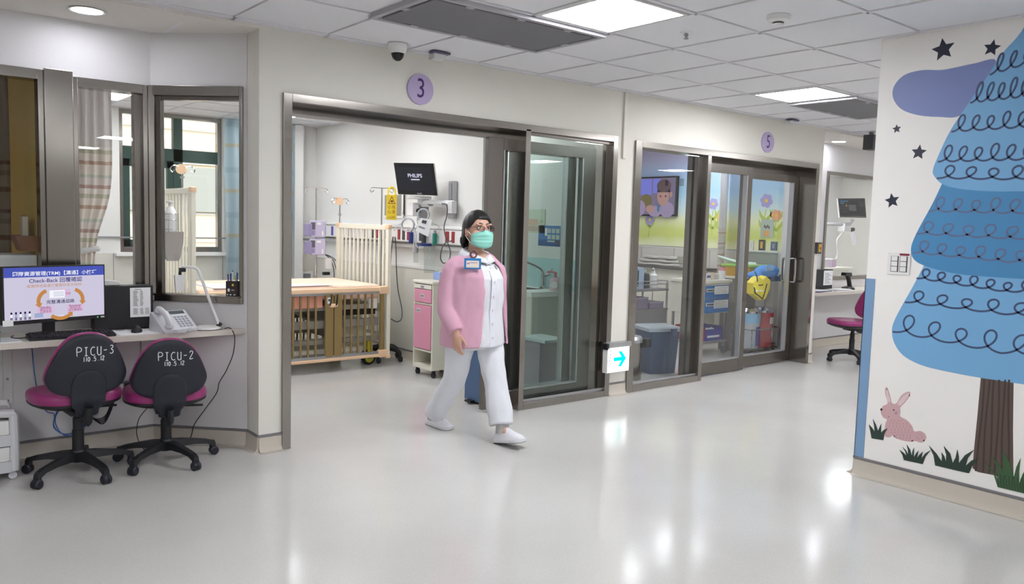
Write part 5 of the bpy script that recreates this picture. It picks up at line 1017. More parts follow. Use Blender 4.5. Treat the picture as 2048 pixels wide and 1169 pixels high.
m = MB(CABD); m.tube([PD(857, 398, 8.0), PD(858, 410, 7.95), PD(880, 408, 7.9), PD(893, 410, 7.75), PD(894, 430, 7.75), PD(888, 455, 7.75), PD(893, 480, 7.75), PD(900, 500, 7.75), PD(899, 518, 7.75), PD(888, 527, 7.75), PD(881, 515, 7.75), PD(887, 490, 7.75), PD(903, 482, 7.72)], .006, seg=8, smooth=6); single(m, 'monitor_cable', 'dark grey cable dropping in a loop from the monitor wall arm', 'cable', PD(893, 440, 7.75))
m = MB(CABD); m.tube([P(790, 474, 0, XW-.1), P(792, 500, 0, XW-.08), P(793, 540, 0, XW-.06), P(796, 580, 0, XW-.06), P(803, 615, 0, XW-.07), P(803, 638, 0, XW-.10), P(793, 644, 0, XW-.18), P(782, 638, 0, XW-.24)], .006, seg=8, smooth=6); m.tube([P(786, 474, 0, XW-.1), P(783, 500, 0, XW-.09), P(781, 530, 0, XW-.09), P(780, 545, 0, XW-.1)], .006, seg=8, smooth=5); single(m, 'mains_cable', 'dark mains cable hanging from the service rail beside the crib', 'cable', P(796, 580, 0, XW-.06))
m = MB(CAB); m.tube([PD(864, 446, 7.9), P(876, 452, 0, XW-.12), P(882, 458, 0, XW-.12)], .004, seg=6, smooth=4); single(m, 'sensor_lead', 'thin grey sensor lead running to the service rail', 'cable', P(876, 452, 0, XW-.12))
# ---- bedside cabinet
cx0, cx1, cy0, cy1, cz = 4.215, 4.575, 6.295, 6.63, .93
t = thing('bedside_cabinet', 'pink and cream bedside cabinet on castors against the wall of bay 3', 'cabinet', (4.4, 6.46, 0)); m = MB(CREAM)
m.box(cx0+.005, cx1, cy0, cy0+.018, .075, cz-.03); m.box(cx0+.005, cx1, cy1-.018, cy1, .075, cz-.03); m.box(cx1-.01, cx1, cy0, cy1, .075, cz-.03); m.box(cx0+.004, cx1, cy0+.018, cy1-.018, .075, .11); m.box(cx0+.004, cx1, cy0+.018, cy1-.018, .245, .265); m.box(cx0+.004, cx1, cy0+.018, cy1-.018, .70, .715); m.box(cx0+.02, cx1, cy0+.018, cy1-.018, .265, .70); m.build('body', t)
m = MB(CREAM); m.box(cx0-.012, cx1, cy0-.012, cy1+.012, cz-.03, cz, b=.010); m.build('cabinet_top', t)
for z0, z1, c, nm in ((.852, .893, CREAM, 'pull_out_shelf'), (.722, .846, PINK, 'drawer'), (.272, .693, PINK, 'door')):
    m = MB(c); m.box(cx0-.006, cx0+.014, cy0+.022, cy1-.022, z0, z1, b=.003); d = m.build(nm, t)
    yc = (cy0+cy1)/2 if nm != 'door' else cy1-.10; zc = (z0+z1)/2 if nm != 'door' else z1-.055
    m = MB(WHITEG); m.box(cx0-.009, cx0-.005, yc-.035, yc+.035, zc-.017, zc+.017, b=.002); m.box(cx0-.0105, cx0-.0085, yc-.026, yc+.026, zc-.010, zc+.010, GREYM); m.build('handle', d)
for x in (cx0+.045, cx1-.04):
    for y in (cy0+.03, cy1-.03): m = MB(BLACK); m.cyl((x-.012, y, .027), (x+.012, y, .027), .027); m.box(x-.016, x+.016, y-.014, y+.014, .03, .075, b=.004); m.build('castor', t)
t = thing('tissue_box', 'pale blue box on top of the pink bedside cabinet', 'box', (4.45, 6.52, cz)); m = MB(mat('pale blue card', (140, 164, 214), .5)); m.box(4.40, 4.50, 6.455, 6.57, cz+.0008, cz+.075, b=.004); m.build('carton', t); m = MB(PAPER); m.box(4.43, 4.47, 6.49, 6.53, cz+.075, cz+.08); m.build('tissue_slot', t)
# ---- pedal bins just inside the doorway
t = thing('pedal_bin', 'blue and beige pedal bin just inside doorway 3 behind the walking woman', 'bin', (4.1, 5.24, 0)); m = MB(CREAM); m.box(3.952, 4.26, 5.10, 5.37, .012, .60, b=.006); m.build('body', t); m = MB(BLUEB); m.box(3.935, 3.953, 5.165, 5.372, .02, .60, b=.004); m.build('front_panel', t)
m = MB(mat('pale lid', (206, 206, 200), .4)); m.box(3.93, 4.27, 5.09, 5.38, .60, .64, b=.01); m.build('lid', t); m = MB(BLACK); m.box(3.89, 3.94, 5.23, 5.31, .012, .03, b=.004); m.build('pedal', t); m = MB(RUBBER); m.box(3.955, 4.255, 5.105, 5.365, .0005, .012); m.build('base_pad', t)
# ---- black five-star foot beside the crib
x, y = 4.345, 7.42; t = thing('stand_base', 'black five-star base with castors standing beside the crib headboard', 'stand', (x, y, 0)); m = MB(BLACK)
for k in range(5): a = 2*PI*k/5+.2; m.tube([(x, y, .14), (x+.13*math.cos(a), y+.13*math.sin(a), .135), (x+.20*math.cos(a), y+.20*math.sin(a), .10), (x+.21*math.cos(a), y+.21*math.sin(a), .07)], [.035, .03, .02, .014], seg=8, smooth=3) if abs(4.59-x-.21*math.cos(a)) > .0 else None
m.build('legs_star', t)
for k in range(5): a = 2*PI*k/5+.2; c = Vector((x+.21*math.cos(a), y+.21*math.sin(a), .0325)); m = MB(BLACK); m.cyl(c+Vector((-.012, 0, 0)), c+Vector((.012, 0, 0)), .032); m.cyl(c, c+Z1*.05, .012, seg=8); m.build('castor', t)
m = MB(CHROME); m.cyl((x, y, .12), (x, y, 1.15), .016); m.build('column', t)
# ---- curtains, dispenser and bag at the footboard, wall vent
CURT = plaid_mat('plaid curtain cloth', (225, 216, 208), [(0, (232, 224, 216)), (.16, (198, 172, 156)), (.24, (234, 226, 218)), (.40, (200, 198, 180)), (.50, (236, 230, 224)), (.62, (192, 166, 158)), (.70, (230, 222, 218)), (.86, (204, 208, 198)), (.93, (232, 224, 216))], 1.93, (222, 216, 214), 3.4)
def curtain(p0, p1, z0, z1, n, amp, mt, name, lb, waist=None, lean=0, sway=0):
    m = MB(mt); p0, p1 = Vector(p0), Vector(p1); d = (p1-p0).normalized(); nn = Vector((-d.y, d.x, 0)); rows = []; K = n*10
    for j in range(25):
        z = z1+(z0-z1)*j/24; s = 1.0
        if waist: s = 1-waist[1]*math.exp(-((z-waist[0])/.28)**2)-(waist[1]*.55*max(0, min(1, (waist[0]-z)/.3)) if z < waist[0] else 0)
        f = []
        for i in range(K+1):
            u = i/K; a_ = u*n*2*PI
            f.append(p0.lerp(p1, .5+(u-.5)*s+lean*(1-s)*.5)+nn*(amp*math.sin(a_+.5*math.sin(j*.25+u*9))*(.75+.25*math.sin(u*13+2))*(.55+.45*s))+Z1*z)
        rows.append(f)
    nR = [[p+nn*.004 for p in r] for r in rows]
    vs = [p for r in rows for p in r]; w = K+1; fs = [(j*w+i, j*w+i+1, (j+1)*w+i+1, (j+1)*w+i) for j in range(24) for i in range(K)]
    m.mesh(vs, fs, mt); o = m.build(name, sharp=180); return tag(o, lb, 'curtain'), (p0+p1)/2
o, c = curtain((1.03, 5.98, 0), (1.36, 5.91, 0), .45, 2.60, 6, .035, CURT, 'curtain', 'plaid curtain tied back behind the alcove window', (1.24, .42), -.5)
m = MB(WHITE); m.tube([(1.03, 5.93, 1.26), (1.10, 5.86, 1.235), (1.22, 5.865, 1.25), (1.27, 5.92, 1.255), (1.20, 5.99, 1.25), (1.08, 6.02, 1.255)], .012, seg=6, smooth=4, loop=True, flat=1.6); single(m, 'curtain_tieback', 'white tieback around the plaid curtain behind the alcove window', 'tieback', (1.13, 5.93, 1.25))
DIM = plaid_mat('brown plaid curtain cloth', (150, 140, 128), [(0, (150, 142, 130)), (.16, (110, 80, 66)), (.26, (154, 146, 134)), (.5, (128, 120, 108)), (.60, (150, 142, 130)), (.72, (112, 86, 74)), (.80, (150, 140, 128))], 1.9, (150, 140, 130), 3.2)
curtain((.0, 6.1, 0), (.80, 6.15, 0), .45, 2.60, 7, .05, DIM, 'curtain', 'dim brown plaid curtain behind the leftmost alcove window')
TEDDY = plaid_mat('pale blue curtain cloth', (176, 196, 206), [(0, (178, 198, 208)), (.30, (176, 196, 206)), (.36, (188, 182, 164)), (.44, (178, 198, 208)), (.80, (164, 186, 198)), (.92, (178, 198, 208))], None, None, 1.9)
curtain((3.37, 9.40, 0), (4.20, 9.40, 0), .78, 2.62, 5, .045, TEDDY, 'curtain', 'pale blue patterned curtain at the right side of the outside window')
t = thing('sanitiser_bottle', 'white pump bottle in a wire holder on the tall crib footboard', 'bottle', (2.17, 7.3, 1.45)); c = P(341, 440, 1, 7.05)
m = MB(WHITE); m.lathe([(0, -.10), (.045, -.10), (.047, .06), (.03, .10), (.014, .12), (.014, .14), (.03, .145), (.03, .155), (0, .16)], c); m.build('bottle', t); m = MB(CHROME)
for z in (-.08, 0, .05): m.tube([c+Vector((.062*math.cos(a), .062*math.sin(a), z)) for a in [2*PI*k/16 for k in range(16)]], .004, seg=5, loop=True)
for k in range(6): a = 2*PI*k/6; m.cyl(c+Vector((.062*math.cos(a), .062*math.sin(a), -.10)), c+Vector((.062*math.cos(a), .062*math.sin(a), .05)), .003, seg=6)
m.build('wire_holder', t)
m = MB(mat('grey cloth bag', (170, 162, 156), .8)); c = P(345, 490, 1, 7.04); m.loft([[c+Vector((x*w, y*.03, z)) for x, y in ((-1, -1), (1, -1), (1, 1), (-1, 1))] for w, z in ((.085, .11), (.08, .02), (.055, -.11), (.04, -.135))]); single(m, 'cloth_bag', 'grey cloth bag hanging on the crib footboard below the pump bottle', 'bag', c)
t = thing('wall_vent', 'small white framed vent low on the back wall of bay 3', 'vent', (4.42, 9.58, .85)); q0, q1 = P(602, 572, 1, 9.57), P(626, 543, 1, 9.57); m = MB(WHITE); frame(m, q0.x, q1.x, q0.z, q1.z, .03, 9.57, 9.588, WHITE); m.build('frame', t); m = MB(GREYM); m.box(q0.x+.03, q1.x-.03, 9.58, 9.586, q0.z+.03, q1.z-.03); m.build('slats', t)
# ---- things over the doorway: door operator, curtain track
t = thing('door_operator', 'dark door operator bar under the stainless header of doorway 3', 'door operator', (3.2, 5.2, 2.3)); q0, q1 = P(790, 232, 1, 5.1), P(871, 244, 1, 5.1); m = MB(BLACK); m.box(q0.x, q1.x, 5.062, 5.14, q1.z-.005, 2.31, b=.006); m.build('bar', t); m = MB(CREAM); m.box(q0.x-.07, q0.x-.003, 5.061, 5.15, q0.z-.03, 2.315, b=.006); m.build('bracket', t)
m = MB(WHITE); m.tube([(1.0, 6.0, 2.6), (1.6, 5.9, 2.6), (4.3, 6.4, 2.6)], .015, seg=8)
for x, y in ((1.6, 5.9), (2.9, 6.15), (4.2, 6.38)): m.cyl((x, y, 2.6), (x, y, HA+.01), .010, seg=8)
single(m, 'curtain_track', 'white curtain track under the ceiling of bay 3', 'curtain track', (2.9, 6.1, 2.6))
# ---- store room behind the leftmost window
q0 = P(57, 500, 0, .86); q1 = P(80, 474, 0, .86); y0, y1 = max(5.66, q1.y), q0.y; z0, z1 = q0.z, q1.z
t = thing('magazine_basket', 'brown basket with papers on the yellow wall behind the leftmost window', 'basket', (.82, (y0+y1)/2, z0)); m = MB(mat('brown basket', (128, 84, 58), .7)); m.loft([[(x, y, z0) for x, y in ((.79, y0+.02), (.868, y0+.02), (.868, y1-.02), (.79, y1-.02))], [(x, y, z1) for x, y in ((.76, y0), (.868, y0), (.868, y1), (.76, y1))]]); m.build('basket', t, smooth=False)
for k, (c, h) in enumerate((((186, 176, 160), .12), ((160, 146, 130), .09))): m = MB(mat('old paper %d' % k, c, .8)); ya = y0+.03+(y1-y0)*.45*k; m.box(.80+.02*k, .83+.02*k, ya, ya+(y1-y0)*.4, z1-.05, z1+h, R=Rx(.08-.16*k)); m.build('leaflet', t)
m = MB(WHITEG); m.box(.56, .868, 5.64, y1+.04, 0, z0-.02, b=.008); m.box(.555, .562, 5.66, y1+.02, .1, z0-.06); single(m, 'store_cupboard', 'pale low cupboard against the yellow wall behind the leftmost window', 'cupboard', (.7, 5.8, 0))
# ---- the building across the yard
FAC = mat('beige stone facade', (240, 214, 184), .8, noise=.04, nscale=2); FACD = mat('grey window band', (176, 172, 160), .4); FACL = mat('pale metal band', (206, 203, 194), .5)
m = MB(FAC); m.box(-8, 18, 15, 16, -8, 14); 
for z0, z1, c in ((-1.0, .35, FACL), (1.55, 2.35, FACD), (3.6, 4.3, FACD), (5.6, 6.4, FACD)): m.box(-8, 18, 14.93, 15, z0, z1, c)
for z in (.35, 1.0, 1.5, 2.4, 3.0, 3.55): m.box(-8, 18, 14.97, 15.0, z, z+.03, FACL)
for k in range(26): m.box(-8+k, -7.96+k, 14.90, 15, -1.0, .35, FACD)
for k in range(14): m.box(-8+2*k, -7.9+2*k, 14.9, 15, 1.55, 2.35, FACL)
o = m.build('neighbour_building', smooth=False); tag(o, 'beige office building with grey window bands across the yard outside the window', 'building')
m = MB(mat('yard concrete', (170, 168, 160), .9)); m.box(-10, 20, 9.86, 15, -8.1, -8); struct(m.build('ground', smooth=False))
# ================================================================ SINK NOOK BEHIND THE FIXED PANE
NW = 5.48
t = thing('sink_counter', 'pale sink counter behind the glass of doorway 3', 'counter', (5.25, 6.3, 0)); WG = mat('grey wood laminate', (182, 184, 176), .5, noise=.05, nscale=10, stretch=(8, 8, 1))
m = MB(WG); m.box(5.02, NW-.002, 5.79, 7.6, .08, .80); m.build('cabinet', t); m = MB(CREAM); m.box(5.008, 5.022, 5.785, 7.6, .08, .80); m.box(5.03, NW-.002, 5.80, 7.6, .0, .08, DGREY); m.build('door', t)
m = MB(WHITE); m.box(4.985, NW-.002, 5.76, 6.02, .80, .85, b=.006); m.box(4.985, 5.06, 6.02, 6.55, .80, .85); m.box(5.38, NW-.002, 6.02, 6.55, .80, .85); m.box(4.985, NW-.002, 6.55, 7.6, .80, .85, b=.006); m.build('worktop', t)
m = MB(STEEL); m.box(5.06, 5.38, 6.02, 6.55, .70, .71); m.box(5.06, 5.07, 6.02, 6.55, .70, .846); m.box(5.37, 5.38, 6.02, 6.55, .70, .846); m.box(5.06, 5.38, 6.02, 6.03, .70, .846); m.box(5.06, 5.38, 6.54, 6.55, .70, .846); m.build('basin', t)
m = MB(mat('aqua splashback', (178, 214, 216), .25)); m.box(NW-.012, NW-.0005, 5.5, 7.6, .85, 1.155); m.build('splashback', t)
fx, fy = 5.40, 6.06; t = thing('sink_tap', 'chrome mixer tap with long swinging spout over the sink', 'tap', (fx, fy, .85)); m = MB(CHROME); m.cyl((fx, fy, .851), (fx, fy, 1.0), .026); m.box(fx-.03, fx+.06, fy-.03, fy+.03, .851, .862); m.build('body', t)
m = MB(CHROME); m.tube([(fx, fy, 1.0), (fx-.02, fy+.03, 1.05), (fx-.10, fy+.10, 1.10), (fx-.20, fy+.16, 1.135), (fx-.23, fy+.18, 1.13), (fx-.235, fy+.183, 1.06)], .014, seg=10, smooth=4); m.build('spout', t); m = MB(CHROME); m.cyl((fx, fy-.02, .99), (fx+.01, fy-.08, 1.0), .018); m.tube([(fx+.01, fy-.07, 1.0), (fx+.02, fy-.11, 1.06)], .008, seg=8); m.build('lever', t)
t = thing('soap_bottle', 'clear pump bottle with pink soap beside the tap', 'bottle', (5.36, 5.83, .8505)); m = MB(mat('pink soap bottle', (226, 190, 202), .2)); m.lathe([(0, 0), (.055, 0), (.06, .02), (.058, .10), (.03, .13), (0, .13)], (5.36, 5.84, .851)); m.build('bottle', t)
m = MB(mat('pink pump', (214, 120, 130), .4)); m.cyl((5.36, 5.84, .98), (5.36, 5.84, 1.03), .014); m.tube([(5.36, 5.84, 1.03), (5.32, 5.87, 1.035), (5.29, 5.89, 1.03)], .009, seg=8); m.build('pump', t); m = MB(PAPER); m.lathe([(0, 0), (.035, 0), (.035, .003), (0, .003)], (5.31, 5.80, .91), ax=(-1, -.6, 0), seg=20); m.build('dial_label', t)
def poster(u0, v0, u1, v1, X, lb, draw, name='wall_poster'):
    a, b = P(u0, v0, 0, X), P(u1, v1, 0, X); t = thing(name, lb, 'poster', (X, (a.y+b.y)/2, (a.z+b.z)/2))
    m = MB(PAPER); y0, y1, z0, z1 = min(a.y, b.y), max(a.y, b.y), min(a.z, b.z), max(a.z, b.z)
    f = lambda s, r: Vector((X-.004, y1-(y1-y0)*s, z1-(z1-z0)*r)); draw(m, f, y0, y1, z0, z1, X); m.build('sheet', t, smooth=False)
def bx_(m, f, a0, a1, b0, b1, mt, k=0): p, q = f(a0, b0), f(a1, b1); m.box(p.x-.0004-.0006*k, p.x+.003-.0003*k, min(p.y, q.y), max(p.y, q.y), min(p.z, q.z), max(p.z, q.z), mt)
def el_(m, f, cx, cy, rx, ry, mt, k=1, n=20): m.prism([(0, 0)] and [((f(cx+rx*math.cos(2*PI*j/n), cy).y-f(0, 0).y)*-1, f(0, cy+ry*math.sin(2*PI*j/n)).z-f(0, 0).z) for j in range(n)], f(0, 0)-X1*(.0004+.0006*k), -Y1, Z1, .0004, mt)
PBL, PBD = mat('poster blue', (66, 122, 186), .5), mat('poster dark blue', (40, 84, 150), .5); PGR = mat('poster sage', (200, 208, 190), .6); PLF = mat('poster leaf green', (140, 180, 110), .6); PSK = mat('poster peach', (222, 180, 160), .6)
def p_frog(m, f, *_):
    bx_(m, f, 0, 1, 0, 1, PGR); el_(m, f, .45, .55, .26, .14, PSK); el_(m, f, .30, .44, .05, .04, PSK); el_(m, f, .62, .44, .05, .04, PSK); el_(m, f, .45, .82, .3, .12, mat('poster clay', (196, 170, 156), .6))
    for k in range(6): el_(m, f, .10+.03*(k % 2), .2+.1*k, .05, .06, PLF, 2)
    el_(m, f, .85, .5, .05, .04, PLF, 2); el_(m, f, .12, .1, .05, .03, mat('poster yellow', (226, 206, 110), .6), 2)
poster(1048, 419, 1090, 467, NW, 'pale green animal poster on the nook wall behind the fixed pane', p_frog)
def p_blue(m, f, *_):
    bx_(m, f, 0, 1, 0, 1, PBL); bx_(m, f, 0, 1, .7, 1, PBD, 1)
    for r in range(2):
        for c in range(3): bx_(m, f, .42+.19*c, .57+.19*c, .14+.30*r, .36+.30*r, mat('poster photo', (196, 196, 190), .5) if r+c == 0 else PGR, 1)
    bx_(m, f, .42, .75, .72, .80, PGR, 2); bx_(m, f, .80, .95, .72, .88, mat('poster brown', (110, 80, 84), .6), 2); bx_(m, f, .3, .4, .12, .5, PAPER, 1)
poster(1078, 451, 1121, 494, NW, 'blue hand-washing poster with photo grid on the nook wall', p_blue)
t = thing('waste_bin', 'mauve-grey bin with pale lid behind the fixed pane of doorway 3', 'bin', (4.99, 5.55, 0)); m = MB(mat('mauve grey plastic', (140, 132, 142), .45)); m.loft([[(4.94+x*s, 5.56+y*s, z) for x, y in ((-.12, -.13), (.12, -.13), (.12, .13), (-.12, .13))] for s, z in ((.85, .001), (1.0, .42))]); m.build('body', t, smooth=False); m = MB(mat('pale aqua lid', (186, 200, 200), .4)); m.box(4.80, 5.08, 5.34, 5.71, .42, .455, b=.012); m.build('lid', t)
# ================================================================ ROOM 5 BEHIND THE SLIDING DOORS
XM = 8.83
def mural_mat():
    m = mat('painted meadow', (200, 220, 230), .6); nt = m.node_tree; b = nt.nodes['Principled BSDF']; tc = nt.nodes.new('ShaderNodeTexCoord'); sx = nt.nodes.new('ShaderNodeSeparateXYZ'); nt.links.new(tc.outputs['Object'], sx.inputs[0])
    nz = nt.nodes.new('ShaderNodeTexNoise'); nz.inputs['Scale'].default_value = 3; nt.links.new(tc.outputs['Object'], nz.inputs['Vector']); ma = nt.nodes.new('ShaderNodeMath'); ma.operation = 'MULTIPLY_ADD'; ma.inputs[1].default_value = .16; nt.links.new(nz.outputs['Fac'], ma.inputs[0]); nt.links.new(sx.outputs[2], ma.inputs[2])
    r = nt.nodes.new('ShaderNodeValToRGB'); E = [(.09, (236, 240, 196)), (.17, (214, 222, 120)), (.24, (214, 226, 130)), (.32, (236, 240, 190)), (.42, (212, 232, 232)), (.60, (168, 208, 236)), (.80, (178, 202, 236)), (.98, (204, 196, 226))]
    mr = nt.nodes.new('ShaderNodeMapRange'); mr.inputs[1].default_value = 0; mr.inputs[2].default_value = 1.4; nt.links.new(ma.outputs[0], mr.inputs[0]); nt.links.new(mr.outputs[0], r.inputs[0])
    while len(r.color_ramp.elements) < len(E): r.color_ramp.elements.new(.5)
    for e, (p, c) in zip(r.color_ramp.elements, E): e.position = p; e.color = (*lin(c), 1)
    nt.links.new(r.outputs[0], b.inputs['Base Color']); return m
t = thing('meadow_mural', 'painted sky and meadow mural with flowers on the wall of room 5', 'mural', (XM, 7.5, 1.24))
m = MB(mural_mat()); m.box(XM+.003, 8.849, 5.53, 9.58, 1.245, 2.638); m.build('painted_field', t, smooth=False)
LAV, YLW, ORG, GRN2 = mat('flower lavender', (172, 164, 216), .6), mat('flower yellow', (238, 204, 84), .6), mat('flower orange', (236, 168, 128), .6), mat('stem green', (190, 208, 90), .6)
for u, v, r, c, cc in ((1427, 408, 12, LAV, YLW), (1533, 402, 15, LAV, YLW), (1441, 436, 10, YLW, ORG), (1553, 431, 12, ORG, YLW), (1300, 440, 12, LAV, YLW), (1385, 400, 12, ORG, YLW)):
    o = P(u, v, 0, XM+.002); R_ = abs(P(u, v-r, 0, XM).z-o.z); m = MB(c); m.ribbon([o-Z1*R_*1.1, o-Z1*R_*3+Y1*.02, Vector((o.x, o.y, 1.42))], R_*.16, (-1, 0, 0), GRN2, h=.0003)
    for s in (-1, 1):
        for k in range(2): b = Vector((o.x, o.y, 1.50+.12*k)); m.ribbon([b, b+Vector((0, s*.07, .07)), b+Vector((0, s*.10, .15))], [.05, .04, .004], (-1, 0, 0), GRN2, h=.0004)
    for k in range(6): a = 2*PI*k/6+.2; q = o+Vector((-.001, R_*.58*math.cos(a), R_*.58*math.sin(a))); m.prism([(R_*.40*math.cos(2*PI*j/14), R_*.40*math.sin(2*PI*j/14)) for j in range(14)], q, -Y1, Z1, .0005+.0001*k, c)
    m.prism([(R_*.26*math.cos(2*PI*j/14), R_*.26*math.sin(2*PI*j/14)) for j in range(14)], o-X1*.002, -Y1, Z1, .0005, cc); m.build('flower', t, smooth=False)
# wall television
tvx = 8.78; a, b = P(1270, 357, 0, tvx), P(1351, 433, 0, tvx); y1, y0, z1, z0 = a.y, b.y, P(1351, 352, 0, tvx).z, b.z
t = thing('wall_television', 'wall television in room 5 showing a child in a brown cap', 'television', (tvx, (y0+y1)/2, (z0+z1)/2)); m = MB(BLACK); m.box(tvx, XM+.002, y0, y1, z0, z1, b=.006); m.build('casing', t)
f = lambda s, r: Vector((tvx-.001, y1-(y1-y0)*s, z1-(z1-z0)*r)); m = MB(BLACK); TE = lambda n, c, s=.7: emit('tv '+n, c, s); C1, C2, C3, C4, C5, C6 = TE('lilac', (176, 164, 200)), TE('blue', (120, 126, 214), .9), TE('cap brown', (120, 100, 104), .55), TE('skin', (206, 164, 156), .6), TE('shirt', (176, 160, 196), .65), TE('dark', (70, 52, 70), .5); C7 = TE('olive', (150, 140, 96), .5); C8 = TE('teal', (90, 140, 170), .6)
bx_(m, f, .03, .97, .04, .96, TE('wall', (150, 138, 170), .55)); bx_(m, f, .04, .42, .06, .46, C2, 1); bx_(m, f, .45, .62, .06, .42, C2, 1); el_(m, f, .30, .62, .14, .18, C7, 2); el_(m, f, .80, .84, .16, .20, C5, 3); el_(m, f, .52, .88, .16, .14, C5, 3); el_(m, f, .16, .80, .13, .2, C5, 3); el_(m, f, .07, .34, .05, .10, C6, 3)
el_(m, f, .70, .50, .14, .24, C4, 4); el_(m, f, .71, .24, .165, .16, C3, 6); bx_(m, f, .56, .86, .26, .40, C6, 5); el_(m, f, .88, .46, .03, .07, C4, 5); bx_(m, f, .74, .80, .10, .24, C6, 8); el_(m, f, .40, .82, .10, .10, C4, 5); el_(m, f, .60, .80, .03, .10, C8, 6); el_(m, f, .64, .50, .02, .02, C6, 7); el_(m, f, .76, .50, .02, .02, C6, 7); m.build('screen_picture', t, smooth=False)
m = MB(mat('slate sign', (128, 148, 168), .5)); q = P(1361, 365, 0, XM); m.box(XM-.008, XM+.002, q.y-.06, q.y+.06, q.z-.05, q.z+.05, b=.003); single(m, 'wall_plaque', 'small slate plaque on the wall beside the television', 'plaque', q)
def p_art(m, f, *_):
    bx_(m, f, 0, 1, 0, 1, mat('card grey green', (176, 190, 176), .6)); bx_(m, f, .25, .7, .62, .92, mat('card orange', (226, 168, 90), .6), 1)
    for k in range(4): el_(m, f, .3+.12*k, .38+.06*(k % 2), .06, .09, TRK, 1)
poster(1523, 439, 1546, 476, XM, 'grey green greeting card poster below the lavender flower in room 5', p_art)
for (u0, v0, u1, v1), c, lb in (((1499, 482, 1507, 501), WHITE, 'narrow white wall plate at the left of three in room 5'), ((1517, 480, 1530, 501), DGREY, 'grey wall plate with amber button in room 5'), ((1541, 484, 1554, 501), mat('slate blue plate', (70, 96, 140), .4), 'slate blue wall plate at the right of three in room 5')):
    a, b = P(u0, v1, 0, XM-.01), P(u1, v0, 0, XM-.01); t = thing('wall_switch', lb, 'wall plate', (XM, (a.y+b.y)/2, a.z)); m = MB(c); m.box(XM-.015, XM+.002, b.y, a.y, a.z, b.z, b=.003); m.build('plate', t); m = MB(mat('amber insert', (222, 166, 60), .4) if c is DGREY else GREYM); m.box(XM-.018, XM-.013, b.y+.025, a.y-.025, a.z+.025, b.z-.025, b=.002); m.build('insert', t)
CUR5 = plaid_mat('mesh top plaid curtain', (226, 220, 216), [(0, (226, 218, 212)), (.2, (206, 182, 172)), (.28, (228, 220, 216)), (.5, (206, 202, 196)), (.6, (226, 220, 216)), (.72, (204, 180, 176)), (.8, (228, 222, 218))], 1.52, (230, 228, 230), 3.6)
curtain((8.42, 6.15, 0), (8.78, 6.35, 0), .50, 2.60, 5, .03, CUR5, 'curtain', 'white mesh-topped plaid curtain in room 5', (.9, .35), -.3)
# counter along the mural wall with towels, tub
t = thing('wall_counter', 'dark-edged counter along the mural wall in room 5', 'counter', (8.6, 7.4, 0)); m = MB(mat('dark worktop', (96, 92, 90), .4)); m.box(8.36, 8.827, 6.45, 8.3, .955, .985, b=.004); m.build('worktop', t); m = MB(CREAM); m.box(8.40, 8.827, 6.48, 6.52, 0, .955); m.box(8.42, 8.827, 6.52, 8.3, 0, .955); m.build('cabinet', t); m = MB(DGREY); m.box(8.415, 8.42, 7.2, 7.206, .05, .94); m.build('door_gap', t)
TWL = mat('grey towel', (186, 184, 178), .95, bump=.3, nscale=90)
for k in range(3):
    z = .986+.0465*k; x0, x1, y0, y1 = 8.40+.01*k, 8.74-.02*k, 6.75+.03*k, 7.50-.05*k; m = MB(TWL)
    rg = []
    for j in range(9):
        y = y0+(y1-y0)*j/8; w = .006*math.sin(j*1.7+k); rg.append([(x0, y, z+.012+w), (x0+.006, y, z+.001), (x1, y, z+.001), (x1+.006, y, z+.018), (x1, y, z+.034+w), (x0+.02, y, z+.038+w), (x0+.004, y, z+.03+w)])
    m.loft(rg); single(m, 'folded_towel', ('bottom', 'middle', 'topmost')[k]+' grey folded towel of the stack in room 5', 'towel', (8.57, 7.1, z), sharp=70)
# steel cart with supplies
Y5 = 6.3; X0c, X1c = 7.05, 7.66; t = thing('supply_cart', 'grey steel supply cart in room 5 behind the glass', 'cart', ((X0c+X1c)/2, Y5+.2, 0)); CG = mat('grey steel paint', (128, 126, 128), .45)
m = MB(CG)
for z in (.74, .50, .16): m.box(X0c, X1c, Y5, Y5+.42, z, z+.025, b=.003)
m.build('shelves', t); m = MB(CG); m.box(X0c+.02, X1c-.02, Y5+.39, Y5+.41, .18, .50); m.box(X0c+.01, X1c-.01, Y5+.002, Y5+.012, .19, .50); m.build('panel', t)
for x in (X0c+.015, X1c-.015):
    for y in (Y5+.015, Y5+.405): m = MB(ALU); m.cyl((x, y, .06), (x, y, .86), .014, seg=10); m.build('post', t); m = MB(RUBBER); m.cyl((x-.012, y, .031), (x+.012, y, .031), .03); m.build('castor', t)
m = MB(ALU)
for z in (.82, .86): m.tube([(X0c+.015, Y5+.015, z), (X1c-.015, Y5+.015, z), (X1c-.015, Y5+.405, z), (X0c+.015, Y5+.405, z)], .006, seg=6, loop=True)
m.build('guard_rail', t)
t = thing('glove_box', 'pale blue carton standing on the steel cart in room 5', 'box', (7.20, 6.42, .766)); m = MB(mat('pale blue carton', (170, 190, 214), .5)); m.box(7.08, 7.27, 6.36, 6.46, .766, 1.02, b=.003); m.build('carton', t); m = MB(mat('carton blue print', (70, 110, 180), .5)); m.box(7.272, 7.274, 6.37, 6.45, .80, .90); m.box(7.15, 7.17, 6.357, 6.36, .80, .99, DGREY); m.build('print', t, smooth=False)
t = thing('supply_bottle', 'dark grey bottle on the steel cart in room 5', 'bottle', (7.42, 6.45, .766)); m = MB(DGREY); m.lathe([(0, .766), (.05, .766), (.05, .90), (.04, .94), (0, .95)], (7.40, 6.45, 0)); m.build('bottle', t); m = MB(JAR); m.lathe([(.055, .766), (.055, .97), (.03, 1.0)], (7.40, 6.45, 0), cap=False); m.build('bag', t)
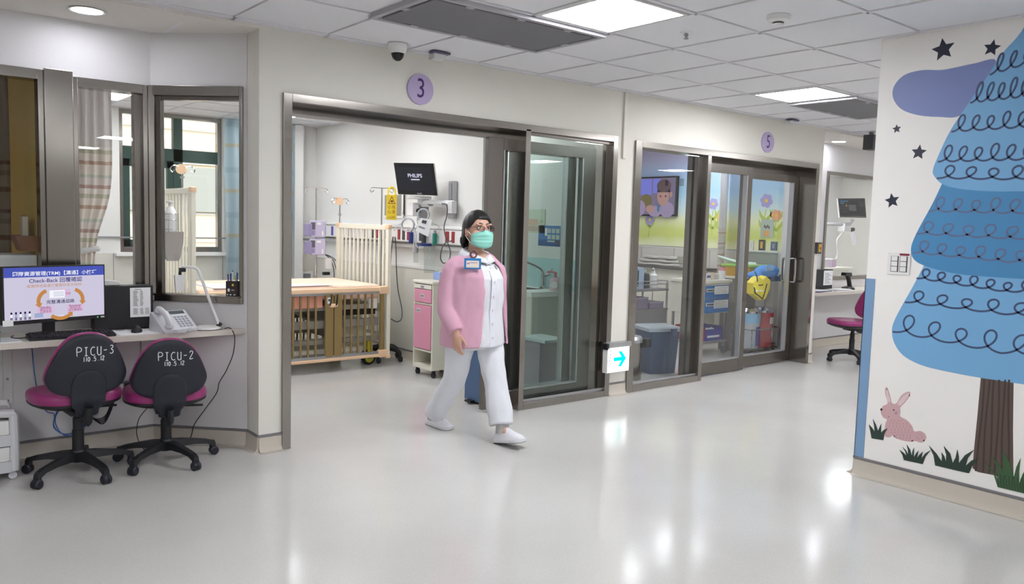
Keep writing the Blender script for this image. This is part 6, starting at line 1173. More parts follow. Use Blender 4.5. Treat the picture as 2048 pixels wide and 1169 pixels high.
t = thing('soap_bottle', 'white pump bottle on the steel cart in room 5', 'bottle', (7.55, 6.45, .766)); m = MB(WHITE); m.lathe([(0, .766), (.045, .766), (.045, .92), (.018, .94), (.014, .97), (0, .97)], (7.55, 6.45, 0)); m.build('bottle', t); m = MB(WHITE); m.cyl((7.55, 6.45, .97), (7.55, 6.45, 1.0), .008); m.tube([(7.55, 6.45, 1.0), (7.52, 6.44, 1.005), (7.50, 6.43, .995)], .008, seg=6); m.build('pump', t)
MAU = mat('mauve box', (140, 130, 150), .5)
for k, (x0, x1, y0, z0, z1, lb) in enumerate(((7.08, 7.36, 6.36, .5255, .66, 'tall mauve storage box on the middle shelf of the steel cart'), (7.37, 7.62, 6.34, .5255, .60, 'low mauve tray on the middle shelf of the steel cart'))):
    t = thing('storage_box', lb, 'box', ((x0+x1)/2, y0+.15, z0)); m = MB(MAU); m.box(x0, x1, y0, y0+.30, z0, z1, b=.004); m.build('box', t); m = MB(mat('mauve rim%d' % k, (168, 158, 176), .5)); m.box(x0-.004, x1+.004, y0-.004, y0+.304, z1-.012, z1+.003, b=.002); m.build('rim', t)
# bins behind the glass
t = thing('lidded_bin', 'slate blue bin with pale clip lid behind the left pane of door 5', 'bin', (6.42, 5.42, 0)); SLB = mat('slate bin', (62, 82, 112), .45); R_ = Rz(-.35); c = Vector((6.44, 5.42, 0))
def bq(x, y, z): return c+R_ @ Vector((x, y, z))
m = MB(SLB); m.loft([[bq(x*s, y*s, z) for x, y in ((-.17, -.15), (.0, -.158), (.05, -.15), (.06, -.165), (.11, -.165), (.12, -.15), (.17, -.15), (.17, .15), (-.17, .15))] for s, z in ((.86, .002), (1.0, .44))]); m.build('body', t, smooth=False); m = MB(mat('pale blue grey lid', (164, 176, 186), .4)); m.loft([[bq(x*s, y*s, z) for x, y in ((-.19, -.17), (.19, -.17), (.19, .17), (-.19, .17))] for s, z in ((.98, .44), (1.02, .455), (1.0, .475), (.9, .49))]); m.build('lid', t)
m = MB(mat('clip blue', (70, 80, 120), .4)); p = bq(.09, -.175, .42); m.box(p.x-.04, p.x+.04, p.y-.012, p.y+.012, .40, .475, b=.006); m.build('clip', t); p = bq(.19, -.05, .40); m = MB(GREYM); m.box(p.x-.01, p.x+.02, p.y-.02, p.y+.02, .36, .44, b=.004); m.build('handle', t)
t = thing('steel_bin', 'brushed steel bin with black catch at the left end of the window of room 5', 'bin', (5.93, 5.28, 0)); m = MB(STEEL); m.lathe([(0, .002), (.115, .002), (.115, .38), (0, .38)], (5.90, 5.30, 0), seg=28); m.build('drum', t); m = MB(ALU); m.lathe([(.118, .37), (.12, .40), (.10, .43), (0, .44)], (5.90, 5.30, 0), seg=28); m.build('lid', t); m = MB(BLACK); m.box(5.96, 6.04, 5.15, 5.23, .32, .41, b=.008); m.build('catch', t)
# blue drawer trolley
tx0, tx1, ty = 7.62, 8.19, 5.78; t = thing('drawer_trolley', 'white medical trolley with two blue drawers in room 5', 'trolley', (7.9, 6.0, 0)); BLU = mat('trolley blue', (36, 108, 178), .4)
m = MB(CREAM); m.box(tx0, tx1, ty+.02, ty+.45, .50, .86, b=.006); m.box(tx0-.015, tx1+.015, ty-.01, ty+.46, .86, .90, b=.01); m.box(tx0, tx1, ty+.02, ty+.45, .14, .165, GREYM); m.build('body', t)
for z0, z1 in ((.675, .835), (.51, .668)):
    m = MB(BLU); m.box(tx0+.015, tx1-.03, ty, ty+.022, z0, z1, b=.004); d = m.build('drawer', t); m = MB(WHITEG); m.box(tx0+.09, tx0+.24, ty-.006, ty+.002, z1-.075, z1-.035, b=.004); m.box(tx0+.10, tx0+.23, ty-.008, ty-.005, z1-.065, z1-.045, DGREY); m.build('handle', d)
    m = MB(PAPER); m.box(tx0+.245, tx1-.05, ty-.003, ty, z1-.105, z1-.01, PAPER)
    for k in range(5): m.box(tx0+.26, tx1-.07-.02*(k % 3), ty-.0045, ty-.003, z1-.028-.016*k, z1-.025-.016*k, INK)
    m.build('label_sheet', d, smooth=False)
for x in (tx0+.02, tx1-.02):
    for y in (ty+.05, ty+.42):
        m = MB(ALU); m.box(x-.012, x+.012, y-.012, y+.012, .11, .50); m.build('post', t); m = MB(mat('grey castor', (120, 120, 122), .5)); m.cyl((x-.014, y, .052), (x+.014, y, .052), .05); m.box(x-.02, x+.02, y-.02, y+.02, .085, .115, ALU); m.build('castor', t)
for x0, x1, c, lb in ((tx0+.04, tx0+.19, (176, 52, 60), 'red bin on the bottom shelf of the blue drawer trolley'), (tx0+.20, tx1-.045, (62, 62, 160), 'blue bin with white bundles on the bottom shelf of the drawer trolley')):
    t = thing('storage_bin', lb, 'bin', ((x0+x1)/2, ty+.2, .165)); mt = mat('bin colour %d' % c[0], c, .4); m = MB(mt); m.box(x0, x1, ty+.075, ty+.395, .166, .172, mt); m.box(x0, x1, ty+.070, ty+.077, .166, .30, mt); m.box(x0, x1, ty+.390, ty+.395, .166, .34, mt); m.box(x0, x0+.005, ty+.075, ty+.395, .166, .33, mt); m.box(x1-.005, x1, ty+.075, ty+.395, .166, .33, mt); m.build('bin', t, smooth=False)
    m = MB(PAPER); m.box(x0+.04, x1-.05, ty+.067, ty+.070, .20, .225); m.build('label', t, smooth=False)
    if c[0] == 62:
        for k in range(3): q = thing('white_bundle', ('left', 'middle', 'right')[k]+' white bundle lying in the blue bin of the drawer trolley', 'bundle', (x0+.07+.09*k, ty+.15, .175)); m = MB(PAPER); m.ball((x0+.07+.09*k, ty+.17, .24), (.042, .07, .064), seg=10); m.build('wrap', q); m = MB(WHITEG); m.tube([(x0+.032+.09*k, ty+.17, .25), (x0+.07+.09*k, ty+.17, .306), (x0+.108+.09*k, ty+.17, .25)], .006, seg=6); m.build('tie', q)
IT = [(7.64, .10, .075, 'w', 'purple and white box at the left end of the trolley top', (90, 80, 160)), (7.75, .09, .07, 'w', 'purple and white box second from the left on the trolley top', (90, 80, 160)), (7.86, .10, .08, 'j', 'cream jar on the trolley top', (226, 214, 180)), (7.97, .09, .07, 'j', 'grey jar on the trolley top', (190, 190, 190)), (8.08, .10, .13, 'j', 'white bottle with pink cap at the right end of the trolley top', (236, 236, 236))]
for x, w, h, k, lb, c in IT:
    t = thing('small_box' if k == 'w' else 'small_jar', lb, 'box' if k == 'w' else 'jar', (x+w/2, ty+.10, .9005)); mt = mat(lb[:18], c, .4)
    if k == 'w': m = MB(WHITE); m.box(x, x+w, ty+.04, ty+.14, .9008, .9008+h, b=.003); m.build('carton', t); m = MB(mt); m.box(x+.015, x+w-.015, ty+.16, ty+.24, .9008, .9008+h*1.9, b=.003); m.box(x+.01, x+w-.01, ty+.038, ty+.0402, .925, .955); m.build('print', t)
    else: m = MB(mt); m.lathe([(0, .9008), (w*.42, .9008), (w*.42, .9+h*.8), (0, .9+h*.8)], (x+w/2, ty+.10, 0)); m.build('jar', t); m = MB(mat('cap '+lb[:12], (232, 150, 170) if 'pink' in lb else (216, 206, 190), .4)); m.lathe([(0, .9+h*.8), (w*.36, .9+h*.8), (w*.36, .9+h*1.05), (0, .9+h*1.05)], (x+w/2, ty+.10, 0)); m.build('cap', t)
# side cabinet, tub, cloth, mask pack, drums on a dolly
t = thing('side_cabinet', 'grey side cabinet behind the yellow pack in room 5', 'cabinet', (8.55, 5.95, 0)); m = MB(mat('grey cabinet', (136, 130, 128), .5)); m.box(8.36, 8.82, 5.71, 6.05, .0, .90); m.build('body', t, smooth=False); m = MB(CREAM); m.box(8.34, 8.825, 5.69, 6.07, .90, .93, b=.004); m.build('top', t); m = MB(WHITEG); m.box(8.60, 8.80, 5.704, 5.712, .1, .88); m.build('door', t)
t = thing('basin_tub', 'yellow tub with lime green rim on the side cabinet in room 5', 'tub', (8.5, 5.85, .93)); m = MB(mat('yellow tub', (206, 160, 50), .4)); m.loft([[(8.53+x*s, 5.84+y*s, z) for x, y in ((-.17, -.2), (.17, -.2), (.17, .2), (-.17, .2))] for s, z in ((.82, .9305), (1, 1.05))]); m.build('tub', t, smooth=False); m = MB(mat('lime rim', (150, 200, 90), .4)); m.box(8.34, 8.72, 5.62, 6.06, 1.05, 1.08, b=.01); m.build('rim', t); m = MB(mat('pale mint shell', (206, 226, 216), .4)); m.tube([(8.33, 6.1, 1.17), (8.40, 6.0, 1.13), (8.5, 5.86, 1.09), (8.62, 5.75, 1.085)], [.03, .06, .08, .06], seg=8, smooth=3, flat=.35); m.build('lid', t)
t = thing('splash_shield', 'clear acrylic shield standing behind the tub in room 5', 'shield', (8.75, 5.8, 1.0)); m = MB(JAR); m.box(8.79, 8.796, 5.55, 6.0, .931, 1.24); m.build('sheet', t, smooth=False); m = MB(WHITE); m.box(8.785, 8.80, 5.55, 6.0, 1.235, 1.25); m.build('edge', t)
q0, q1 = P(1507, 557, 1, 5.45), P(1549, 531, 1, 5.45); t = thing('blue_cloth', 'crumpled blue cloth on the rail inside door 5', 'cloth', (q0.x, 5.45, q0.z)); BC = mat('blue cloth', (76, 146, 220), .8, bump=.4, nscale=25); rg = []; random.seed(5); cz = (q0.z+q1.z)/2
for j in range(10):
    x = q0.x+(q1.x-q0.x)*j/9; hgt = (q1.z-q0.z)*(.30+.70*min(1, j/4.5)); w = .085+.05*math.sin(j*1.7)
    rg.append([(x, 5.47+w*math.cos(a)*.9+.01*random.random(), q0.z+max(0, .5*hgt+hgt*.5*math.sin(a)*(1+.12*math.sin(j*2+a*3)))) for a in [2*PI*k/12 for k in range(12)]])
m = MB(BC); m.loft(rg); m.build('cloth', t, sharp=180); m = MB(mat('pale blue tag', (150, 196, 236), .7)); xm = q0.x+(q1.x-q0.x)*.5; m.box(xm-.07, xm+.07, 5.37, 5.39, q1.z-.06, q1.z-.01); m.build('band', t)
t = thing('grab_rail', 'dark steel rail across the inside of door 5 carrying cloth and yellow pack', 'rail', (8.3, 5.47, .9)); m = MB(DGREY); zr = q0.z-.012; m.cyl((q0.x-.15, 5.47, zr), (8.795, 5.47, zr), .012); m.build('bar', t); m = MB(BLUEB); m.box(8.50, 8.70, 5.44, 5.50, zr-.035, zr+.03, b=.006); m.build('sleeve', t); m = MB(DGREY); m.box(8.785, 8.80, 5.43, 5.51, zr-.04, zr+.04); m.cyl((q0.x-.14, 5.47, 0.001), (q0.x-.14, 5.47, zr), .012); m.build('mount', t)
c = P(1514, 576, 1, 5.33); t = thing('mask_pack', 'yellow bundle tied with dark straps hanging inside door 5', 'pack', c); m = MB(mat('yellow pack', (232, 214, 60), .6)); O_ = [(-.19, .07), (-.06, .15), (.02, .115), (.09, .155), (.20, .10), (.19, -.02), (.11, -.145), (.02, -.16), (-.17, -.07)]
m.loft([[(c.x+x*s, 5.34+d, c.z+z*s) for x, z in O_] for s, d in ((.80, -.075), (.88, -.068), (.92, 0), (.8, .04))]); m.build('bundle', t); m = MB(BLACK)
for pts in ([(-.155, .05), (-.03, .035), (.155, .06)], [(.09, .05), (.06, -.04), (.02, -.125)], [(-.14, -.05), (-.06, -.085), (.02, -.125)], [(-.155, .05), (-.15, .0), (-.14, -.05)], [(-.10, .08), (-.12, .14), (-.09, .19)]): m.tube([(c.x+x, 5.34-.079+(.05 if abs(x) > .15 or abs(z) > .14 else 0), c.z+z) for x, z in pts], .007, seg=6, smooth=3)
m.build('strap', t); m = MB(PAPER)
for x in (-.10, -.01): m.box(c.x+x-.035, c.x+x+.03, 5.34-.079, 5.34-.074, c.z-.035, c.z-.02)
m.build('label', t, smooth=False)
t = thing('drum_dolly', 'low wheeled dolly carrying the two drums in room 5', 'dolly', (8.4, 5.55, 0)); m = MB(STEEL); m.box(8.11, 8.69, 5.42, 5.685, .075, .10, b=.006); m.build('deck', t); m = MB(CHROME); m.tube([(8.12, 5.41, .33), (8.70, 5.41, .33), (8.70, 5.685, .33), (8.12, 5.685, .33)], .008, seg=6, loop=True)
for x in (8.12, 8.70):
    for y in (5.41, 5.685): m.cyl((x, y, .10), (x, y, .335), .007, seg=8)
m.build('rail', t)
for x in (8.18, 8.62):
    for y in (5.45, 5.64): m = MB(RUBBER); m.cyl((x-.014, y, .038), (x+.014, y, .038), .037); m.box(x-.012, x+.012, y-.012, y+.012, .04, .076, ALU); m.build('castor', t)
for x, c, lb, lc in ((8.265, (176, 182, 190), 'grey drum with pale blue bag on the dolly in room 5', (66, 70, 160)), (8.545, (178, 50, 58), 'red drum with white labels on the dolly in room 5', (236, 236, 236))):
    y = 5.548; t = thing('waste_drum', lb, 'drum', (x, y, .10)); mt = mat('drum %d' % c[0], c, .35); m = MB(mt); m.lathe([(0, .101), (.115, .101), (.122, .50), (.118, .53)], (x, y, 0), seg=28); m.build('drum', t); m = MB(CHROME); m.lathe([(.126, .515), (.126, .54), (.10, .575), (0, .585)], (x, y, 0), seg=28); m.build('lid', t)
    m = MB(mat('drum label %d' % lc[2], lc, .5))
    for k in range(5): a = -PI/2-.30+.14*k; a2 = a+.14; m.mesh([(x+.124*math.cos(q_), y+.124*math.sin(q_), z) for z in ((.13, .36) if c[0] != 178 else (.38, .46)) for q_ in (a, a2)], [(0, 1, 3, 2)])
    m.build('label', t, smooth=False)
    if c[0] != 178:
        m = MB(mat('pale blue film', (134, 180, 214), .4)); m.lathe([(.1245, .535), (.128, .48), (.126, .43), (.1235, .40)], (x, y, 0), seg=28, cap=False); m.build('bag', t)
    else: m = MB(PAPER); m.mesh([(x+.1235*math.cos(q_), y+.1235*math.sin(q_), z) for q_, z in ((-1.25, .15), (-1.05, .15), (-1.05, .36), (-1.6, .25))], [(0, 1, 2, 3)]); m.build('white_mark', t, smooth=False)
# ================================================================ THE WALKING WOMAN
PB_ = Vector((3.33, 4.45, 0)); PF = Vector((.05, -.9987, 0)).normalized(); PL = Vector((-PF.y, PF.x, 0))
def w(l, f, z):
    if z > 1.335: l, f, z = (l*.974-(f-.02)*.225)*1.07-.004, .012+(l*.225+(f-.02)*.974)*1.08, 1.578+(z-1.575)*1.075
    return PB_+PL*l+PF*f+Z1*z
SKIN = mat('skin', (202, 160, 140), .5, sub=0); HAIR = mat('black hair', (13, 12, 14), .45, bump=.25, nscale=120, stretch=(1, 1, .12)); WCL = mat('white uniform cloth', (220, 222, 229), .8, bump=.12, nscale=14); PCL = mat('pink knit', (208, 162, 182), .9, bump=.10, nscale=22)
MASKM = mat('mint mask', (150, 220, 205), .75); WSH = mat('white shoe leather', (226, 226, 232), .4); SOCK = mat('grey sock', (168, 166, 164), .9)
woman = thing('person', 'woman in pink cardigan, white uniform and mint face mask walking out of doorway 3', 'person', PB_)
def fuse(mb, name, vox, smooth, m_, parent=woman, noise=0, nsc=8, seed=0):
    """one continuous skin over overlapping solids"""
    o = mb.build(name+'_raw', smooth=False); md = o.modifiers.new('r', 'REMESH'); md.mode = 'VOXEL'; md.voxel_size = vox; md.use_smooth_shade = True
    s_ = o.modifiers.new('s', 'SMOOTH'); s_.factor = .5; s_.iterations = smooth
    bpy.context.view_layer.update(); me = bpy.data.meshes.new_from_object(o.evaluated_get(bpy.context.evaluated_depsgraph_get())); bpy.data.objects.remove(o)
    me.name = name; me.materials.clear(); me.materials.append(m_)
    if noise:
        from mathutils import noise as nz
        nn = [v.normal.copy() for v in me.vertices]
        for v, n in zip(me.vertices, nn):
            p = v.co*nsc+Vector((seed, seed*2, 0)); p.z *= .55; v.co += n*noise*nz.noise(p)+n*noise*.5*nz.noise(p*2.3)
    if parent is not None: me.transform(Matrix.Translation(-woman.location))
    me.shade_smooth(); q = bpy.data.objects.new(name, me); COL.objects.link(q); q.parent = parent; return q
def ering(c, a, b, n=28, rot=0, ax=None):
    """ellipse ring round c, a along left, b along forward"""
    return [c+PL*(a*math.cos(2*PI*k/n+rot))+PF*(b*math.sin(2*PI*k/n+rot)) for k in range(n)]
# ---- body: head, neck, trunk, arms, hands and legs as one surface
m = MB(SKIN); RF = Matrix((PL, PF, Z1)).transposed(); RFH = RF @ Rz(.227)
def hb(l, f, z, r, rr=None): m.ball(w(l, f, z), tuple(k*1.07 for k in r), seg=20, rot=(RFH if z > 1.335 else RF) @ (rr or Matrix.Identity(3)))
hb(0, .030, 1.462, (.074, .092, .103)); hb(0, .052, 1.400, (.060, .070, .072)); hb(0, .085, 1.368, (.036, .036, .03))
for s in (-1, 1):
    hb(s*.036, .090, 1.418, (.034, .036, .036)); hb(s*.077, .022, 1.440, (.010, .022, .032), Rz(s*-.35)); hb(s*.033, .112, 1.492, (.026, .012, .009))
hb(0, .048, 1.245, (.056, .040, .062)); hb(0, .125, 1.448, (.011, .018, .032)); hb(0, .136, 1.428, (.017, .016, .014)); hb(0, .118, 1.395, (.026, .012, .012))
m.tube([w(0, -.015, 1.24), w(0, .0, 1.31), w(0, .018, 1.39)], [.060, .054, .056], seg=18, smooth=3)
m.loft([ering(w(0, f, z), a, b) for z, a, b, f in ((.70, .15, .12, 0), (.82, .16, .125, 0), (.98, .15, .12, 0), (1.12, .155, .115, .01), (1.22, .15, .09, 0), (1.27, .09, .065, -.01))])
RA = [w(-.160, -.02, 1.215), w(-.208, -.03, 1.06), w(-.236, -.01, .915), w(-.246, .055, .83), w(-.242, .105, .762)]
LA = [w(.160, -.02, 1.215), w(.225, -.08, 1.06), w(.238, -.15, .915), w(.215, -.185, .82), w(.19, -.20, .75)]
for A_ in (RA, LA): m.tube(A_, [.052, .047, .040, .034, .026], seg=14, smooth=4)
def hand(W_, D, A_, N):
    """W_ wrist, D towards the fingertips, A_ index side, N back of the hand"""
    D, A_, N = D.normalized(), A_.normalized(), N.normalized()
    m.loft([[W_+D*d+A_*(a*math.cos(2*PI*k/16)+o)+N*(n*math.sin(2*PI*k/16)) for k in range(16)] for d, a, n, o in ((-.02, .025, .021, 0), (.01, .027, .020, 0), (.035, .036, .019, .002), (.07, .040, .016, .001), (.092, .037, .012, 0), (.098, .028, .008, 0))])
    for a, L, c in ((.029, .066, .30), (.010, .074, .38), (-.010, .070, .46), (-.029, .055, .52)):
        p = W_+D*.085+A_*a; pts = [p]; th = c*.5
        for k, s_ in enumerate((.45, .32, .23)): p = p+(D*math.cos(th)-N*math.sin(th)+A_*(a*1.2))*L*s_; pts.append(p); th += c
        m.tube(pts, [.0095, .0088, .0080, .0066], seg=10, smooth=3); m.ball(pts[-1], .0066, seg=8)
    b = W_+D*.02+A_*.026-N*.004; t1 = b+D*.032+A_*.022-N*.012; t2 = t1+D*.030+A_*.006-N*.010; m.tube([b, t1, t2], [.014, .0105, .008], seg=10, smooth=3); m.ball(t2, .008, seg=8)
hand(RA[-1], w(.02, .12, -1)-w(0, 0, 0), PF+PL*.25, -PL+PF*.25); hand(LA[-1], w(-.02, -.02, -1)-w(0, 0, 0), PF, PL)
RK, RAN, LK, LAN = w(-.088, -.09, .40), w(-.05, -.375, .105), w(.068, .165, .41), w(.035, .285, .115)
for hp, kn, an, sgn in ((w(-.085, 0, .76), RK, RAN, -1), (w(.085, .01, .76), LK, LAN, 1)): m.tube([hp, hp.lerp(kn, .5), kn, kn.lerp(an, .35), an], [.080, .066, .052, .050, .036], seg=14, smooth=4)
RH, LH = w(-.045, -.45, 0), w(.02, .245, .004)
m.tube([RAN, RAN.lerp(RH+PF*.14+Z1*.04, .6), RH+PF*.20+Z1*.035], [.036, .032, .018], seg=12, smooth=3); m.tube([LAN, LAN.lerp(LH+PF*.14+Z1*.06, .6), LH+PF*.20+Z1*.06], [.036, .032, .018], seg=12, smooth=3)
body = fuse(m, 'body', .0042, 3, SKIN)
# ---- eyes, brows
for s in (-1, 1):
    m = MB(mat('eye white %d' % s, (226, 222, 220), .2)); c = w(s*.031, .1085, 1.468); m.ball(c, (.013, .010, .0075), seg=14, rot=RF); e = m.build('eye', woman); m = MB(mat('iris %d' % s, (36, 26, 24), .15)); m.ball(c+PF*.0078, (.0058, .0035, .0058), seg=12, rot=RF); m.build('iris', e)
    m = MB(HAIR); m.tube([w(s*.012, .124, 1.494), w(s*.032, .123, 1.499), w(s*.052, .108, 1.492)], [.002, .0032, .0014], seg=6, smooth=4); m.tube([w(s*.018, .1175, 1.474), w(s*.031, .1195, 1.4775), w(s*.046, .113, 1.473)], .0014, seg=5, smooth=4); m.build('eyebrow', woman)
# ---- hair
m = MB(HAIR); cols = []; NP = 56; hc = w(0, .020, 1.470)
for i in range(NP):
    ph = 2*PI*i/NP; dl, df = math.sin(ph-.227), math.cos(ph-.227); a_ = abs(((ph+PI) % (2*PI))-PI); col = []
    zl = 1.528 if a_ < .62 else (1.528-(a_-.62)/.5*.062 if a_ < 1.12 else (1.466-(a_-1.12)/.35*.012 if a_ < 1.47 else (1.454-(a_-1.47)/.3*.085 if a_ < 1.77 else 1.366)))
    for j in range(13):
        t_ = j/12; zz = 1.585-(1.585-zl)*(t_**1.25) if j else 1.585
        k = max(0, min(1, (zz-1.470)/.115)); r_ = math.sqrt(max(0, 1-k*k)) if zz > 1.470 else 1.0+.10*max(0, (1.45-zz)/.09)*(a_ > 1.5)-.30*max(0, (1.40-zz)/.05)*0
        wv = 1+.018*math.sin(ph*14+zz*30)
        ea, eb = .092*r_*wv, .113*r_*wv*(1.04 if df < 0 else 1)
        if a_ < .75 and j > 8: eb += .004
        col.append(hc+PL*(ea*dl)+PF*(eb*df)+Z1*(zz-1.470)*1.08)
    cols.append(col)
vs = [p for c in cols for p in c]; fs = [(i*13+j, ((i+1) % NP)*13+j, ((i+1) % NP)*13+j+1, i*13+j+1) for i in range(NP) for j in range(12)]
m.mesh(vs, fs, HAIR); bmesh.ops.remove_doubles(m.bm, verts=m.bm.verts[:], dist=.0006); o = m.build('hair', woman, sharp=180); so = o.modifiers.new('thick', 'SOLIDIFY'); so.thickness = .018; so.offset = -1
m = MB(HAIR)
for k in range(16): a = PI*.62+PI*.76*k/15; b = hc+PL*(.092*math.sin(a-.227))+PF*(.116*math.cos(a-.227)); m.tube([b+Z1*-.07, b+Z1*-.105+PF*-.004, b+Z1*(-.130-.008*(k % 3))+(hc-b)*.12], [.014, .013, .004], seg=7, smooth=3)
m.build('hair_ends', woman, sharp=180); m = MB(CHROME); m.ball(w(-.078, -.045, 1.452), (.006, .012, .005), seg=10, rot=RF); m.build('hair_clip', woman)
# ---- mask
m = MB(MASKM); rows = []; NU, NV = 18, 14
for j in range(NV+1):
    v = j/NV; row = []
    for i in range(NU+1):
        u = -1+2*i/NU; a = u*1.28
        zt_ = 1.456-.030*abs(u)**1.3; zb_ = 1.338+.032*abs(u)**1.6; z = zt_+(zb_-zt_)*v
        fr = .146-.010*v-.014*max(0, v-.72)/.28+.010*math.exp(-((v-.22)/.18)**2)*math.exp(-(u/.35)**2)-.006*(v < .02)
        f = .050+(fr-.050)*math.cos(a)**.62+.0028*math.sin(v*5*2*PI)*(1-abs(u)**4)*(.1 < v < .9); l = .078*math.sin(a)/math.sin(1.28)
        row.append(w(l, f, z))
    rows.append(row)
m.mesh([p for r in rows for p in r], [(j*(NU+1)+i, j*(NU+1)+i+1, (j+1)*(NU+1)+i+1, (j+1)*(NU+1)+i) for j in range(NV) for i in range(NU)], MASKM); mk = m.build('face_mask', woman, sharp=180); so = mk.modifiers.new('thick', 'SOLIDIFY'); so.thickness = .002
m = MB(mat('white mask edge', (236, 238, 238), .7)); m.tube([p+PF*.001 for p in rows[0][3:-3]], .0022, seg=6); m.build('nose_band', mk)
for s in (-1, 1):
    k = -1 if s > 0 else 0; m = MB(WHITE); m.tube([rows[0][k], w(s*.080, .030, 1.452), w(s*.086, .008, 1.448)], .0018, seg=6, smooth=4); m.tube([rows[-2][k], w(s*.078, .030, 1.405), w(s*.086, .006, 1.425), w(s*.087, .0, 1.440)], .0018, seg=6, smooth=4); m.build('ear_loop', mk)
# ---- glasses
FRM = mat('dark red spectacle frame', (74, 34, 40), .3); gl_ = MB(FRM)
for s in (-1, 1):
    c = w(s*.035, .146, 1.464); aa = -s*.12; ul = RFH @ Vector((math.cos(aa), math.sin(aa), 0)); pts = [c+ul*x+Z1*z for x, z in ((-.025, .010), (-.023, .015), (.023, .015), (.027, .010), (.024, -.011), (.017, -.016), (-.015, -.016), (-.022, -.010))]
    gl_.tube(pts, .0017, seg=6, loop=True); gl_.tube([w(s*.062, .142, 1.474), w(s*.078, .125, 1.474), w(s*.084, .03, 1.462), w(s*.085, .0, 1.452)], .0019, seg=6)
gl_.tube([w(-.010, .149, 1.468), w(0, .151, 1.471), w(.010, .149, 1.468)], .0017, seg=6); gs = gl_.build('spectacles', woman)
for s in (-1, 1):
    c = w(s*.035, .146, 1.464); aa = -s*.12; ul = RFH @ Vector((math.cos(aa), math.sin(aa), 0)); m = MB(JAR); m.mesh([c+ul*x+Z1*z for x, z in ((-.023, .014), (.024, .014), (.024, -.010), (.016, -.015), (-.015, -.015), (-.022, -.010))], [(0, 1, 2, 3, 4, 5)]); m.build('lens', gs, smooth=False)
# ---- trousers
m = MB(WCL)
m.loft([ering(w(0, f, z), a, b) for z, a, b, f in ((.63, .165, .12, .0), (.67, .195, .15, .0), (.74, .205, .165, 0), (.86, .195, .16, 0))])
def leg(hp, kn, an, r):
    an2 = kn.lerp(an, .90); m.tube([hp, hp.lerp(kn, .45), kn, kn.lerp(an2, .5), an2, an2+(an2-kn).normalized()*.02], r, seg=22, smooth=4)
leg(w(-.092, -.02, .74), RK+PL*-.006, RAN+Z1*-.03, [.108, .094, .083, .080, .078, .077]); leg(w(.094, .035, .74), LK, LAN+PF*-.01, [.104, .092, .082, .082, .084, .083])
fuse(m, 'trousers', .008, 6, WCL, noise=.012, nsc=9, seed=3)
# ---- tunic
TUN = ((.655, .232, .185, .01), (.68, .230, .184, .01), (.78, .222, .178, .01), (.90, .214, .174, .01), (1.02, .208, .178, .018), (1.12, .205, .178, .022), (1.19, .192, .150, .010), (1.225, .165, .110, -.004), (1.262, .112, .075, -.022), (1.30, .072, .046, -.028))
m = MB(WCL); m.loft([ering(w(0, f, z), a, b, 40) for z, a, b, f in TUN])
fuse(m, 'tunic', .007, 4, WCL, noise=.008, nsc=10, seed=8)
m = MB(mat('tunic placket', (224, 226, 236), .8))
def tf(l, z, off):          # point on the tunic front at left offset l
    for (z0, a0, b0, f0), (z1, a1, b1, f1) in zip(TUN, TUN[1:]):
        if z0 <= z <= z1: t_ = (z-z0)/(z1-z0); a, b, f = a0+(a1-a0)*t_, b0+(b1-b0)*t_, f0+(f1-f0)*t_; return w(l, f+b*math.sqrt(max(0, 1-(l/a)**2))+off, z)
    return w(l, .1, z)
m.loft([[tf(l, .66+.057*k, o_) for l, o_ in ((-.022, .001), (.022, .001), (.022, .009), (-.022, .009))] for k in range(11)]); pk = m.build('placket', woman)
for k in range(6): m = MB(WHITEG); c = tf(0, .72+.095*k, .010); m.cyl(c, c+PF*.004, .008, seg=12); m.build('button', pk)
# ---- collar
m = MB(WCL)
def band(sg):
    inn, out = [], []
    for k in range(15):
        a = PI*(1.5-k/14*.985) if sg > 0 else PI*(1.5+k/14*.985); cl, cf = math.cos(a), math.sin(a); t_ = k/14
        inn.append(w(.066*cl, -.002+.070*cf+.012*t_, 1.330-.075*t_**1.5)); out.append(w((.118+.028*t_)*cl, -.006+(.104+.048*t_)*cf, 1.288-.064*t_**1.3))
    n = 15; mid = [(p+q)/2+Z1*.016 for p, q in zip(inn, out)]; out[-1] += PL*(.034*sg)+Z1*-.012
    m.mesh(inn+mid+out, [(r*n+i, r*n+i+1, (r+1)*n+i+1, (r+1)*n+i) for r in range(2) for i in range(n-1)], WCL)
band(1); band(-1); o = m.build('collar', woman, sharp=180); so = o.modifiers.new('thick', 'SOLIDIFY'); so.thickness = .004; so.offset = 0
# ---- cardigan: back and side panels open at the front, with sleeves
m = MB(PCL); CAR = ((.652, .262, .212, .62, .50), (.70, .258, .208, .60, .46), (.80, .246, .200, .55, .40), (.92, .236, .194, .50, .36), (1.04, .230, .196, .46, .34), (1.13, .226, .194, .42, .36), (1.195, .212, .166, .40, .40), (1.235, .168, .122, .42, .46), (1.268, .128, .092, .52, .60), (1.288, .094, .078, .66, .72))
ro, ri = [], []; n = 44
for z, a, b, tl, tr in CAR:
    # angle 90 deg is straight ahead; the opening runs from 90-tl (her left) to 90+tr (her right)
    a0, a1 = PI/2+tr*.9, PI/2+2*PI-tl*1.25; f0 = .012 if z > 1 else .008
    ro.append([w(a*math.cos(q), f0+b*math.sin(q), z) for q in [a0+(a1-a0)*k/(n-1) for k in range(n)]]); ri.append([w((a-.018)*math.cos(q), f0+(b-.018)*math.sin(q), z) for q in [a0+(a1-a0)*k/(n-1) for k in range(n)]])
m.loft([o_+i_[::-1] for o_, i_ in zip(ro, ri)])
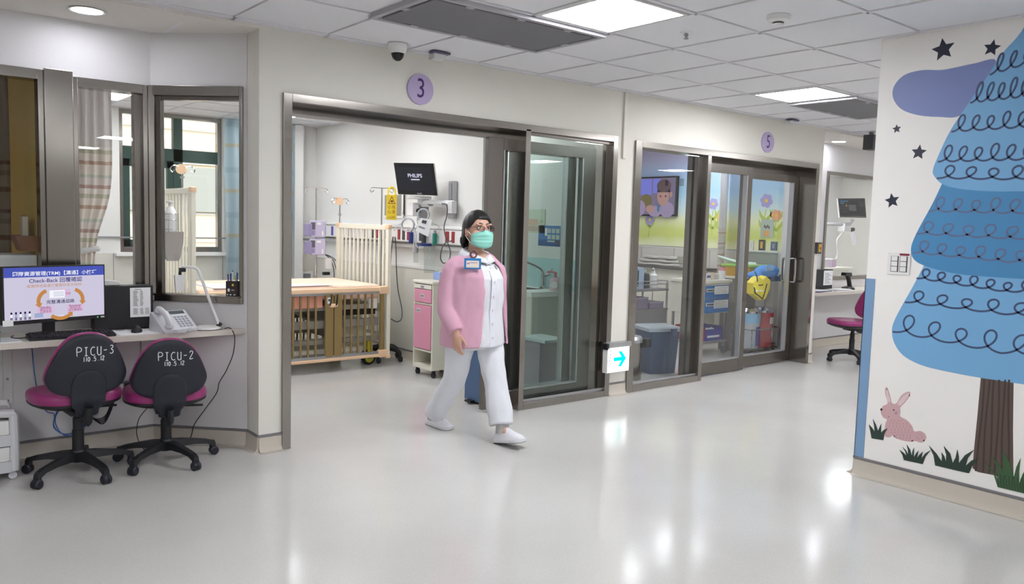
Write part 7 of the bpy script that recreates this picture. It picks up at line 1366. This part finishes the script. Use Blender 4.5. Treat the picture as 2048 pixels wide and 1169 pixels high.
for A_, e, sg in ((RA, .92, -1), (LA, .95, 1)): m.tube([A_[0]-PL*sg*.075+Z1*.012, A_[0]+PL*sg*.012+Z1*-.03, A_[1], A_[2], A_[3], A_[3].lerp(A_[4], e)], [.052, .068, .070, .064, .058, .053], seg=20, smooth=4)
fuse(m, 'cardigan', .007, 8, PCL, noise=.009, nsc=9, seed=5)
# ---- badge, brooch, pen
t_ = (-PL*.62+PF*.85).normalized(); u_ = t_.cross(Z1)*-1; u_ = Z1.cross(t_).normalized(); c = w(-.152, .152, 1.226)
m = MB(mat('badge blue', (28, 120, 184), .35)); m.prism([(-.056, -.036), (.056, -.036), (.056, .036), (-.056, .036)], c, u_, Z1, .006, b=.003); bd_ = m.build('name_badge', woman)
m = MB(mat('badge card', (226, 214, 204), .5)); m.prism([(-.043, -.026), (.043, -.026), (.043, .020), (-.043, .020)], c+t_*.0065, u_, Z1, .0008); m.build('card', bd_, smooth=False); m = MB(CHK); m.prism([(-.02, .004), (.03, .004), (.03, .009), (-.02, .009)], c+t_*.0075, u_, Z1, .0004); m.prism([(-.038, -.004), (-.022, -.004), (-.022, .006), (-.038, .006)], c+t_*.0075, u_, Z1, .0004); m.build('print', bd_, smooth=False)
m = MB(mat('brown bead', (96, 66, 64), .35)); c = w(-.110, .108, 1.286); m.tube([c+u_*(.020*math.cos(a))+Z1*(.024*math.sin(a)) for a in [2*PI*k/20 for k in range(20)]], .0065, seg=8, loop=True); m.build('brooch', woman)
m = MB(GREYM); c = tf(.045, 1.20, .02); m.tube([c+PL*-.012+Z1*.012, c+PL*.014+Z1*-.014], .004, seg=8); m.build('collar_pin', woman); m = MB(CHROME); c = RA[-1]+Z1*-.115+PF*.012; m.ball(c+PL*-.012, .004, seg=8); m.build('ring', woman)
# ---- shoes and socks
def shoe(H_, d, up, nm):
    d = d.normalized(); s_ = Z1.cross(d).normalized()*1.0; up = up.normalized(); m = MB(WSH); rg = []
    for x, hw, h in ((.0, .018, .050), (.006, .030, .062), (.03, .036, .074), (.07, .040, .090), (.10, .043, .092), (.13, .046, .082), (.17, .049, .062), (.21, .045, .048), (.235, .034, .040), (.248, .018, .028)):
        rg.append([H_+d*x+s_*(hw*math.cos(q))+up*(.016+max(0, (h*1.12-.016)*math.sin(q))**1.0 if math.sin(q) > 0 else .016) for q in [2*PI*k/20 for k in range(20)]])
    m.loft(rg); sh = m.build('shoe', woman, sharp=60)
    m = MB(mat('white sole '+nm, (216, 216, 222), .5)); out = [(x, hw+.004) for x, hw in ((-.004, .016), (.004, .030), (.03, .038), (.08, .038), (.13, .045), (.175, .050), (.215, .048), (.24, .036), (.252, .016))]; pl = [(x, h) for x, h in out]+[(x, -h) for x, h in out[::-1]]
    m.loft([[H_+d*x+s_*y*k+up*z for x, y in pl] for z, k in ((.001, .96), (.004, 1), (.020, 1.0), (.022, .97))]); so_ = m.build('sole', sh)
    m = MB(RUBBER); m.loft([[H_+d*x+s_*y*.97+up*z for x, y in pl] for z in (-.0008, .0035)]); m.build('tread', sh)
    m = MB(GREYM); m.tube([H_+d*.095+s_*(.041*math.cos(q))+up*(.016+.070*math.sin(q)) for q in [.15+PI*.45*k/8 for k in range(9)]], .0035, seg=6); m.tube([H_+d*.108+s_*.030+up*(.066+.012*math.sin(q))+d*.010*math.cos(q) for q in [2*PI*k/12 for k in range(12)]], .003, seg=6, loop=True); m.build('strap', sh)
    return sh
fwd2 = (PF*.243+Z1*.05).normalized(); up2 = PL.cross(fwd2)*1.0; up2 = up2 if up2.z > 0 else -up2
shoe(RH+Z1*.001, PF+PL*.05, Z1, 'right'); shoe(LH+Z1*.0, fwd2+PL*.10, up2, 'left')
for an, H_ in ((RAN, RH+PF*.06), (LAN, LH+PF*.055+Z1*.02)): m = MB(SOCK); m.tube([H_+Z1*.05, H_.lerp(an, .5)+Z1*.035, an+Z1*.02], [.046, .045, .043], seg=16, smooth=3); m.build('sock', woman)
